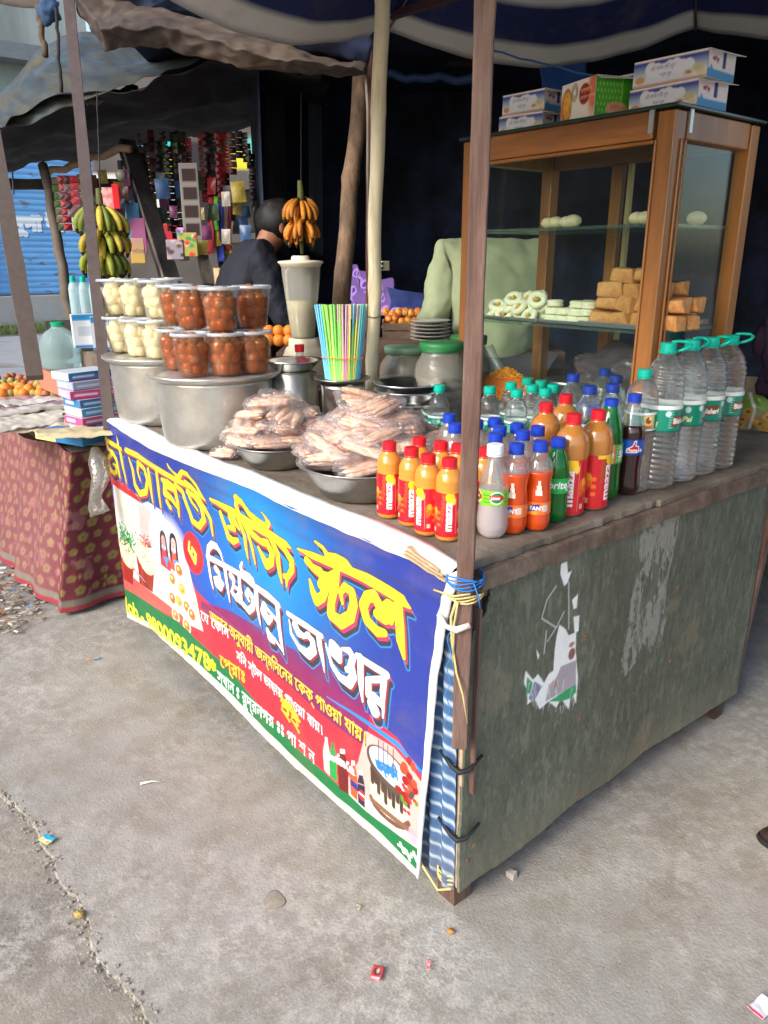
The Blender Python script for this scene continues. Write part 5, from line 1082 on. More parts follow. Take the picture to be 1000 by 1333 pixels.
for nm, a, b in [('top_rail', (X0+.046, Y0+.018, Z1-hz/2), (X1-.054, Y0+.018, Z1-hz/2)), ('top_rail', (X1-.02, Y0+.054, Z1-hz/2-.002), (X1-.02, Y1-.046, Z1-hz/2-.002)), ('top_rail', (X0+.046, Y1-.02, Z1-hz/2), (X1-.05, Y1-.02, Z1-hz/2)), ('top_rail', (X0+.02, Y0+.054, Z1-hz/2-.002), (X0+.02, Y1-.046, Z1-hz/2-.002)),
                 ('bottom_rail', (X0+.046, Y0+.018, Z0+.025), (X1-.054, Y0+.018, Z0+.025)), ('bottom_rail', (X1-.02, Y0+.054, Z0+.025), (X1-.02, Y1-.046, Z0+.025))]:
    q = M(); q.beam(a, b, .036, hz if nm == 'top_rail' else .045); 
    if nm == 'top_rail' and a[1] == b[1] and a[1] < .8: q.beam((a[0], a[1]-.004, a[2]-.034), (b[0], b[1]-.004, b[2]-.034), .018, .008)
    q.build(nm, teak_h if a[1] == b[1] else teak, cab, bevel=.003)
q = M(); q.box(((X0+X1)/2, (Y0+Y1)/2, Z1+.004), (X1-X0+.02, Y1-Y0+.02, .008)); q.build('top_sheet', mat('dark green glass top', (36, 58, 52), rough=.2), cab, bevel=.002)
for k, x in enumerate((X1-.058, X1-.002)):
    q = M(); q.box((x, Y0-.002 if k == 0 else Y0+.052, Z1-.022), (.012, .004, .05)) if k == 0 else q.box((X1+.003, Y0+.056, Z1-.022), (.004, .012, .05)); q.build('corner_bracket', mat('bent zinc bracket', (190, 192, 190), rough=.35, metal=.7), cab)
for (c_, d_) in [(((X0+X1)/2, Y0+.022, (Z0+Z1)/2), (X1-X0-.1, .003, Z1-Z0-.11)), ((X1-.022, (Y0+Y1)/2, (Z0+Z1)/2), (.003, Y1-Y0-.1, Z1-Z0-.11))]:
    q = M(); q.box(c_, d_); q.build('glass_pane', glass, cab)
q = M(); q.box((X0+.27, Y1-.03, (Z0+Z1)/2), (.035, .02, Z1-Z0-.12)); q.build('back_stile', teak, cab, bevel=.002)
q = M(); q.box((X0+.31, Y1-.03, (Z0+Z1)/2), (.012, .016, Z1-Z0-.12)); q.build('back_stile', mat('pale yellowed stile', (176, 156, 112), rough=.6), cab, bevel=.001)
zs1 = float(P(760, 294, y=Y0+.03)[2]); zs2 = float(P(700, 421, y=Y0+.03)[2]); print('shelves', zs1, zs2)
for z in (zs1, zs2):
    q = M(); q.box(((X0+X1)/2, (Y0+Y1)/2, z-.004), (X1-X0-.06, Y1-Y0-.07, .008)); q.build('glass_shelf', shelfg, cab)
# trays and sweets
tray_m = mat('brushed steel tray', (176, 178, 174), rough=.3, metal=.9, var=.1)
def tray(x0, x1, y0, y1, z, label, rim=.010):
    q = M(); cx, cy = (x0+x1)/2, (y0+y1)/2; w_, d_ = x1-x0, y1-y0
    q.box((cx, cy, z+.0015), (w_, d_, .003)); q.box((cx, y0+.002, z+rim/2), (w_, .004, rim)); q.box((cx, y1-.002, z+rim/2), (w_, .004, rim)); q.box((x0+.002, cy, z+rim/2), (.004, d_-.008, rim)); q.box((x1-.002, cy, z+rim/2), (.004, d_-.008, rim))
    return tag(q.build('steel_tray', tray_m, bevel=.001), label, 'tray', 'steel trays in the cabinet')
tray(X0+.035, X0+.26, Y0+.04, Y0+.30, zs2+.001, 'steel tray with rolled white sweets on the left of the middle shelf')
tray(X0+.265, X0+.40, Y0+.04, Y0+.30, zs2+.001, 'steel tray with stacked white discs in the middle of the shelf')
tray(X0+.405, X1-.04, Y0+.03, Y0+.32, zs2+.001, 'steel tray under the stack of brown milk cakes', .014)
tray(X0+.30, X0+.47, Y1-.10, Y1-.045, zs2+.045, 'empty steel tray propped behind the white discs')
bun = mat('pale steamed bun', (232, 214, 176), rough=.6, var=.08, vs=20, bump=.3, bs=40); protos = {}
def item(key, mk, loc, rot, label, cat, grp, s=1, name='sweet'):
    if key not in protos: protos[key] = o = mk()
    else: o = protos[key].copy(); COL.objects.link(o)
    o.location = loc; o.rotation_euler = rot; o.scale = (s, s, s); return tag(o, label, cat, grp)
def mk_bun(): q = M(); q.blob((0, 0, .016), (.024, .024, .0175), nz=.06, seg=20, rings=12, seed=3); return q.build('sweet_bun', bun, smooth=True)
for k, (u, n_) in enumerate([(712, 2), (733, 2), (748, 1)]):
    pass
for u, lab in [(714, 'pale bun leftmost on the upper cabinet shelf'), (724, 'pale bun second on the upper cabinet shelf'), (738, 'pale bun third on the upper cabinet shelf'), (746, 'pale bun fourth on the upper cabinet shelf'), (829, 'pale bun in the right cluster on the upper shelf, its leftmost'), (840, 'pale bun second in the right cluster on the upper shelf'), (851, 'pale bun third in the right cluster on the upper shelf'), (862, 'pale bun fourth in the right cluster beside the cabinet post'), (907, 'pale bun seen through the side glass on the upper shelf')]:
    p = P(u, 291, y=Y0+.085) if u < 880 else P(u, 285, x=X1-.07); item('bun', mk_bun, (p[0], p[1], zs1+.001), (0, 0, random.uniform(0, 6)), lab, 'sweet bun', 'buns on the upper shelf', random.uniform(.8, .92) if u < 880 else 1.0)
chh = mat('white curd sweet', (236, 230, 200), rough=.5, var=.05, sss=.2, bump=.3, bs=50); chy = mat('yellow curd crumb', (206, 168, 90), rough=.7)
def mk_roll():
    q = M(); q.tube([(math.cos(a)*(.0135+.0005*a), math.sin(a)*(.0135+.0005*a)*.8, 0) for a in np.linspace(.3, 7.2, 26)], .0072, 8); o = q.build('rolled_sweet', chh, smooth=True)
    q = M(); q.blob((0, 0, .002), (.006, .005, .007), nz=.6, seg=10, rings=6); q.build('crumb_centre', chy, o, smooth=True); return o
g = random.Random(12); protos2 = {}
rollp = None
for k in range(24):
    r_ = k % 8; lv = k//8; x = X0+.055+.025*r_+.012*lv+g.uniform(-.004, .004); y = Y0+.07+g.uniform(0, .03)+.03*(r_ % 2)
    if lv == 2 and r_ in (0, 7): continue
    s_ = 1.3; loc = (x, y, zs2+.014+.022*lv+g.uniform(0, .004)); rt = (g.uniform(.3, 1.3), g.uniform(-.4, .4), g.uniform(-.8, .8))
    if rollp is None: rollp = o = mk_roll()
    else: o = rollp.copy(); COL.objects.link(o); cc = KIDS['rolled_sweet'][0].copy(); COL.objects.link(cc); cc.parent = o
    o.scale = (1.3,)*3; o.location = loc; o.rotation_euler = rt; tag(o, 'rolled white sweet with yellow crumb centre, %s layer of its tray' % ('bottom', 'middle', 'top')[lv], 'sweet', 'rolled white sweets')
def mk_disc(): q = M(); q.lathe([(0, 0), (.019, 0), (.0205, .004), (.018, .0075), (.0205, .011), (.0185, .015), (.012, .0165), (0, .015)], 28, fn=lambda r, z, a: r*(1+.05*math.sin(2*a+z*90))); return q.build('white_disc_sweet', chh, smooth=True)
for k, (ix, iy, lv) in enumerate([(0, 0, 0), (1, 0, 0), (2, 0, 0), (3, 0, 0), (0, 1, 0), (1, 1, 0), (2, 1, 0), (3, 1, 0), (0, 0, 1), (1, 0, 1), (2, 0, 1), (3, 0, 1), (1, 1, 1), (2, 1, 1), (0, 0, 2), (2, 0, 2), (3, 0, 2), (2, 1, 2)]):
    item('disc', mk_disc, (X0+.287+.037*ix+g.uniform(-.003, .003)+.006*lv, Y0+.07+.046*iy, zs2+.005+.0195*lv), (g.uniform(-.06, .06), g.uniform(-.06, .06), g.uniform(0, 6)), 'stacked white disc sweet, %s layer beside the brown cakes' % ('bottom', 'middle', 'top')[lv], 'sweet', 'white disc sweets', 1.12)
cake = mat('brown milk cake', (212, 152, 88), rough=.6, var=.3, vs=26, bump=.7, bs=50, c2=(168, 106, 54), c2t=.58)
def mk_cake(i):
    def f():
        q = M(); q.box((0, 0, .018), (.060, .044, .035), j=.006); o = q.build('milk_cake', cake, smooth=True, bevel=.005); md = o.modifiers[0]; md.segments = 3; return o
    return f
for lv, row in enumerate([(4, 0), (4, .006), (3, .02), (2, .05)]):
    n_, o_ = row
    for k in range(n_):
        for dpt in range(2 if lv < 3 else 1):
            item('cake%d' % ((k+lv) % 3), mk_cake(0), (X0+.456+o_+.063*k+g.uniform(-.004, .004)-(.0 if dpt == 0 else -.006), Y0+.062+.052*dpt+g.uniform(-.004, .004)+.004*lv, zs2+.006+.035*lv), (g.uniform(-.08, .08), g.uniform(-.1, .1), g.uniform(-.45, .45)), 'brown milk cake block in the %s layer, %s row of the cabinet stack' % (('bottom', 'second', 'third', 'top')[lv], ('front', 'back')[dpt]), 'milk cake', 'stacked brown milk cakes')
for k in range(3):
    for lv in range(3-k):
        item('cake0', None, (X1-.065-.0, Y0+.15+.045*k+g.uniform(-.003, .003), zs2+.006+.035*lv), (0, g.uniform(-.05, .05), 1.4+g.uniform(-.2, .2)), 'brown milk cake seen through the side glass in the %s layer' % ('bottom', 'second', 'third')[lv], 'milk cake', 'stacked brown milk cakes')
# namkeen bag, lower compartment
npos = P(662, 512, y=Y0+.12); nz_ = float(npos[2]); print('nam', npos)
t = thing('snack_bag', 'open clear bag of orange fried snack mix in the lower cabinet', 'snack bag', (float(npos[0])-.01, float(npos[1]), nz_-.012)); t.scale = (1.6, 1.3, 1.15)
q = M(); g = random.Random(4)
for k in range(1500):
    a = g.uniform(0, 2*math.pi); b = g.random()**.5; z = (1-b**1.7)*.075; r = b*.078; zz = z*g.uniform(.85, 1.0)+.003; q.cur = 0 if g.random() < .8 else 1
    R = Matrix.Rotation(g.uniform(0, 3), 3, 'X') @ Matrix.Rotation(g.uniform(0, 3), 3, 'Z'); q.box((r*math.cos(a), r*math.sin(a)*.6, zz), (g.uniform(.004, .009), .0028, .0028), R=R)
q.blob((0, 0, 0), (.076, .044, .066), seg=20, rings=12); tag(q.build('snack_mix', [mat('orange fried snack', (232, 160, 34), rough=.6), mat('red fried snack', (206, 100, 24), rough=.6)], t), kind='stuff')
q = M(); q.tube([(-.02, 0, .07), (-.035, -.005, .10), (-.05, -.01, .125)], [.014, .012, .017], 10, cap=False); q.build('bag_neck', film('milky bag film', (240, 240, 240), opac=.1, rough=.2, diff=.2, dcol=(200, 200, 200), bump=.5), t, smooth=True)
q = M(); q.box((float(npos[0])+.02, float(npos[1])+.02, nz_-.02), (.36, .24, .012)); tag(q.build('wooden_tray', mat('dark wooden tray', (92, 60, 42), rough=.7, var=.3), bevel=.002), 'dark wooden tray under the orange snack bag', 'tray')
tray(-.46, -.30, Y0+.06, Y0+.22, .87, 'crumpled silver tray beside the orange snack bag')
q = M(); q.lathe([(0, 0), (.075, 0), (.08, .01), (.078, .09), (.084, .1), (.08, .1), (0, .095)], 40); o = q.build('steel_pot', steel_d, smooth=True); o.location = (-.52, Y1-.13, .88); tag(o, 'steel pot behind the orange snack bag in the cabinet', 'steel pot')
q = M(); q.blob((0, 0, 0), (.19, .06, .085), nz=.5, fr=2.4, seg=40, rings=24); o = q.build('plastic_sack', film('grey crinkled sack', (170, 160, 168), opac=.08, rough=.2, diff=.55, dcol=(112, 100, 106), bump=1, bs=18), smooth=True); o.location = (-.33, Y1-.12, 1.0); tag(o, 'crumpled grey plastic sack lying behind the lower cabinet glass', 'sack')
# ---------------------------------------------------------------- sweet boxes on the cabinet
def carton(name, cen, dims, rz, front, side, label, group=None, lid=True):
    """front/side: painters receiving (canvas, w, h)"""
    t = thing(name, label, 'sweet box', cen, rz, group); L_, D_, H_ = dims
    q = M(); q.box((0, 0, H_/2), (L_, D_, H_)); q.build('carton', mat('white carton board', (214, 210, 204), rough=.6, dirt=.15), t, bevel=.0015)
    c = Cv(-L_/2, .001, L_/2, H_-.001, .0022, (230, 228, 222)); front(c, L_, H_); c.mesh('front_print', lambda x, z: (x, -D_/2-.0012, z), CARD, t)
    c = Cv(-D_/2, .001, D_/2, H_-.001, .0022, (230, 228, 222)); side(c, D_, H_); c.mesh('side_print', lambda x, z: (L_/2+.0012, x, z), CARD, t)
    if lid: q = M(); q.add([(L_/2, -D_/2, H_), (L_/2, D_/2, H_), (L_/2+.022, D_/2+.006, H_-.004), (L_/2+.026, -D_/2-.006, H_-.012)], [(0, 1, 2, 3)]); q.build('end_flap', mat('white carton board', ()), t, solid=.001)
    return t
def f_blue(c, w, h):
    c.grad((214, 220, 232), (34, 74, 160), 1, .3, .85); c.rect(-w/2, h*.9, w/2, h, (236, 232, 230)); c.rect(-w/2, h*.9, w/2, h*.915, (190, 40, 50)); c.rect(-w/2, 0, w/2, h*.1, (200, 160, 140))
    for k in range(7): c.ell((k-3)*w*.085, h*.55+h*.06*math.cos(k*1.7), w*.08, h*.27, (222, 226, 240))
    c.ell(-w*.4, h*.27, w*.07, h*.13, (206, 150, 96)); c.ell(w*.38, h*.4, w*.08, h*.15, (196, 190, 150)); c.ell(w*.26, h*.28, w*.08, h*.13, (214, 206, 190)); c.ell(w*.26, h*.28, w*.04, h*.06, (180, 120, 90)); c.ell(w*.43, h*.22, w*.06, h*.1, (220, 200, 170))
    c.text('এই কাজ চিট ঘুন', -w*.26, h*.56, h*.2, (90, 50, 110), .0, sx=.8); c.text('নতুন ঘুন', -w*.13, h*.3, h*.19, (60, 60, 130), .0, sx=.8)
def s_blue(c, w, h):
    c.C[:] = lin((224, 214, 216)); c.poly([(-w/2, 0), (-w*.15, 0), (-w*.4, h*.5)], (90, 150, 200)); c.rect(-w/2, 0, w/2, h*.32, (70, 140, 196)); c.rect(w*.02, h*.42, w*.14, h, (40, 44, 110)); c.text('চিনি ঘুন', -w*.36, h*.62, h*.16, (150, 60, 90), .0005)
def f_food(c, w, h):
    c.C[:] = lin((232, 226, 216)); c.ell(-w*.42, h*.2, w*.22, h*.5, (222, 120, 50), .8, soft=.6); c.ell(w*.46, h*.7, w*.16, h*.6, (214, 96, 40), .9, soft=.7); c.ell(-w*.32, h*.45, w*.15, h*.42, (120, 60, 30)); c.ell(-w*.32, h*.45, w*.13, h*.37, (226, 160, 60))
    g_ = random.Random(3)
    for k in range(40):
        a = g_.uniform(0, 6); r_ = g_.random()**.5; c.ell(-w*.32+w*.11*r_*math.cos(a), h*.45+h*.3*r_*math.sin(a), w*.018, h*.03, g_.choice([(250, 200, 80), (200, 120, 30), (240, 180, 50)]))
    for k in range(4): c.stroke([(-w*.1+w*.05*math.cos(t_)*(1+k*.3), h*.72+h*.1*math.sin(t_)*(1+k*.4)) for t_ in np.linspace(0, 6.3, 24)], .0018, (140, 100, 40))
    c.ell(w*.2, h*.62, w*.16, h*.26, (150, 30, 36)); c.text('ধন্যবাদ', w*.09, h*.66, h*.14, (236, 200, 130), .0); c.text('আবার আসবেন', w*.07, h*.5, h*.12, (236, 200, 130), .0)
def s_green(c, w, h):
    c.C[:] = lin((60, 146, 30))
    for i in range(-6, 8):
        for j in range(-1, 8):
            x = i*w*.075+(w*.0375 if j % 2 else 0); y = j*h*.16; c.poly([(x, y+h*.08), (x+w*.025, y), (x, y-h*.08), (x-w*.025, y)], (110, 186, 70)) if x < w*.08 else None
    c.ell(-w*.02, h*.22, w*.24, h*.17, (206, 150, 120)); c.text('মিষ্টান্ন', -w*.16, h*.2, h*.15, (150, 50, 40), .0); c.rect(w*.07, 0, w*.085, h, (140, 200, 100))
def boxat(u, v, dims, rz, fr, sd, label, dz=0, y=None, x=None, group='blue and white sweet boxes'):
    zt_ = Z1+.0085+dz; p = P(u, v, z=zt_) if y is None else P(u, v, y=y); return carton('sweet_box', (float(p[0]), float(p[1]), zt_), dims, rz, fr, sd, label, group)
ztop = Z1+.0085
def bx(cx, cy, k, dims, rz, fr, sd, label, grp='blue and white sweet boxes', dz=0): return carton('sweet_box', (cx, cy, ztop+k*dims[2]+.001*k+dz), dims, rz, fr, sd, label, grp)
dB = (.18, .12, .056)
def atx(u, y): return float(P(u, 150, y=y)[0])
bx(atx(692, .86), .86, 0, (.14, .1, .052), .12, f_blue, s_blue, 'blue and white sweet box at the far left of the cabinet top, lower one')
bx(atx(694, .86), .865, 1, (.14, .1, .052), .05, f_blue, s_blue, 'blue and white sweet box at the far left of the cabinet top, upper one')
bx(atx(768, .80)+.02, .81, 0, (.135, .13, .088), -.30, f_food, s_green, 'bright green and white sweet box with fried food picture on the cabinet', None)
bx(atx(850, .92), .95, 0, dB, .0, f_blue, s_blue, 'blue and white sweet box behind the green box, lower one'); bx(atx(842, .92), .95, 1, dB, .03, f_blue, s_blue, 'blue and white sweet box behind the green box, upper one')
bx(-.205, .86, 0, (.175, .12, .056), -.02, f_blue, s_blue, 'blue and white sweet box above the cabinet corner post, lower one'); bx(-.20, .865, 1, (.18, .12, .056), .03, f_blue, s_blue, 'blue and white sweet box above the cabinet corner post, upper one')
# ================================================================ snack bags at the far right of the counter
snackp = mat('printed snack pouch', attr=True, rough=.25, coat=.5)
for i, (u, v, zc, wv_, hv, tint, lab) in enumerate([(984, 520, .80, .17, .17, (196, 206, 190), 'clear printed pouch of ring shaped snacks at the right end of the counter')]):
    p = P(988, 560, z=.8); t = thing('snack_pouch', lab, 'snack pouch', (float(p[0])-.01, float(p[1])-.02, .8), rz=.35)
    c = Cv(-.09, .0, .09, .17, .003, (150, 140, 110)); c.noise(.6, .03, 4); c.rect(-.09, .07, .09, .12, (120, 170, 60), .8); c.rect(-.09, .12, .09, .17, (170, 150, 130), .5)
    for k in range(26): a = (random.uniform(-.08, .08), random.uniform(.01, .065)); c.ell(a[0], a[1], .014, .012, (214, 160, 80)); c.ell(a[0], a[1], .006, .005, (120, 80, 40))
    c.stroke([(-.01, .01), (.0, .07), (-.02, .12)], .008, (226, 226, 220))
    c.mesh('pouch_front', lambda x, z: (x, -.035*math.cos(x/.09*1.5)*math.sin(min(1, z/.17*1.0)*3.0+.1)-.004*mnoise.noise(Vector((x*50, z*50, 0))), z), snackp, t)
p = P(1000, 470, z=1.0); q = M(); q.blob((0, 0, 0), (.10, .05, .14), nz=.5, fr=2.2, seg=32, rings=20, seed=8); o = q.build('plastic_sack', film('purple grey sack', (120, 100, 130), opac=.1, rough=.15, diff=.6, dcol=(84, 66, 92), bump=1, bs=22), smooth=True); o.location = (-.10, 1.44, 1.05); tag(o, 'purple grey crinkled plastic sack standing at the right end of the counter', 'sack')
q = M(); q.beam((-.02, 1.21, .1), (.012, 1.20, .74), .03, .02, seg=8, wob=.1); tag(q.build('side_stake', wood_post, bevel=.002), 'thin reddish stake leaning at the far end of the green board', 'stake')
# ================================================================ roofs, awnings and dark stall walls
def V3(u, v, d): return np.array(P(u, v, d=d))
navy = mat('dark navy tarpaulin', (36, 48, 78), rough=.85, var=.5, vs=3, c2=(16, 20, 34), bump=.8, bs=6)
tarp_b = mat('dusty brown tarpaulin', (88, 74, 62), rough=.85, var=.5, vs=5, c2=(58, 50, 48), bump=1, bs=9, stretch=(.5, .5, 1.6))
tarp_blue = mat('muddy blue tarpaulin', (54, 68, 78), rough=.8, var=.5, vs=5, c2=(70, 66, 50), c2t=.52, bump=1, bs=10)
darkw = mat('dark stall timber', (58, 50, 48), rough=.85, var=.4, vs=12, stretch=(1, 1, .2), bump=.6, c2=(34, 30, 32))  # dark wood, two tones mixed by noise
greyw = mat('pale grey timber', (132, 120, 110), rough=.85, var=.3, vs=12, stretch=(1, 1, .15), bump=.6, c2=(96, 86, 78))
def sheet(name, rows, nu, nv, m_, nz=.02, fr=3, solid=.002, seed=0, nz2=0):
    """rows: list of polylines (3D) ; interpolated into a grid with cloth unevenness"""
    R_ = []
    for r_ in rows:
        a = np.array(r_, float); s = np.linspace(0, 1, nu); t = np.linspace(0, 1, len(a)); R_.append(np.stack([np.interp(s, t, a[:, k]) for k in range(3)], 1))
    R_ = np.array(R_); tt = np.linspace(0, len(R_)-1, nv); V = []
    for q_t in tt:
        k = min(int(q_t), len(R_)-2); f = q_t-k; 
        for i in range(nu):
            p = R_[k][i]*(1-f)+R_[k+1][i]*f; h = Vector(p*fr)+Vector((seed, 0, 0)); n_ = Vector((mnoise.noise(h), mnoise.noise(h+Vector((7, 1, 3))), mnoise.noise(h+Vector((2, 9, 5)))))*nz
            if nz2: h2 = Vector(p*fr*5)+Vector((seed, 0, 0)); n_ += Vector((mnoise.noise(h2), mnoise.noise(h2+Vector((7, 1, 3))), mnoise.noise(h2+Vector((2, 9, 5)))))*nz2; h3 = Vector((p[0]*2.5, p[1]*2.5, p[2]*9))*fr*.6+Vector((seed+5, 0, 0)); n_ += Vector((FW[0], FW[1], -.3))*abs(mnoise.noise(h3))*nz2*3.2
            V.append(Vector(p)+n_)
    q = M(); q.add(V, [(j*nu+i, j*nu+i+1, (j+1)*nu+i+1, (j+1)*nu+i) for j in range(nv-1) for i in range(nu-1)]); return q.build(name, m_, smooth=True, solid=solid)
# brown awning roll in front and dark awning above it
lo = [V3(u, v, d) for u, v, d in [(97, 20, 2.68), (112, 46, 2.66), (130, 62, 2.63), (165, 62, 2.62), (200, 61, 2.6), (240, 68, 2.58), (280, 76, 2.56), (330, 90, 2.54), (370, 97, 2.53), (430, 100, 2.52), (476, 97, 2.5)]]
md_ = [V3(u, v, d) for u, v, d in [(95, 2, 2.62), (110, 20, 2.58), (130, 34, 2.53), (165, 34, 2.51), (200, 35, 2.5), (240, 42, 2.48), (280, 52, 2.46), (330, 68, 2.45), (370, 78, 2.44), (430, 88, 2.44), (476, 92, 2.43)]]
hi_ = [V3(u, v, d) for u, v, d in [(90, -30, 2.66), (110, -12, 2.66), (130, 0, 2.64), (165, 2, 2.6), (200, 8, 2.58), (240, 18, 2.56), (280, 30, 2.54), (330, 48, 2.52), (370, 60, 2.5), (430, 76, 2.5), (476, 84, 2.5)]]
tag(sheet('awning_roll', [lo, md_, hi_], 140, 36, tarp_b, .03, 5, seed=3, nz2=.008), 'dusty brown rolled tarpaulin sagging along the front of the stall roof', 'tarpaulin')
up1 = [V3(u, v, d) for u, v, d in [(85, -60, 2.5), (200, -70, 2.4), (300, -70, 2.3), (400, -50, 2.2), (500, -40, 2.1)]]
up0 = [V3(u, v, d) for u, v, d in [(90, -30, 2.68), (165, 2, 2.62), (240, 18, 2.58), (370, 60, 2.52), (484, 84, 2.48)]]
tag(sheet('awning_sheet', [up0, up1], 80, 30, navy, .035, 4, seed=9, nz2=.01), 'dark tarpaulin sheet forming the awning above the brown roll', 'tarpaulin')
for v0, v1_, c_ in [(14, 30, (84, 84, 96))]:
    q = [V3(u, v, 2.36) for u, v in [(290, 2), (350, 12), (420, 20), (480, 24)]]; q2 = [V3(u, v, 2.30) for u, v in [(330, -16), (380, -12), (430, -8), (484, 2)]]
    tag(sheet('awning_flap', [q, q2], 26, 8, mat('grey faded tarpaulin', (120, 118, 122), rough=.8, var=.3, vs=6, bump=.8), .012, 6), 'faded grey tarpaulin flap at the top beside the bamboo pole', 'tarpaulin')
# neighbouring blue tarp roof
bt_t = [V3(u, v, 4.2) for u, v in [(-60, 128), (0, 106), (25, 90), (52, 60), (75, 40), (100, 30), (170, 50), (262, 66)]]
bt_m = [V3(u, v, 3.75) for u, v in [(-60, 150), (0, 134), (28, 122), (55, 98), (80, 78), (105, 74), (170, 80), (262, 72)]]
bt_b = [V3(u, v, 3.6) for u, v in [(-60, 182), (0, 166), (35, 152), (60, 140), (85, 128), (108, 120), (170, 102), (262, 78)]]
tag(sheet('tarpaulin_roof', [bt_t, bt_m, bt_b], 120, 50, tarp_blue, .06, 2.4, seed=5, nz2=.012), 'muddy blue tarpaulin bulging over the roof of the fruit stall', 'tarpaulin')
un0 = [V3(u, v, 3.62) for u, v in [(-60, 184), (0, 168), (60, 142), (108, 122), (262, 80), (420, 90)]]
un1 = [V3(u, v, 5.4) for u, v in [(-60, 232), (0, 226), (60, 214), (140, 192), (270, 172), (420, 160)]]
tag(sheet('roof_underside', [un0, un1], 90, 30, mat('dark roof lining', (52, 50, 52), rough=.9, var=.6, vs=2, c2=(24, 26, 34), bump=1, bs=8), .10, 2.2, seed=2, nz2=.02), 'dark patched lining under the neighbouring stall roof', 'roof lining')  # dark lining, two tones mixed by noise
def stick(name, a, b, r, m_, label, cat='pole', seg=8, box_=False, grp=None):
    q = M()
    if box_: q.beam(a, b, r*2, r*1.6, seg=12, wob=.06)
    else:
        n = 14; pp = [Vector(a).lerp(Vector(b), i/(n-1))+Vector((mnoise.noise(Vector((i*.5, r*90, 0))), mnoise.noise(Vector((i*.5, 3, r*50))), mnoise.noise(Vector((i*.5, 7, 1)))))*r*1.2 for i in range(n)]; q.tube(pp, [r*(1+.12*mnoise.noise(Vector((i*.9, 0, r*40)))) for i in range(n)], seg)
    o = q.build(name, m_, smooth=not box_); return tag(o, label, cat, grp)
stick('roof_beam', V3(-30, 240, 4.6), V3(190, 240, 4.4), .035, darkw, 'dark horizontal beam across the fruit stall under its roof', 'beam', box_=True)
stick('roof_stick', V3(60, 226, 4.3), V3(172, 190, 4.1), .02, mat('light branch', (150, 124, 100), rough=.8, var=.3), 'light crooked branch propping the lining of the fruit stall roof', 'stick')
stick('roof_stick', V3(110, 135, 3.9), V3(180, 112, 3.9), .016, greyw, 'grey stick lying under the edge of the blue tarpaulin', 'stick')
stick('wooden_post', V3(-12, 160, 3.05), V3(46, 492, 2.9), .030, mat('brown metal post', (92, 78, 70), rough=.7, var=.2, vs=20), 'thick dull brown post at the front of the fruit stall, the leftmost one', 'post', box_=True)
stick('wooden_post', V3(58, 215, 4.1), V3(104, 470, 3.9), .026, mat('weathered grey brown post', (98, 86, 74), rough=.8, var=.3), 'thin weathered post with green streamer between leftmost post and bananas', 'post')
stick('wooden_post', V3(164, 186, 4.2), V3(224, 372, 4.1), .042, darkw, 'dark leaning post behind the bananas', 'post', box_=True)
stick('wooden_post', V3(161, 190, 4.16), V3(218, 372, 4.06), .012, greyw, 'pale strip along the left edge of the dark leaning post', 'lath', box_=True)  # pale strip along the post's left edge
stick('wooden_post', V3(241, 225, 4.5), V3(272, 372, 4.3), .028, greyw, 'pale grey timber post right of the packet strips', 'post', box_=True)
stick('wooden_post', V3(268, 180, 4.6), V3(296, 372, 4.4), .03, darkw, 'dark timber post beside the coloured ribbons', 'post', box_=True)
stick('wooden_post', V3(86, -40, 2.66), V3(143, 560, 2.62), .019, mat('purple brown steel post', (90, 76, 72), rough=.55, var=.25, vs=20, metal=.2), 'slim purple brown steel post rising at the left end of the banner', 'post', box_=True)
pole('bamboo_pole', [V3(474, 60, 2.75), V3(462, 190, 2.72), V3(452, 300, 2.7), V3(441, 420, 2.68), V3(438, 520, 2.66)], .028, .034, bamd, 'thick brown knotty bamboo pole behind the straws', (.35, .62))
stick('thin_rod', V3(476, -10, 2.5), V3(483, 500, 2.4), .005, greyw, 'thin pale rod just left of the white bamboo', 'rod')
stick('thin_rod', V3(481, 60, 2.55), V3(480, 470, 2.5), .010, mat('dark red brown lath', (84, 52, 44), rough=.8), 'dark reddish lath just left of the white bamboo', 'lath', box_=True)
stick('canopy_rod', V3(506, 22, 2.35), V3(612, -12, 1.9), .012, mat('dark maroon rod', (66, 38, 42), rough=.6), 'dark maroon rod slanting under the striped canopy', 'rod', box_=True)
# dark walls behind the counter (tarpaulin back and roof)
a0, a1 = V3(338, 400, 5.2), V3(1060, 400, 5.0); 
def wall(name, p0, p1, z0, z1, m_, label, n=40, amp=.04, kind=None):
    V = []
    for j in range(10):
        for i in range(n):
            t = i/(n-1); x = p0[0]+(p1[0]-p0[0])*t; y = p0[1]+(p1[1]-p0[1])*t; z = z0+(z1-z0)*j/9; k = amp*(math.sin(t*70+2*mnoise.noise(Vector((t*9, z, 0))))*.5+mnoise.noise(Vector((x*2, y*2, z*1.3)))); V.append((x+k*.7, y-k*.7, z))
    q = M(); q.add(V, [(j*n+i, j*n+i+1, (j+1)*n+i+1, (j+1)*n+i) for j in range(9) for i in range(n-1)]); return tag(q.build(name, m_, smooth=True, solid=.004), label, 'wall')
wall('stall_wall', a0, a1, 0, 2.6, navy, 'dark navy tarpaulin back wall behind the counter', 120)
wall('stall_wall', a1, (.32, 1.9), 0, 2.6, navy, 'added dark tarpaulin side wall, out of view, blocking light at the right of the stall', 40)  # unseen wall, added to keep light out of the stall
wall('stall_wall', V3(338, 400, 5.2), V3(352, 400, 4.0), .0, 2.6, navy, 'dark tarpaulin partition between the two stalls', 20)
m = M(); rp = [(a0[0]-.3, a0[1]-.3), (a1[0]+.2, a1[1]+.3), (.45, 1.9), (-.35, 1.15), (-1.1, .8), (-1.9, .35), (-2.5, .35)]
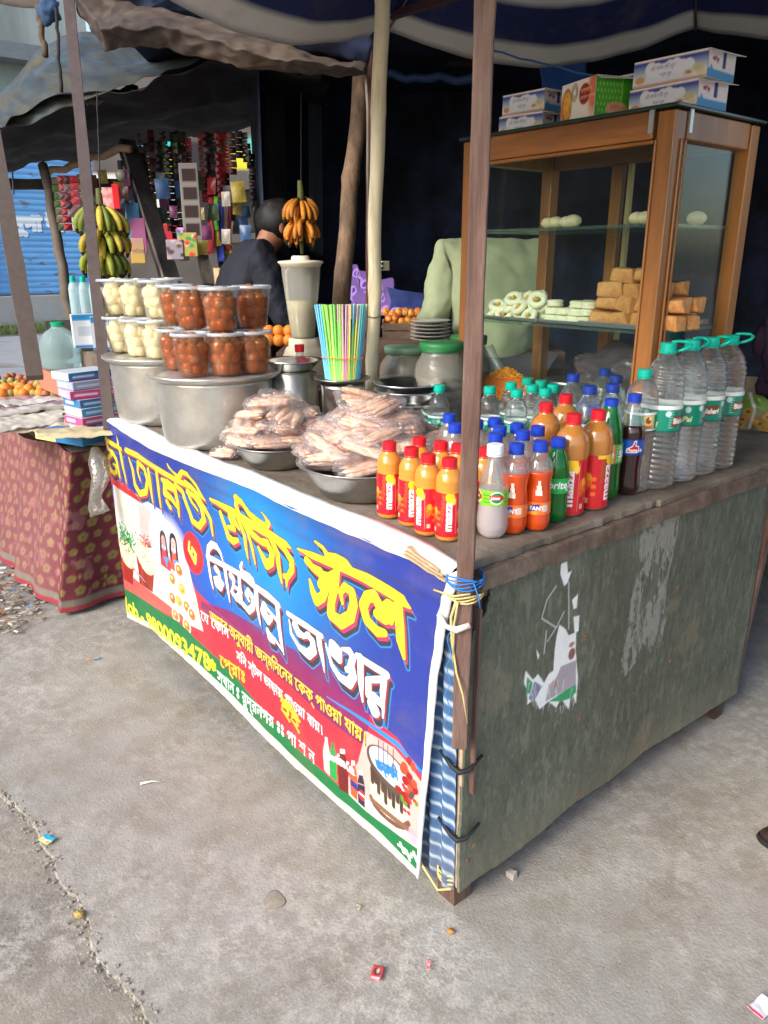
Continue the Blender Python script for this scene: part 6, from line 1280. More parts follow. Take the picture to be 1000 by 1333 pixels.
m.add([(x, y, 2.3) for x, y in rp]+[(x, y, 2.33) for x, y in rp], [tuple(range(6, -1, -1)), tuple(range(7, 14))]+[(i, (i+1) % 7, (i+1) % 7+7, i+7) for i in range(7)]); tag(m.build('overhead_tarpaulin', navy), 'dark flat tarpaulin stretched over the interior of the sweet stall', 'tarpaulin')  # roof outline shaped so light enters the stall only from the front
# blue shapes in the gloom
q = [V3(700, 60, 3.2), V3(765, 58, 3.2)]; q2 = [V3(702, 140, 3.25), V3(762, 140, 3.2)]; tag(sheet('blue_cloth', [q, q2], 20, 16, mat('deep blue cloth', (30, 62, 120), rough=.9), .03, 6), 'deep blue cloth hanging in the gloom behind the sweet boxes', 'cloth')
stick('blue_pipe', V3(500, 98, 3.6), V3(640, 106, 3.4), .02, mat('dull blue pipe', (36, 62, 104), rough=.6), 'dull blue pipe crossing the gloom under the canopy', 'pipe')
stick('blue_string', V3(640, 66, 2.2), V3(800, 106, 2.3), .003, mat('light blue string', (60, 110, 160), rough=.7), 'light blue string stretched from the post towards the sweet boxes', 'string')
for u in (770, 780): 
    q = M(); q.box(V3(u, 66, 2.45), (.008, .006, .045)); tag(q.build('cloth_tie', mat('pale tie', (150, 146, 140), rough=.9)), 'pale short tie hanging from the canopy hem, %s of the pair' % ('left' if u == 770 else 'right'), 'tie')
q = M(); q.beam(V3(355, 110, 4.3), V3(362, 330, 4.2), .16, .03, up=(1, .3, 0), seg=6); tag(q.build('board_panel', mat('dark grey brown board', (66, 62, 60), rough=.9, var=.4, stretch=(1, 1, .1), c2=(44, 38, 36))), 'dark upright board panel behind the orange banana bunch', 'board')
q = M(); q.beam(V3(410, 100, 4.4), V3(412, 330, 4.3), .09, .03, up=(1, .3, 0), seg=6); tag(q.build('board_panel', mat('blue grey board', (70, 80, 88), rough=.9, var=.3, stretch=(1, 1, .1))), 'blue grey upright board in the gloom left of the brown bamboo', 'board')
# switch board on wall
t = thing('switch_board', 'small white switch board mounted behind the white bamboo', 'switch board', tuple(V3(499, 346, 3.0))); q = M(); q.box((0, 0, 0), (.03, .04, .035)); q.build('plate', mat('white switch plate', (214, 206, 190), rough=.5), t, bevel=.002)
for k in (-1, 1): q = M(); q.box((.012, -.018+.0, k*.008), (.012, .01, .010)); q.build('switch', mat('dark switch', (60, 56, 54), rough=.5), t)
# striped canopy (eight panels) over the counter
CC = np.array([-.03, .46]); RR = 1.27; apex = np.array([CC[0], CC[1], 2.42]); p1 = V3(905, 46, 2.4); p2 = V3(505, 28, 2.4)
ang1 = math.atan2(p1[1]-CC[1], p1[0]-CC[0]); canopy = thing('striped_canopy', 'blue and white striped canopy stretched above the counter and cabinet', 'canopy', (0, 0, 0))
stripe = mat('canopy cloth print', attr=True, rough=.85, dirt=.35)
for k in range(8):
    A0 = ang1+k*math.pi/4; A1 = A0+math.pi/4
    zc = 2.0 if k else 2.0
    c = Cv(0, 0, 1, 1, .02, (22, 34, 84)); 
    for b0_, b1_ in ((0, .07), (.19, .31), (.5, .62), (.8, .9)): c.rect(-.1, b0_, 1.1, b1_, (196, 194, 190), soft=.02)
    def f(a, b, A0=A0, A1=A1):
        P0 = np.array([CC[0]+RR*math.cos(A0), CC[1]+RR*math.sin(A0), 2.01]); P1 = np.array([CC[0]+RR*math.cos(A1), CC[1]+RR*math.sin(A1), 2.01])
        e = P0*(1-a)+P1*a; p = e*(1-b)+apex*b; sg = math.sin(a*math.pi)*(1-b); return (p[0], p[1], p[2]-.075*sg*(1-b)-.03*sg+.006*mnoise.noise(Vector((a*9+k, b*6, 0))))
    o = c.mesh('canopy_panel', f, stripe, canopy); md = o.modifiers.new('solid', 'SOLIDIFY'); md.thickness = .0015
    q = M(); q.tube([Vector((CC[0]+RR*math.cos(A0), CC[1]+RR*math.sin(A0), 2.006)), Vector((CC[0], CC[1], 2.41))], .005, 6); q.build('rib', mat('grey metal rib', (120, 120, 122), rough=.4, metal=.8), canopy)
# ================================================================ people
skinm = mat('brown skin', (148, 98, 72), rough=.55, sss=.1, var=.08, vs=12)
hairm = mat('black hair', (18, 15, 15), rough=.6, bump=.6, bs=90)
def skinned(name, verts, edges, radii, m_, parent, sub=2, root=0, smooth=True):
    me = bpy.data.meshes.new(name); me.from_pydata([tuple(v) for v in verts], edges, []); me.materials.append(m_); o = link(name, me, parent)
    sk_ = o.modifiers.new('skin', 'SKIN'); sk_.use_smooth_shade = True
    for i, r_ in enumerate(radii): me.skin_vertices[0].data[i].radius = (r_, r_) if not hasattr(r_, '__len__') else r_
    for i in range(len(verts)): me.skin_vertices[0].data[i].use_root = (i == root)
    s2 = o.modifiers.new('sub', 'SUBSURF'); s2.levels = sub; s2.render_levels = sub; return o
def person(label, loc, rz, J, shirt_m, legs_m, scale=1, hair=True, long_hair=False):
    """J: joint positions in metres in the person's own frame (x forward, y left)"""
    t = thing('person', label, 'person', loc, rz); t.scale = (scale,)*3
    g = lambda k: Vector(J[k])
    # body: one continuous skinned figure with fingers
    V = []; E = []; Rr = []
    def add(p, r, par=None): V.append(Vector(p)); Rr.append(r); i = len(V)-1; (E.append((par, i)) if par is not None else None); return i
    pel = add(g('pelvis'), (.12, .10)); ch_ = add(g('chest'), (.125, .09), add((g('pelvis')+g('chest'))/2, (.11, .085), pel)); nk = add(g('neck'), .052, ch_); hd0 = add(g('neck').lerp(g('head'), .55), .06, nk); hd = add(g('head'), (.078, .088), hd0); add(g('head')+(g('head')-g('neck')).normalized()*.075, (.055, .065), hd)
    for s in ('l', 'r'):
        sh = add(g('sh_'+s), .05, ch_); el = add(g('el_'+s), .038, sh); wr_ = add(g('wr_'+s), .025, el); d = (g('wr_'+s)-g('el_'+s)).normalized(); pm = add(g('wr_'+s)+d*.05, (.034, .017), wr_); pe = add(g('wr_'+s)+d*.085, (.036, .014), pm)
        side_ = d.orthogonal().normalized(); cu = d.cross(side_)
        for k, (o_, L_) in enumerate([(-.024, .062), (-.008, .072), (.008, .068), (.024, .052)]):
            b = add(g('wr_'+s)+d*.095+side_*o_, .0095, pe); m1 = add(g('wr_'+s)+d*(.095+L_*.5)+side_*o_*1.1+cu*.01, .0085, b); add(g('wr_'+s)+d*(.095+L_*.9)+side_*o_*1.1+cu*.03, .0068, m1)
        tb_ = add(g('wr_'+s)+d*.045-side_*.034, .011, pm); add(g('wr_'+s)+d*.085-side_*.055+cu*.012, .009, tb_)
        hp = add(g('hip_'+s), .085, pel); kn = add(g('kn_'+s), .055, hp); an = add(g('an_'+s), .036, kn); hl = add(g('an_'+s)+Vector((.03, 0, -.045)), (.036, .03), an); add(g('an_'+s)+Vector((.13, 0, -.055)), (.038, .018), hl)
    skinned('body', V, E, Rr, skinm, t)
    # face details
    F = (g('face')-g('head')).normalized() if 'face' in J else Vector((1, 0, 0)); up_ = (g('head')-g('neck')).normalized(); sd_ = up_.cross(F).normalized(); hc = g('head')
    q = M(); q.blob(hc+F*.088-up_*.012, (.014, .012, .02), seg=10, rings=8); q.build('nose', skinm, t, smooth=True)
    q = M(); q.blob(hc+F*.078-up_*.048, (.012, .024, .008), seg=10, rings=6); q.build('mouth', mat('lips', (130, 76, 66), rough=.5), t, smooth=True)
    for k in (-1, 1): q = M(); q.blob(hc+sd_*k*.082-up_*.005, (.014, .008, .028), seg=10, rings=8); q.build('ear', skinm, t, smooth=True)
    for k in (-1, 1): q = M(); q.blob(hc+F*.078+sd_*k*.03+up_*.012, (.008, .012, .007), seg=10, rings=6); q.build('eye', mat('eye white and iris', (60, 46, 40), rough=.2), t, smooth=True)
    q = M(); q.blob(hc-F*.012+up_*.026, (.098, .092, .092), nz=.12, fr=3, seg=24, rings=16)
    if long_hair: q.blob(hc-F*.05-up_*.10, (.06, .075, .14), nz=.2, seg=18, rings=12)
    q.build('hair', hairm, t, smooth=True)
    # shirt: torso and sleeves
    V = []; E = []; Rr = []
    p0 = add(g('pelvis')+Vector((0, 0, -.06)), (.165, .125)); p1_ = add(g('pelvis').lerp(g('chest'), .5), (.155, .118), p0); p2_ = add(g('chest'), (.168, .125), p1_); p3 = add(g('chest').lerp(g('neck'), .62), (.10, .08), p2_)
    for s in ('l', 'r'):
        a_ = add(g('sh_'+s), .076, p2_); b_ = add(g('sh_'+s).lerp(g('el_'+s), .5), .064, a_); c__ = add(g('el_'+s), .056, b_); d_ = add(g('el_'+s).lerp(g('wr_'+s), .5), .05, c__); add(g('el_'+s).lerp(g('wr_'+s), .93), .042, d_)
    o = skinned('shirt', V, E, Rr, shirt_m, t, sub=4); tx = bpy.data.textures.new('folds', 'CLOUDS'); tx.noise_scale = .07; dm = o.modifiers.new('folds', 'DISPLACE'); dm.texture = tx; dm.strength = .022; dm.mid_level = .5
    V = []; E = []; Rr = []; p0 = add(g('pelvis'), (.15, .12))
    for s in ('l', 'r'): a_ = add(g('hip_'+s), .10, p0); b_ = add(g('kn_'+s), .078, a_); add(g('an_'+s)+Vector((0, 0, .03)), .066, b_)
    skinned('trousers', V, E, Rr, legs_m, t)
    return t
stand = dict(pelvis=(0, 0, .92), chest=(.02, 0, 1.25), neck=(.03, 0, 1.44), head=(.05, 0, 1.57), face=(.2, 0, 1.55), sh_l=(.02, .17, 1.37), sh_r=(.02, -.17, 1.37), el_l=(.04, .23, 1.10), el_r=(.04, -.23, 1.10), wr_l=(.2, .2, .95), wr_r=(.2, -.2, .95), hip_l=(0, .09, .86), hip_r=(0, -.09, .86), kn_l=(.02, .1, .48), kn_r=(.02, -.1, .48), an_l=(-.02, .1, .08), an_r=(-.02, -.1, .08))
def on_ground(u, d): q = V3(u, 400, d); return (float(q[0]), float(q[1]), 0)
Jg = dict(stand); Jg.update(chest=(.07, 0, 1.19), neck=(.20, 0, 1.31), head=(.33, 0, 1.22), face=(.34, 0, 1.05), sh_l=(.10, .165, 1.265), sh_r=(.10, -.165, 1.265), el_l=(.06, .215, 1.06), el_r=(.2, -.22, 1.12), wr_l=(.24, .22, 1.02), wr_r=(.42, -.1, 1.05))
gp = on_ground(648, 2.85); away = math.atan2(FW[1], FW[0])
person('person in pale green long sleeved shirt standing with his back turned behind the counter', gp, away+.18, Jg, mat('pale green shirt', (164, 174, 138), rough=.85, var=.1, vs=6, bump=1, bs=9), mat('grey trousers', (70, 70, 76), rough=.9), 1.05)
Jd = dict(stand); Jd.update(chest=(.10, 0, 1.16), neck=(.20, 0, 1.30), head=(.27, 0, 1.40), face=(.38, 0, 1.36), sh_l=(.14, .18, 1.28), sh_r=(.14, -.18, 1.28), el_l=(.2, .24, 1.02), el_r=(.22, -.25, 1.0), wr_l=(.42, .14, .95), wr_r=(.42, -.18, .93))
dp = on_ground(290, 3.6)
person('person in a black navy jacket bending forward behind the mixer', dp, away-1.2, Jd, mat('black navy jacket', (26, 30, 42), rough=.8, bump=.4, bs=14), mat('black trousers', (24, 24, 28), rough=.9), 1.05)
# passer-by at the right edge: only sandal and red hem in view
fp = P(1000, 1078, z=.0)
Jw = dict(stand); Jw.update(el_l=(-.12, .2, 1.12), el_r=(-.12, -.2, 1.12), wr_l=(-.16, .1, .98), wr_r=(-.16, -.1, .98), an_r=(-.19, -.1, .08), kn_r=(-.07, -.1, .48))
fx, fy = float(fp[0]), float(fp[1]); 
t = person('person in dark sandals and a red garment with gold hem at the right edge', (fx+.132, fy+.095, 0), math.pi+.35, Jw, mat('red patterned cloth', (120, 18, 30), rough=.8, var=.2), mat('red garment cloth', (150, 24, 36), rough=.8), .93, long_hair=True)
for s in (1, -1):
    q = M(); q.lathe([(0, 0), (1, 0), (1.02, .006), (1, .016), (0, .017)], 28); q.v = [(.05-.17*(s < 0)+x*.14, s*.10+y*(.05-.012*(x < 0)), z) for x, y, z in q.v]; q.build('shoe_sole', mat('black sole', (26, 26, 28), rough=.6), t)
    q = M(); q.blob((.085-.17*(s < 0), s*.10, .018), (.10, .044, .045), nz=.05, seg=24, rings=14); q.build('shoe_upper', mat('dark patterned shoe', (48, 34, 34), rough=.5, var=.5, vs=60), t, smooth=True)
c = Cv(0, 0, 1, 1, .008, (104, 14, 26))
for k in range(70): x = random.random(); y = random.uniform(.02, .16); c.stroke([(x, y), (x+.015, y+.03), (x+.04, y)], .006, (186, 96, 40))
for y in (.015, .18): c.stroke([(0, y), (1, y)], .01, (220, 160, 60))
c.mesh('long_skirt', lambda u, v: ((-.03+(.12+.01*v)*math.cos(u*2*math.pi)*(1+.05*(1-v)*math.sin(u*44))), (.20-.03*v)*math.sin(u*2*math.pi)*(1+.05*(1-v)*math.sin(u*44)), .05+.98*v), mat('embroidered hem print', attr=True, rough=.8), t)
# ================================================================ fruit stall at the left
T0 = np.array([-1.95, -.08, .65]); B0 = np.array([-1.985, -.195, .02])
stall = thing('fruit_stall', 'low fruit stall draped with red cloth patterned with yellow flowers', 'stall', (0, 0, 0))
c = Cv(-1.75, 0, .75, .66, .006, (106, 42, 52)); c.noise(.35, .10, 5)
g = random.Random(6)
def flower(x, y, s, col):
    for k in range(5): a = k*1.257+.3; c.ell(x+s*.55*math.cos(a), y+s*.5*math.sin(a), s*.42, s*.42, col)
    c.ell(x, y, s*.14, s*.14, (60, 40, 36))
for j in range(12):
    for i in range(52): 
        x = -1.75+i*.066+(.033 if j % 2 else 0); y = .03+j*.055
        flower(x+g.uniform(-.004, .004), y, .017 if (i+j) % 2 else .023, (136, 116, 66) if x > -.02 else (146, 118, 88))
for k in range(240): x, y = g.uniform(-1.7, .7), g.uniform(.03, .62); c.ell(x, y, .005, .009, (168, 136, 70))
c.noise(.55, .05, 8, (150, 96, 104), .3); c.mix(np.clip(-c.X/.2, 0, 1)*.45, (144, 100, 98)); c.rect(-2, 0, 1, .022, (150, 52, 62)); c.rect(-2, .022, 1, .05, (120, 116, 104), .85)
def cloth(s, h):
    t_ = h/.66; fold = .014*math.sin(s*24+h*4)+.02*mnoise.noise(Vector((s*4, h*2, 0)))
    if s < 0: top = T0+np.array([s, 0, 0]); bot = B0+np.array([s, .03*math.sin(s*3), 0]); n_ = np.array([0, -1, 0])
    else: top = T0+np.array([0, s, 0]); bot = B0+np.array([0, s, 0]); n_ = np.array([1, 0, 0])
    n_ = n_ if abs(s) > .04 else np.array([.7, -.7, 0]); p = bot*(1-t_)+top*t_+n_*fold*(1-t_*.6)+n_*.02*math.sin(t_*math.pi)*(-.4); return tuple(p)
o = c.mesh('cloth_skirt', cloth, mat('stall cloth print', attr=True, rough=.9), stall); 
q = M(); q.box((-2.85, .38, .63), (1.78, .90, .03)); q.build('table_board', wood_grey, stall)
for (x, y) in ((-2.05, .0), (-2.05, .7), (-3.6, .0), (-3.6, .7)): q = M(); q.beam((x, y, 0), (x, y, .62), .045); q.build('leg', wood_dark, stall)
# wicker tray, papers, fruit
wick = mat('grey brown wicker', (118, 104, 84), rough=.9, var=.4, vs=60, bump=1, bs=80)
tc = P(98, 560, z=.70); tc = (float(tc[0])-.16, float(tc[1])+.18)
q = M()
for k in range(5): q.tube([(tc[0]+(.36+.004*k)*math.cos(a), tc[1]+(.30+.004*k)*math.sin(a), .672+.011*k+.004*math.sin(a*5+k)) for a in np.linspace(0, 2*math.pi, 70)], .008, 6)
q.lathe([(0, .67), (.34, .672)], 30, c=(tc[0], tc[1], 0), cap=False); tag(q.build('wicker_tray', wick, smooth=True), 'flat round wicker tray holding old papers at the corner of the fruit stall', 'tray')
paperm = mat('crumpled brown paper', (190, 170, 140), rough=.9, var=.2, vs=10, bump=.6, bs=20, c2=(160, 138, 106))
def paper(cx, cy, z, w_, d_, rz, col, label, printed=None, seed=0, amp=.011, name='paper_sheet', cat='paper'):
    c = Cv(-w_/2, -d_/2, w_/2, d_/2, .008, col); 
    if printed: printed(c, w_, d_)
    c.noise(.2, .05, seed)
    cs, sn = math.cos(rz), math.sin(rz)
    def f(x, y):
        e = 1+.25*mnoise.noise(Vector((x*9+seed, y*9, 1))) if max(abs(x)/w_, abs(y)/d_) > .42 else 1
        zz = z+amp*(mnoise.noise(Vector((x*7+seed, y*7, 2)))+1.1*abs(mnoise.noise(Vector((x*22+seed, y*22, 2))))+.4*abs(mnoise.noise(Vector((x*60+seed, y*60, 2)))))-.03*max(0, abs(y)/d_-.4)*8*amp/.02
        return (cx+(x*cs-y*sn)*e, cy+(x*sn+y*cs)*e, zz)
    o = c.mesh(name, f, PAPER); md = o.modifiers.new('solid', 'SOLIDIFY'); md.thickness = .0015; return tag(o, label, cat)
def news(c, w_, d_):
    for k in range(14): c.rect(-w_*.45, -d_*.45+k*d_*.06, w_*.1, -d_*.43+k*d_*.06, (130, 122, 112), .5)
    c.rect(w_*.12, -d_*.1, w_*.45, d_*.35, (150, 120, 120)); c.rect(-w_*.2, d_*.3, w_*.4, d_*.46, (60, 74, 110)); c.rect(-w_*.45, d_*.1, -w_*.1, d_*.42, (170, 110, 110), .7)
pz = .735
for k, (u, v, w_, d_, rz, col, pr, lab) in enumerate([(60, 545, .55, .30, .2, (206, 190, 160), None, 'big crumpled brown paper sheet over the wicker tray'), (20, 545, .34, .34, .5, (196, 186, 170), None, 'crumpled pale paper sheet at the front edge of the fruit stall'),
        (60, 520, .40, .26, .25, (206, 200, 188), news, 'folded newspaper with a dark blue printed band beside the fruit'), (40, 532, .42, .16, .35, (196, 188, 176), news, 'folded newspaper lying in front of the blue banded one'), (112, 562, .30, .14, -.2, (186, 168, 132), None, 'torn brown paper flap at the right end of the wicker tray')]):
    p = P(u, v, z=pz+.006*k); paper(float(p[0]), float(p[1]), pz+.008*k, w_, d_, rz+away-1.2, col, lab, pr, seed=k*3+1)
# fruit
fm = [(mat('orange fruit skin', (236, 140, 50), rough=.5, bump=.2, bs=120, sss=.1), 'orange'), (mat('green brown fruit skin', (160, 150, 76), rough=.55, var=.3, vs=40), 'greenish brown fruit'), (mat('red brown fruit skin', (176, 104, 66), rough=.55, var=.3, vs=40), 'reddish brown fruit')]
fpz = {}
def fruit(kind, loc, s, label, grp):
    if kind not in fpz:
        q = M(); q.blob((0, 0, 0), (.030, .030, .027), nz=.06, seg=16, rings=12, seed=kind); q.lathe([(.004, .025), (.003, .029), (0, .030)], 6); fpz[kind] = o = q.build('fruit', fm[kind][0] if kind < 3 else APP, smooth=True)
    else: o = fpz[kind].copy(); COL.objects.link(o)
    o.location = loc; o.scale = (s, s, s); o.rotation_euler = [g.uniform(0, 6) for _ in range(3)]; return tag(o, label, 'fruit', grp)
for row, (v, zf) in enumerate([(512, .75), (505, .765), (498, .78), (491, .79)]):
    for i in range(13):
        u = -6+i*9.6+(4 if row % 2 else 0)+g.uniform(-2, 2); p = P(u, v+g.uniform(-2, 2), z=zf)
        kd = 0 if row < 2 and g.random() < .6 else (1 if g.random() < .6 else 2)
        fruit(kd, (float(p[0]), float(p[1]), zf), g.uniform(.72, 1.0) if kd == 0 else g.uniform(.55, .75), '%s in the %s row of the pile on the fruit stall' % (fm[kd][1], ('front', 'second', 'third', 'back')[row]), 'fruits piled on the stall')
# stack of small printed boxes
cols = [((52, 120, 172), (190, 196, 204)), ((196, 84, 134), (214, 180, 190)), ((70, 150, 196), (210, 214, 218)), ((52, 120, 172), (200, 150, 170)), ((190, 66, 124), (220, 170, 186)), ((150, 170, 196), (206, 160, 176))]
sp = V3(124, 520, 2.75)
for k in range(7):
    ctop, cs_ = cols[k % 6]; zb_ = .735+k*.030; t = thing('printed_box', 'thin printed carton box in the leaning stack beside the pots, %s from the bottom' % ['first', 'second', 'third', 'fourth', 'fifth', 'sixth', 'seventh'][k], 'box', (float(sp[0])-.01-.012*k+g.uniform(-.008, .008), float(sp[1])+.0+g.uniform(-.01, .01), zb_), rz=.12+g.uniform(-.12, .12), group='stack of thin printed boxes')
    q = M(); q.box((0, 0, .014), (.12, .17, .0275)); q.build('carton', mat('carton side %d' % (k % 6), cs_, rough=.55), t, bevel=.001)
    c = Cv(-.12, .0, .12, .027, .004, ctop); c.rect(-.1, .009, .02, .015, (230, 230, 236)); c.rect(.05, .006, .1, .02, cs_); c.mesh('end_print', lambda y, z: (.0605, y*.7, z+.0005), CARD, t)
    c = Cv(-.08, .0, .08, .027, .004, ctop if k % 2 else cs_); c.rect(-.06, .008, .02, .018, (230, 226, 232)); c.mesh('side_print', lambda x, z: (x*.74, -.0858, z+.0005), CARD, t)
p = V3(100, 552, 2.75); 
t = thing('printed_box', 'flat blue and yellow printed box at the foot of the leaning stack', 'box', (float(sp[0])-.05, float(sp[1])-.09, .70), rz=.35); q = M(); q.box((0, 0, .016), (.26, .10, .032)); q.build('carton', mat('blue carton', (52, 120, 172), rough=.5), t, bevel=.002)
c = Cv(-.16, 0, .16, .03, .003, (40, 112, 160)); c.rect(-.16, 0, -.02, .03, (236, 214, 130)); c.text('RUSK', -.13, .009, .014, (150, 130, 70)); c.mesh('side_print', lambda x, z: (x*.8, -.0508, z+.0005), CARD, t)
# five litre jar on a brick-coloured box
q0 = V3(82, 480, 3.35); t = thing('water_jar', 'five litre clear water jar with green cap standing on the terracotta box', 'water jar', (float(q0[0]), float(q0[1]), float(q0[2])))
q = M(); q.lathe(prof_interp([(0, .002), (.07, 0), (.082, .01), (.084, .05), (.08, .055), (.084, .06), (.084, .09), (.08, .12), (.06, .155), (.03, .175), (.022, .18), (.022, .19), (0, .19)], 60), 36, cap=False); q.build('jar_body', mat('pale aqua jar', (214, 244, 244), rough=.1, trans=.75, ior=1.15), t, smooth=True)
q = M(); q.lathe([(.026, .183), (.027, .2), (0, .202)], 20); q.build('cap', mat('green cap', (0, 160, 110), rough=.4), t)
q = M(); q.box((float(q0[0])+.03, float(q0[1])+.02, float(q0[2])-.045), (.26, .2, .088)); tag(q.build('terracotta_box', mat('terracotta ribbed box', (184, 116, 92), rough=.85, var=.15, vs=30, stretch=(8, 8, .3)), bevel=.003), 'terracotta coloured box carrying the five litre jar', 'box')
# white-blue packs and shrink-wrapped bottles further back
for k, (u, v, lab, tilt) in enumerate([(113, 452, 'white and blue paper pack leaning beside the water jar', .1), (138, 455, 'white and blue paper pack next to the steel post', -.05), (160, 456, 'bright blue paper pack right of the steel post', .05)]):
    q1 = V3(u, v, 3.3); t = thing('paper_pack', lab, 'pack', tuple(q1), rz=away-math.pi/2+.4+tilt); c = Cv(-.05, 0, .05, .14, .004, (226, 230, 232) if k < 2 else (60, 160, 210)); c.rect(-.05, .115, .05, .14, (40, 150, 210)); c.rect(-.05, 0, .05, .012, (50, 120, 200))
    c.rect(-.03, .05, .03, .09, (190, 200, 210)); c.mesh('front_print', lambda x, z: (x, -.0262, z), CARD, t); q = M(); q.box((0, 0, .07), (.1, .05, .14)); q.build('pack_body', mat('white pack board', (222, 222, 218), rough=.5), t, bevel=.002)
wm2 = None
for k in range(6):
    q1 = V3(100+(k % 3)*13, 412 if k < 3 else 408, 3.7+.08*(k//3))
    if wm2 is None:
        wm2 = t = thing('water_bottle', 'x', 'water bottle'); q = M(); q.lathe(prof_interp([(0, 0), (.024, 0)]+[(.026-.001*(i % 2), .01+.012*i) for i in range(14)]+[(.012, .2), (.011, .215), (0, .215)], 70), 16, cap=False); q.build('bottle_body', mat('aqua water bottle', (220, 240, 244), rough=.15, trans=.6, ior=1.15), t, smooth=True); q = M(); q.lathe([(.014, .2), (.014, .222), (0, .223)], 14); q.build('cap', CAPS['teal'], t)
    else: t = copy_tree(wm2)
    t.scale = (.9, .9, .8); t.location = tuple(q1); t['label'] = 'clear water bottle in the pack on the fruit stall, %s of the %s row' % (('left', 'middle', 'right')[k % 3], ('front', 'back')[k//3]); t['group'] = 'pack of water bottles on the fruit stall'
q1 = V3(116, 416, 3.72); q = M(); q.box((float(q1[0]), float(q1[1]), float(q1[2])-.10), (.4, .3, .18)); tag(q.build('wooden_box', darkw, bevel=.003), 'dark box under the pack of water bottles', 'box')
q1 = V3(140, 456, 3.3); q = M(); q.box((float(q1[0]), float(q1[1])+.02, float(q1[2])-.06), (.5, .2, .115)); tag(q.build('wooden_box', wood_grey, bevel=.003), 'grey box under the white and blue packs', 'box')
# bananas
tipm = mat('dark banana tip', (60, 50, 30), rough=.8)
def bananas(u, v, d, hands, nb, L_, col, tip, label, spread=1.0, seed=0):
    o_ = V3(u, v, d); t = thing('banana_bunch', label, 'banana bunch', tuple(o_)); gg = random.Random(seed)
    q = M(); q.tube([(0, 0, .07), (.005, 0, .03), (-.004, .0, -.1), (0, 0, -.06-.085*hands)], [.010, .014, .016, .008], 10); q.build('stalk', mat('banana stalk', (96, 96, 52), rough=.8), t, smooth=True)
    for h in range(hands):
        for ring_ in range(2):
            m_ = nb-3*ring_
            for k in range(m_):
                a = 2*math.pi*(k+.5*ring_)/m_+h*.4+gg.uniform(-.12, .12); z0_ = -.0-.085*h+gg.uniform(-.012, .012)-.02*ring_; out = (.62 if ring_ == 0 else .38)*gg.uniform(.85, 1.12)*spread; pp = []; n = 9
                for i in range(n): s_ = i/(n-1); pp.append(Vector(((.018+L_*out*math.sin(s_*1.9)) *math.cos(a), (.018+L_*out*math.sin(s_*1.9))*math.sin(a), z0_-L_*(.9-.2*ring_*0)*s_*(.75+.35*s_))))
                r_ = L_*.125; q = M(); q.tube(pp, [r_*.35, r_*.6, r_*.9, r_, r_*1.03, r_, r_*.85, r_*.55, r_*.25], 6); nF = len(q.f); q.mi = [1 if (i >= 42 or i < 6) and i < 48 or i >= 48 else 0 for i in range(nF)]; q.build('banana', [gg.choice(col), tipm], t, smooth=True)
    return t
by = [mat('green yellow banana', (150, 156, 50), rough=.5, var=.25, vs=20), mat('yellow banana', (196, 170, 60), rough=.5, var=.25, vs=20, c2=(110, 90, 40), c2t=.64), mat('olive banana', (116, 128, 46), rough=.5, var=.25, vs=20)]
bananas(130, 268, 3.3, 3, 13, .125, by, 0, 'large green and yellow banana bunch hanging beside the steel post', 1.05, 3)
bo = [mat('orange ripe banana', (214, 132, 34), rough=.55, var=.3, vs=20, c2=(120, 76, 34), c2t=.62), mat('amber banana', (186, 118, 36), rough=.55, var=.3)]
bananas(391, 258, 3.3, 2, 13, .095, bo, 0, 'small orange ripe banana bunch hanging above the mixer', 1.0, 4)
bananas(158, 395, 3.5, 1, 6, .08, by[1:2], 0, 'little yellow banana bunch peeping behind the white tubs', .9, 5)
stick('hanging_wire', V3(392, 252, 3.3), V3(392, 120, 3.3), .002, darkw, 'thin wire holding the orange banana bunch', 'wire'); stick('hanging_wire', V3(131, 262, 3.3), V3(126, 120, 3.4), .003, darkw, 'thin wire holding the big banana bunch', 'wire')
# hanging strips of sachets
def strip(u, v0, v1_, d, w_, cols_, label, name='sachet_strip', cat='sachet strip', seg=.034, grp='strips of sachets in the neighbouring stall'):
    a = V3(u, v0, d); b = V3(u, v1_, d); L_ = a[2]-b[2]; t = None; n = max(3, int(L_/seg)); q = M(); ms = [mat('sachet %d %d %d' % c_, c_, rough=.35) for c_ in cols_]; gg = random.Random(u*7)
    ang = away+math.pi/2+gg.uniform(-.7, .7); X = Vector((math.cos(ang), math.sin(ang), 0)); x0 = Vector((a[0], a[1], 0))
    for k in range(n):
        q.cur = gg.randrange(len(ms)); zc_ = a[2]-L_*(k+.5)/n; sw = X*gg.uniform(-.004, .004); hh = L_/n*.46
        N_ = Vector((-X.y, X.x, 0)); P0 = x0+sw+Vector((0, 0, zc_))
        V = [P0-X*w_/2+Vector((0, 0, -hh)), P0+X*w_/2+Vector((0, 0, -hh)), P0+X*w_/2+Vector((0, 0, hh)), P0-X*w_/2+Vector((0, 0, hh)), P0+N_*.010, P0-N_*.010]
        q.add(V, [(0, 1, 4), (1, 2, 4), (2, 3, 4), (3, 0, 4), (1, 0, 5), (2, 1, 5), (3, 2, 5), (0, 3, 5)])
    return tag(q.build(name, ms), label, cat, grp)
mar = [(96, 40, 44), (70, 34, 40), (120, 96, 92)]; grn = [(74, 90, 40), (60, 74, 50), (96, 84, 60)]; dk = [(50, 44, 60), (80, 66, 76), (40, 40, 44)]; red_ = [(150, 34, 40), (170, 60, 60), (110, 80, 80)]
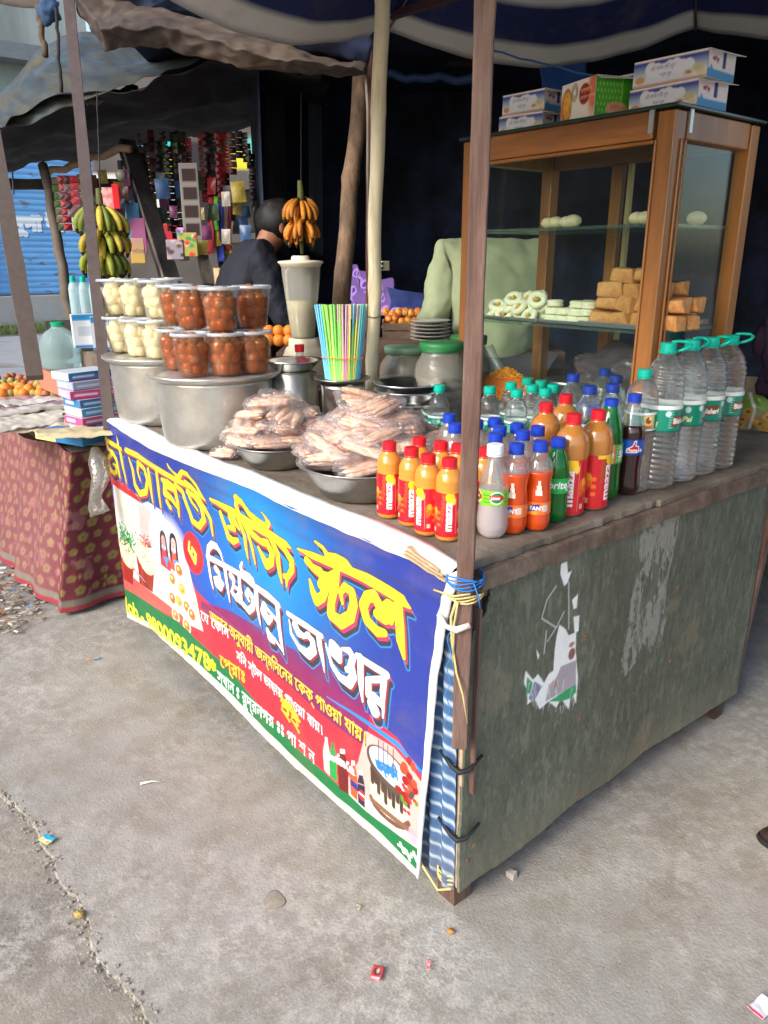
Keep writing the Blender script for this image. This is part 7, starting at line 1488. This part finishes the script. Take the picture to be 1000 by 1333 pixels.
strips = [(184, 190, 250, mar, 'maroon'), (190, 186, 262, dk, 'dusky'), (197, 188, 258, mar, 'maroon'), (205, 184, 256, dk, 'dusky'), (212, 182, 300, grn, 'green'), (219, 190, 310, dk, 'dusky'), (226, 184, 300, grn, 'green'), (232, 200, 268, dk, 'dusky'), (237, 196, 300, mar, 'maroon'), (262, 172, 262, red_, 'dark red'), (268, 172, 270, mar, 'maroon'), (276, 174, 230, dk, 'dusky'), (285, 172, 240, red_, 'dark red'), (294, 172, 222, red_, 'dark red'), (301, 172, 226, mar, 'maroon'), (310, 170, 205, dk, 'dusky'), (318, 172, 210, dk, 'dusky'), (72, 230, 300, grn, 'green'), (80, 228, 300, red_, 'dark red'), (87, 228, 282, mar, 'maroon'), (95, 228, 276, red_, 'dark red'), (103, 226, 262, grn, 'green')]
gs = random.Random(77)
for k in range(26):
    u_ = gs.choice([gs.uniform(178, 246), gs.uniform(250, 330)]); a_ = gs.uniform(168, 200); strips.append((int(u_), a_, a_+gs.uniform(30, 130 if u_ < 246 else 70), gs.choice([mar, grn, dk, red_, dk]), 'narrow dusky'))
for k, (u, a_, b_, cc, nm) in enumerate(strips):
    nbr = 'left of the banana post' if u < 110 else ('left of the pale timber post' if u < 240 else 'right of the pale timber post'); strip(u, a_, b_, (4.3 if u > 110 else 3.9)+(.25*gs.random() if k > 21 else 0), .045 if k < 22 else gs.uniform(.02, .04), cc, '%s strip of hanging sachets %s, %s long' % (nm, nbr, 'fairly' if b_-a_ > 75 else 'rather short'))
for u, a_, b_, c_, nm in [(274, 256, 330, (170, 40, 50), 'red'), (280, 254, 300, (110, 190, 70), 'bright green'), (283, 290, 320, (214, 180, 70), 'yellow'), (287, 262, 340, (50, 70, 170), 'blue'), (293, 262, 320, (150, 120, 120), 'pale pink'), (297, 262, 326, (150, 36, 44), 'dark red')]:
    q = [V3(u-3, a_, 4.25), V3(u+3, a_, 4.25)]; q2 = [V3(u-4, b_, 4.25), V3(u+5, b_, 4.22)]; tag(sheet('ribbon', [q, q2], 6, 20, mat('%s ribbon' % nm, c_, rough=.6), .012, 14), '%s ribbon hanging in the stall beside the dark timber post' % nm, 'ribbon', 'coloured ribbons')
# magazines and picture cards hanging
def card(u, v, d, w_, h_, paint, label, cat='magazine', rz=0):
    o_ = V3(u, v, d); a = away-math.pi/2+rz; c = Cv(-w_/2, 0, w_/2, h_, .006, (200, 190, 170)); paint(c, w_, h_); X = (math.cos(a), math.sin(a)); o = c.mesh('hanging_card', lambda x, z: (o_[0]+x*X[0], o_[1]+x*X[1], o_[2]+z), PAPER); md = o.modifiers.new('solid', 'SOLIDIFY'); md.thickness = .004; return tag(o, label, cat)
def pc(bg, cs):
    def f(c, w_, h_):
        c.C[:] = lin(bg); gg = random.Random(sum(bg))
        for k in range(10): c.ell(gg.uniform(-w_/2, w_/2), gg.uniform(0, h_), w_*.16, h_*.1, gg.choice(cs))
    return f
card(181, 343, 4.0, .075, .125, lambda c, w_, h_: (c.grad((190, 160, 60), (170, 130, 120)), c.text('লটারি', -.03, .05, .03, (60, 40, 60))), 'yellow hanging card with dark writing beside the white tubs')
card(229, 338, 4.05, .09, .10, pc((150, 140, 150), [(60, 50, 60), (190, 170, 160), (100, 60, 60)]), 'small grey picture magazine hanging behind the tubs'); card(246, 334, 4.05, .10, .12, pc((170, 160, 80), [(60, 150, 80), (210, 60, 50), (240, 240, 220)]), 'bright yellow and red magazine hanging behind the tubs')
card(237, 322, 4.1, .04, .10, pc((200, 150, 200), [(120, 60, 120)]), 'narrow mauve card between the two magazines')
card(252, 312, 4.12, .10, .38, lambda c, w_, h_: (c.C.__setitem__(slice(None), lin((136, 130, 126))), [c.rect(-w_*.36, .02+k*.09, w_*.4, .095+k*.09-.012, (52, 34, 36)) for k in range(4)]), 'white framed hanging strip with dark square windows', 'card strip')
card(143, 276, 4.0, .06, .12, pc((226, 130, 130), [(240, 190, 180)]), 'pink cloth scrap hanging behind the bananas', 'cloth'); card(153, 272, 3.95, .035, .12, lambda c, w_, h_: c.C.__setitem__(slice(None), lin((206, 20, 30))), 'bright red packet hanging behind the bananas', 'packet')
card(201, 302, 4.2, .05, .14, lambda c, w_, h_: c.C.__setitem__(slice(None), lin((170, 24, 44))), 'dark red packet hanging beside the leaning post', 'packet'); card(183, 330, 4.15, .08, .18, lambda c, w_, h_: c.C.__setitem__(slice(None), lin((160, 90, 130))), 'pink packet hanging beside the yellow card', 'packet'); card(177, 320, 4.2, .07, .22, lambda c, w_, h_: c.C.__setitem__(slice(None), lin((96, 160, 200))), 'light blue packet hanging behind the pink packet', 'packet')
gs = random.Random(55); pks = [((150, 40, 46), 'red'), ((60, 90, 130), 'blue'), ((170, 150, 70), 'yellow'), ((66, 90, 56), 'green'), ((130, 70, 110), 'mauve'), ((160, 150, 140), 'pale grey'), ((90, 50, 40), 'brown')]; pkp = {}
for k in range(64):
    ci = gs.randrange(7); uu = gs.uniform(112, 182) if k < 24 else gs.uniform(196, 336); vv = gs.uniform(238, 342) if uu < 336 else 300; dd_ = gs.uniform(4.05, 4.4)
    if ci not in pkp:
        q = M(); V, Fc = grid(lambda a, b: ((a-.5)*.06, .010*math.sin(a*math.pi)*math.sin(b*math.pi), b*.085), 7, 8); q.add(V, Fc); V, Fc = grid(lambda a, b: ((a-.5)*.06, -.010*math.sin(a*math.pi)*math.sin(b*math.pi)-.0005, b*.085), 7, 8); q.add(V, Fc); pkp[ci] = o = q.build('hanging_packet', mat('packet foil %s' % pks[ci][1], pks[ci][0], rough=.35, var=.5, vs=60), smooth=True)
    else: o = pkp[ci].copy(); COL.objects.link(o)
    o.location = tuple(V3(uu, vv, dd_)); o.rotation_euler = (gs.uniform(-.1, .1), gs.uniform(-.1, .1), away-math.pi/2+gs.uniform(-.6, .6)); s_ = gs.uniform(.7, 1.3); o.scale = (s_, s_, s_)
    tag(o, 'small %s packet hanging %s' % (pks[ci][1], 'behind the banana bunch' if uu < 190 else ('behind the green strips' if uu < 245 else 'around the coloured ribbons')), 'packet', 'small packets hanging in the neighbouring stall')
# stacked white newspapers and wicker pot behind
q = [V3(305, 250, 4.6), V3(330, 250, 4.6)]; q2 = [V3(303, 305, 4.6), V3(332, 300, 4.6)]; tag(sheet('paper_bundle', [q, q2], 30, 8, mat('yellowed paper bundle', (150, 146, 132), rough=.9, var=.4, vs=30, stretch=(6, 6, .3)), .02, 20, solid=.03), 'bundle of yellowed paper sheets hanging left of the dark jacket', 'paper bundle')
q1 = V3(289, 380, 4.0); q = M(); q.lathe([(0, 0), (.032, 0), (.036, .12), (.03, .12), (0, .11)], 20, fn=lambda r, z, a: r*(1+.04*math.sin(a*8)*math.sin(z*220))); o = q.build('wicker_cup', mat('pale woven cane', (190, 166, 120), rough=.8, var=.3, vs=40), smooth=True); o.location = tuple(q1); tag(o, 'pale woven cane cup behind the brown tubs', 'cane cup')
# shelf and backdrop of the neighbouring stall
q1 = V3(240, 372, 4.3); q = M(); q.box((float(q1[0])+.05, float(q1[1])+.1, .5), (1.15, .7, 1.0), R=Matrix.Rotation(away+math.pi/2, 3, 'Z')); tag(q.build('stall_table', mat('stall table boards', (112, 86, 66), rough=.9, var=.4, vs=6), bevel=.004), 'brown boarded table of the neighbouring stall behind the tubs', 'table')
c = Cv(-.62, 0, 2.6, 3.2, .03, (84, 78, 74)); c.noise(.4, .3, 3); bwp = V3(215, 330, 7.5)
def WB(u, v): q_ = V3(u, v, 7.5)-bwp; return (q_[0]*RT[0]/.9999+q_[1]*RT[1], q_[2]+bwp[2])
def wr2(u0, v0, u1, v1_, col): a = WB(u0, v1_); b = WB(u1, v0); c.rect(a[0], a[1], b[0], b[1], col)
wr2(183, 160, 245, 196, (40, 180, 190)); wr2(200, 208, 250, 232, (206, 196, 50)); wr2(304, 200, 350, 224, (206, 196, 50)); wr2(255, 190, 300, 330, (40, 36, 40)); wr2(196, 240, 250, 290, (200, 198, 192)); wr2(190, 290, 250, 318, (170, 40, 50)); wr2(330, 186, 350, 222, (90, 180, 170)); wr2(120, 230, 180, 260, (206, 200, 190)); wr2(96, 318, 180, 340, (120, 90, 80)); wr2(120, 262, 180, 300, (90, 110, 110))
o = c.mesh('painted_wall', lambda x, z: (bwp[0]+RT[0]*x, bwp[1]+RT[1]*x, z), mat('painted wall print', attr=True, rough=.9)); md = o.modifiers.new('solid', 'SOLIDIFY'); md.thickness = .15; tag(o, 'pale wall with cyan and yellow painted signs behind the hanging strips', 'wall')
# ================================================================ far building with blue roller shutter, grass verge, road
bd = thing('shop_building', 'pale shop building across the road with a blue roller shutter', 'building', (0, 0, 0)); L0, L1 = V3(-120, 380, 14.6), V3(150, 380, 17.0)
def bw(s, z, off=0): n_ = np.array([-(L1-L0)[1], (L1-L0)[0]]); n_ = -n_/np.hypot(*n_); n_ = n_ if (np.array([CAM[0], CAM[1]])-L0[:2])@n_ > 0 else -n_; p = L0+(L1-L0)*s; return (p[0]+n_[0]*off, p[1]+n_[1]*off, z)
ub = mat('rain stained pale wall', (176, 180, 172), rough=.9, var=.2, vs=.6, c2=(140, 146, 138), stretch=(1, 1, .3))
q = M(); q.add([bw(-1.5, -.2), bw(1.0, -.2), bw(1.0, 9), bw(-1.5, 9)], [(0, 1, 2, 3)]); q.add([bw(1.0, -.2), bw(1.0, -.2, -5), bw(1.0, 9, -5), bw(1.0, 9)], [(0, 1, 2, 3)]); q.build('wall', ub, bd)
zl = float(V3(20, 88, 15.6)[2]); q = M(); q.beam(bw(-1.5, zl, .25), bw(1, zl, .25), .5, .28); q.build('ledge', mat('grey concrete ledge', (120, 124, 124), rough=.9, var=.2), bd)
zt_ = float(V3(40, 205, 15.6)[2]); zb2 = float(V3(40, 383, 15.8)[2]); print('shutter', zt_, zb2)
c = Cv(0, zb2, 4.4, zt_, .0115, (112, 168, 214)); 
Ls = float(np.hypot(*(L1-L0)[:2])); s0 = .44
def SU(u, v): q_ = V3(u, v, 15.8); best = min(np.linspace(0, 1.2, 1201), key=lambda s: abs(PR(bw(s, q_[2]))[0]-u)); z_ = float(V3(u, v, float((np.array(bw(best, 0))-CAM)@FW+0*1))[2]) if False else None; 
# slats are geometry; rust patches are noise; the writing is painted on
c.noise(.16, .5, 2); c.noise(.8, .10, 6, (120, 104, 100), .42, sx=2.5); c.noise(.5, .3, 9, (120, 180, 226), .35, sx=3)
tz = float(V3(40, 300, 15.9)[2]); c.text('দুগা বীজ', .50, tz-.03, .38, (40, 60, 90), .02); c.text('দুগা বীজ', .47, tz, .38, (236, 238, 236), .03)
o = c.mesh('roller_shutter', lambda x, z: bw(.39+x/Ls, z, .05+.018*abs(math.sin((z-zb2)*math.pi/.115))), mat('shutter paint print', attr=True, rough=.5), bd, smooth=False)
q = M(); q.beam(bw(.375, zb2, .1), bw(.375, zt_, .1), .12, .1); q.build('shutter_guide', mat('light blue guide', (150, 200, 226), rough=.5), bd)
q = M(); q.beam(bw(-1.5, zb2-.3, .3), bw(1.0, zb2-.3, .3), .6, .55); q.build('plinth', mat('grey plinth', (176, 170, 160), rough=.95, var=.15, vs=1), bd)
m = M(); m.add([(x, y, .004-.012) for x, y in [(-40, -30), (-5.2, -14), (-5.0, 30), (-40, 30)]], [(0, 1, 2, 3)]); tag(m.build('far_road', g_far), kind='structure')
m = M(); g = random.Random(21)
for k in range(5200):
    s = g.uniform(-1.2, 1.2); p = bw(s, 0, g.uniform(.7, 1.9)); h = g.uniform(.05, .22); a = g.uniform(0, 6); w_ = .012; m.add([(p[0]-w_, p[1], -.01), (p[0]+w_, p[1]+w_, -.01), (p[0]+math.cos(a)*h*.4, p[1]+math.sin(a)*h*.4, h)], [(0, 1, 2)])
tag(m.build('grass', mat('verge grass', (88, 104, 60), rough=.9, var=.4, vs=3)), label='low weeds growing along the verge before the blue shutter', cat='grass', kind='stuff')
m = M(); m.add([bw(-1.5, .0, .55), bw(1.2, .0, .55), bw(1.2, .0, 2.0), bw(-1.5, .0, 2.0)], [(0, 1, 2, 3)]); tag(m.build('dirt_verge', mat('verge dirt', (130, 122, 104), rough=.95, var=.3, vs=2)), kind='structure')
# things dangling at the top left
stick('dry_stick', V3(47, 8, 3.2), V3(60, 70, 3.2), .012, mat('dry bark', (84, 66, 50), rough=.9), 'short dry stick dangling from the roof edge at the top left', 'stick'); stick('dry_stick', V3(72, 10, 3.1), V3(80, 118, 3.15), .007, darkw, 'thin dark cord dangling beside the dry stick', 'cord')
q = M(); q.blob(V3(64, 14, 3.15), (.05, .04, .05), nz=.5, seg=18, rings=12); tag(q.build('cloth_knot', mat('slate blue rag', (50, 74, 104), rough=.9), smooth=True), 'knotted slate blue rag at the roof edge in the top left corner', 'rag')
q = [V3(-20, 0, 3.3), V3(45, 8, 3.25), V3(90, -6, 3.1)]; q2 = [V3(-20, -40, 3.3), V3(45, -40, 3.25), V3(90, -40, 3.1)]; tag(sheet('awning_scrap', [q, q2], 24, 6, tarp_b, .02, 5), 'scrap of grey tarpaulin along the very top left corner', 'tarpaulin')
for k, (u0, v0, u1, v1_) in enumerate([(0, 232, 10, 262), (4, 228, 18, 256), (-4, 225, 8, 250)]):
    q = M(); q.tube([V3(u0, v0-12, 3.4), V3(u0+4, v0+6, 3.4), V3(u1-4, v1_, 3.4), V3(u1, v1_-4, 3.4), V3(u1-2, v0-4, 3.4)], .004, 5); tag(q.build('cord_loop', mat('black cord', (24, 24, 26), rough=.6), smooth=True), 'black cord loop hanging at the left edge, %s of three' % ('lowest', 'middle', 'highest')[k], 'cord')
q1 = V3(158, 228, 4.0); t = thing('light_bulb', 'unlit frosted bulb hanging under the fruit stall beam', 'bulb', tuple(q1)); q = M(); q.blob((0, 0, 0), .03, seg=16, rings=12); q.build('glass_bulb', mat('unlit frosted glass', (150, 142, 132), rough=.3), t, smooth=True); q = M(); q.lathe([(.014, .025), (.014, .07), (0, .071)], 12); q.build('socket', darkw, t)
# ================================================================ behind the counter: table with cloth, fruit crate, plates
q1 = V3(520, 440, 3.1); tz_ = float(q1[2]); q = M(); q.box((float(q1[0]), float(q1[1])+.1, tz_/2-.02), (1.1, .6, tz_-.02), R=Matrix.Rotation(away+math.pi/2, 3, 'Z')); tag(q.build('back_table', mat('back table boards', (98, 76, 62), rough=.85, var=.4, vs=5), bevel=.004), 'brown back table behind the counter carrying the fruit crate', 'table')
cr = V3(536, 438, 2.95); t = thing('fruit_crate', 'grey slatted wooden crate of apples on the back table', 'crate', tuple(cr), rz=away-math.pi/2); crm = mat('grey crate slat', (132, 110, 90), rough=.9, var=.3, vs=20)
for k in range(2): q = M(); q.box((0, -.1, .015+.03*k), (.22, .008, .026), j=.001); q.build('slat', crm, t)
for sx_ in (-1, 1): q = M(); q.box((sx_*.11, 0, .03), (.008, .2, .058)); q.build('end_board', crm, t)
q = M(); q.box((0, 0, .004), (.212, .19, .006)); q.build('floor_board', crm, t)
APP = mat('apple skin', (206, 96, 50), rough=.4, var=.3, vs=25, c2=(224, 176, 70), c2t=.54)
fm.append((APP, 'apple'))
for k in range(26):
    row = k//9; u = 503+(k % 9)*8.2+(4 if row % 2 else 0); p = V3(u, 426-row*9+g.uniform(-2, 2), 2.93+.05*row); fruit(3, tuple(float(x) for x in p), .62, 'red yellow apple in the %s row of the crate behind the bamboo' % ('front', 'middle', 'back')[min(row, 2)], 'apples in the crate')
for k in range(6): p = V3(350+(k % 3)*13, 443-(k//3)*12, 2.75); fruit(0, tuple(float(x) for x in p), .75, 'loose orange in the %s row behind the brown tubs' % ('lower', 'upper')[k//3], 'oranges behind the brown tubs')
plm = mat('grey white plate', (190, 188, 182), rough=.35); pp_ = V3(560, 444, 2.8); plp = None
for k in range(6):
    if plp is None: q = M(); q.lathe([(0, 0), (.03, 0), (.07, .008), (.074, .011), (.07, .011), (0, .004)], 36, cap=False); plp = o = q.build('dinner_plate', plm, smooth=True)
    else: o = plp.copy(); COL.objects.link(o)
    o.location = (float(pp_[0]), float(pp_[1]), float(pp_[2])+.013*k); tag(o, 'grey white plate in the stack left of the green shirt, %s from the bottom' % ['first', 'second', 'third', 'fourth', 'fifth', 'sixth'][k], 'plate', 'stack of plates')
c = Cv(0, 0, 1, 1, .012, (96, 70, 130)); gg = random.Random(9)
for k in range(26):
    x, y = gg.random(), gg.random(); c.ell(x, y, .06, .09, (150, 120, 190)); c.ell(x, y, .03, .05, (70, 40, 120))
aa, bb, cc2, dd2 = V3(452, 418, 3.3), V3(522, 408, 3.2), V3(455, 345, 3.4), V3(512, 368, 3.3)
o = c.mesh('flowered_cloth', lambda u, v: tuple((aa*(1-u)+bb*u)*(1-v)+(cc2*(1-u)+dd2*u)*v+.02*mnoise.noise(Vector((u*5, v*5, 0)))), mat('purple cloth print', attr=True, rough=.9)); md = o.modifiers.new('solid', 'SOLIDIFY'); md.thickness = .004; tag(o, 'purple flowered cloth draped in the gloom behind the straws', 'cloth')
q = [V3(505, 372, 3.25), V3(562, 388, 3.2)]; q2 = [V3(508, 412, 3.25), V3(560, 414, 3.2)]; tag(sheet('dark_blue_cloth', [q, q2], 16, 10, mat('deep blue flowered cloth', (28, 44, 96), rough=.9, var=.4, vs=20), .03, 8), 'dark blue cloth beside the purple flowered one', 'cloth')
# ================================================================ litter on the ground
def litter(u, v, w_, h_, rz, paint, label, name='wrapper', cat='wrapper'):
    p = P(u, v, z=.003); c = Cv(-w_/2, -h_/2, w_/2, h_/2, .0022, (230, 230, 230)); paint(c, w_, h_); a = away-math.pi/2+rz; cs, sn = math.cos(a), math.sin(a); sd_ = u
    o = c.mesh(name, lambda x, y: (p[0]+x*cs-y*sn, p[1]+x*sn+y*cs, .005+.006*abs(mnoise.noise(Vector((x*40+sd_, y*40, 1))))+.004*abs(x)/w_), LABEL); md = o.modifiers.new('solid', 'SOLIDIFY'); md.thickness = .0004; return tag(o, label, cat)
gp_ = 0.0 if u else 0
litter(62, 1094, .034, .024, -.5, lambda c, w_, h_: (c.rect(-w_, 0, w_, h_, (40, 170, 220)), c.rect(-w_, -h_, w_, 0, (226, 206, 120)), c.ell(0, -h_*.2, w_*.2, h_*.16, (246, 240, 226)), c.rect(w_*.1, -h_*.4, w_*.3, -h_*.1, (230, 140, 50))), 'small blue and yellow wrapper on the dusty strip at the left')
litter(491, 1268, .022, .032, -.25, lambda c, w_, h_: (c.rect(-w_, -h_, w_, h_, (196, 60, 70)), c.ell(0, h_*.1, w_*.32, h_*.26, (70, 36, 32)), c.ell(w_*.05, h_*.15, w_*.14, h_*.16, (206, 170, 150)), c.rect(-w_*.4, -h_*.42, w_*.35, -h_*.3, (240, 220, 220))), 'small red sachet wrapper with a dark picture lying in the foreground')
litter(558, 1258, .007, .024, -.1, lambda c, w_, h_: (c.rect(-w_, -h_, w_, h_, (226, 130, 134)), c.ell(0, 0, w_*.3, h_*.1, (240, 220, 210))), 'narrow pink sachet strip right of the red sachet')
litter(122, 858, .04, .012, .1, lambda c, w_, h_: (c.rect(-w_, -h_, 0, h_, (214, 150, 120)), c.rect(0, -h_, w_, h_, (130, 160, 176))), 'faded pink and blue wrapper on the concrete before the banner')
litter(992, 1312, .05, .03, .6, lambda c, w_, h_: (c.rect(-w_, -h_, w_, h_, (226, 228, 232)), c.rect(-w_*.5, -h_*.5, -w_*.36, h_*.5, (190, 60, 90))), 'white paper scrap with a red tip at the lower right corner', 'paper_scrap', 'paper')
q = M(); a = P(183, 1021, z=.004); b = P(210, 1018, z=.004); q.tube([npts(a)+Vector((0, 0, .002)), npts((a+b)/2)+Vector((0, .003, .005)), npts(b)+Vector((0, 0, .001))], [.0035, .002, .0015], 6); tag(q.build('plastic_strip', mat('white plastic strip', (226, 224, 212), rough=.4), smooth=True), 'white bent plastic strip on the concrete left of centre', 'strip')
q = M(); p = P(103, 1190, z=.006); q.blob(npts(p), (.011, .009, .007), nz=.6, seg=16, rings=10); tag(q.build('crumpled_leaf', mat('golden dry leaf', (176, 146, 84), rough=.7, var=.3, vs=60), smooth=True), 'golden crumpled dry leaf on the dusty strip', 'leaf')
p = P(587, 1212, z=.004); q = M(); q.blob(npts(p), (.008, .006, .004), nz=.5, seg=12, rings=8); tag(q.build('dry_leaf', mat('ochre scrap', (176, 124, 60), rough=.8), smooth=True), 'tiny ochre scrap just in front of the counter foot', 'leaf')
p = P(357, 1172, z=.0); q = M(); q.lathe([(0, .0016), (.022, .0016), (.0245, .0008)], 28, fn=lambda r, z, a: r*(1+.12*math.sin(a*3)), c=(p[0], p[1], .0)); tag(q.build('stain_disc', mat('dried mud patch', (146, 137, 122), rough=.95, var=.3, vs=60), smooth=True), 'round dried mud patch on the concrete below the banner', 'mud patch')
p = P(464, 1178, z=.003); q = M(); q.tube([npts(p)+Vector((0, 0, .001)), npts(p)+Vector((.012, .004, .003)), npts(p)+Vector((.014, -.006, .002))], .0018, 5); tag(q.build('straw_scrap', mat('pale straw scrap', (186, 170, 134), rough=.9), smooth=True), 'bent pale straw scrap on the concrete near the mud patch', 'scrap')
m = M(); g = random.Random(33); lc = [(150, 138, 120), (206, 204, 200), (120, 104, 86), (90, 140, 196), (200, 120, 60), (176, 60, 50), (186, 176, 150)]; lm = [mat('litter scrap %d' % i, c_, rough=.8) for i, c_ in enumerate(lc)]
for k in range(900):
    u = g.uniform(-90, 62); v = g.uniform(735, 828); 
    if v > 828-(u-20)*.55 if u > 20 else False: continue
    p = P(u, v, z=0); m.cur = g.choices(range(7), [7, 4, 6, 1, 1.2, .8, 5])[0]; s = g.uniform(.008, .03); m.box((p[0], p[1], g.uniform(.002, .03)), (s, s*g.uniform(.15, .6), .001), R=Matrix.Rotation(g.uniform(0, 6), 3, 'Z') @ Matrix.Rotation(g.uniform(-.5, .5), 3, 'X'))
tag(m.build('litter', lm), label='heap of paper scraps and peelings beside the fruit stall', cat='litter', kind='stuff')
# clear plastic bag tied at the banner's left end
q = M(); o_ = V3(128, 600, 2.62); q.tube([Vector(V3(122, 585, 2.62)), Vector(V3(128, 600, 2.61)), Vector(V3(132, 622, 2.6)), Vector(V3(126, 645, 2.61)), Vector(V3(130, 662, 2.62)), Vector(V3(118, 672, 2.62))], [.02, .035, .03, .022, .03, .006], 14)
for i, v in enumerate(q.v): n_ = mnoise.noise(Vector(v)*30); q.v[i] = (v[0]+n_*.016, v[1]+n_*.016, v[2]+n_*.01)
tag(q.build('clear_bag', film('dusty hanging bag', (225, 225, 220), opac=.1, rough=.2, diff=.16, dcol=(206, 200, 190), bump=1, bs=30), smooth=True), 'dusty clear plastic bag tied between the fruit stall and the banner', 'plastic bag')

# ================================================================ across the road, behind the viewer's left shoulder: seen only as reflections in the glass
def block(x0, y0, x1, y1, h, col, label, nwin, roofc):
    t = thing('street_building', label, 'building', ((x0+x1)/2, (y0+y1)/2, 0), group='buildings across the road'); w_, d_ = x1-x0, y1-y0
    q = M(); q.box((0, 0, h/2-.1), (w_, d_, h+.2)); q.build('wall', mat('facade %d' % int(h*10), col, rough=.9, var=.15, vs=.8), t)
    q = M(); q.box((0, 0, h+.12), (w_+.4, d_+.4, .2)); q.build('roof', mat('roof %d' % int(h*10), roofc, rough=.9), t)
    for f in range(int(h//3)):
        for k in range(nwin):
            x = -w_/2+(k+.5)*w_/nwin; q = M(); q.box((x, d_/2+.02, 1.6+f*3), (w_/nwin*.45, .06, 1.3)); o = q.build('window', mat('dark window glass', (40, 48, 54), rough=.2), t)
            q = M(); q.box((x, d_/2+.08, .9+f*3), (w_/nwin*.5, .16, .08)); q.build('sill', mat('sill', (150, 146, 138), rough=.9), o)
block(-16, -16, -9, -10, 6.2, (150, 150, 130), 'two storey olive grey building across the road with dark windows', 3, (120, 116, 110))
block(-8.5, -15, -2.5, -9, 4.2, (170, 140, 140), 'single storey pinkish building across the road with a red roof edge', 3, (140, 70, 60))
block(-26, -11, -17, -4, 7.5, (140, 150, 140), 'tall grey green building at the far left across the road', 4, (110, 110, 104))
# dim things in the gloom behind the counter
for k, (u0, v0, u1, v1_) in enumerate([(500, 60, 640, 90), (640, 80, 1010, 60)]):
    stick('rafter', V3(u0, v0, 4.2), V3(u1, v1_, 3.9), .025, darkw, 'dark bamboo rafter in the gloom under the canopy, %s one' % ('left', 'right')[k], 'rafter')
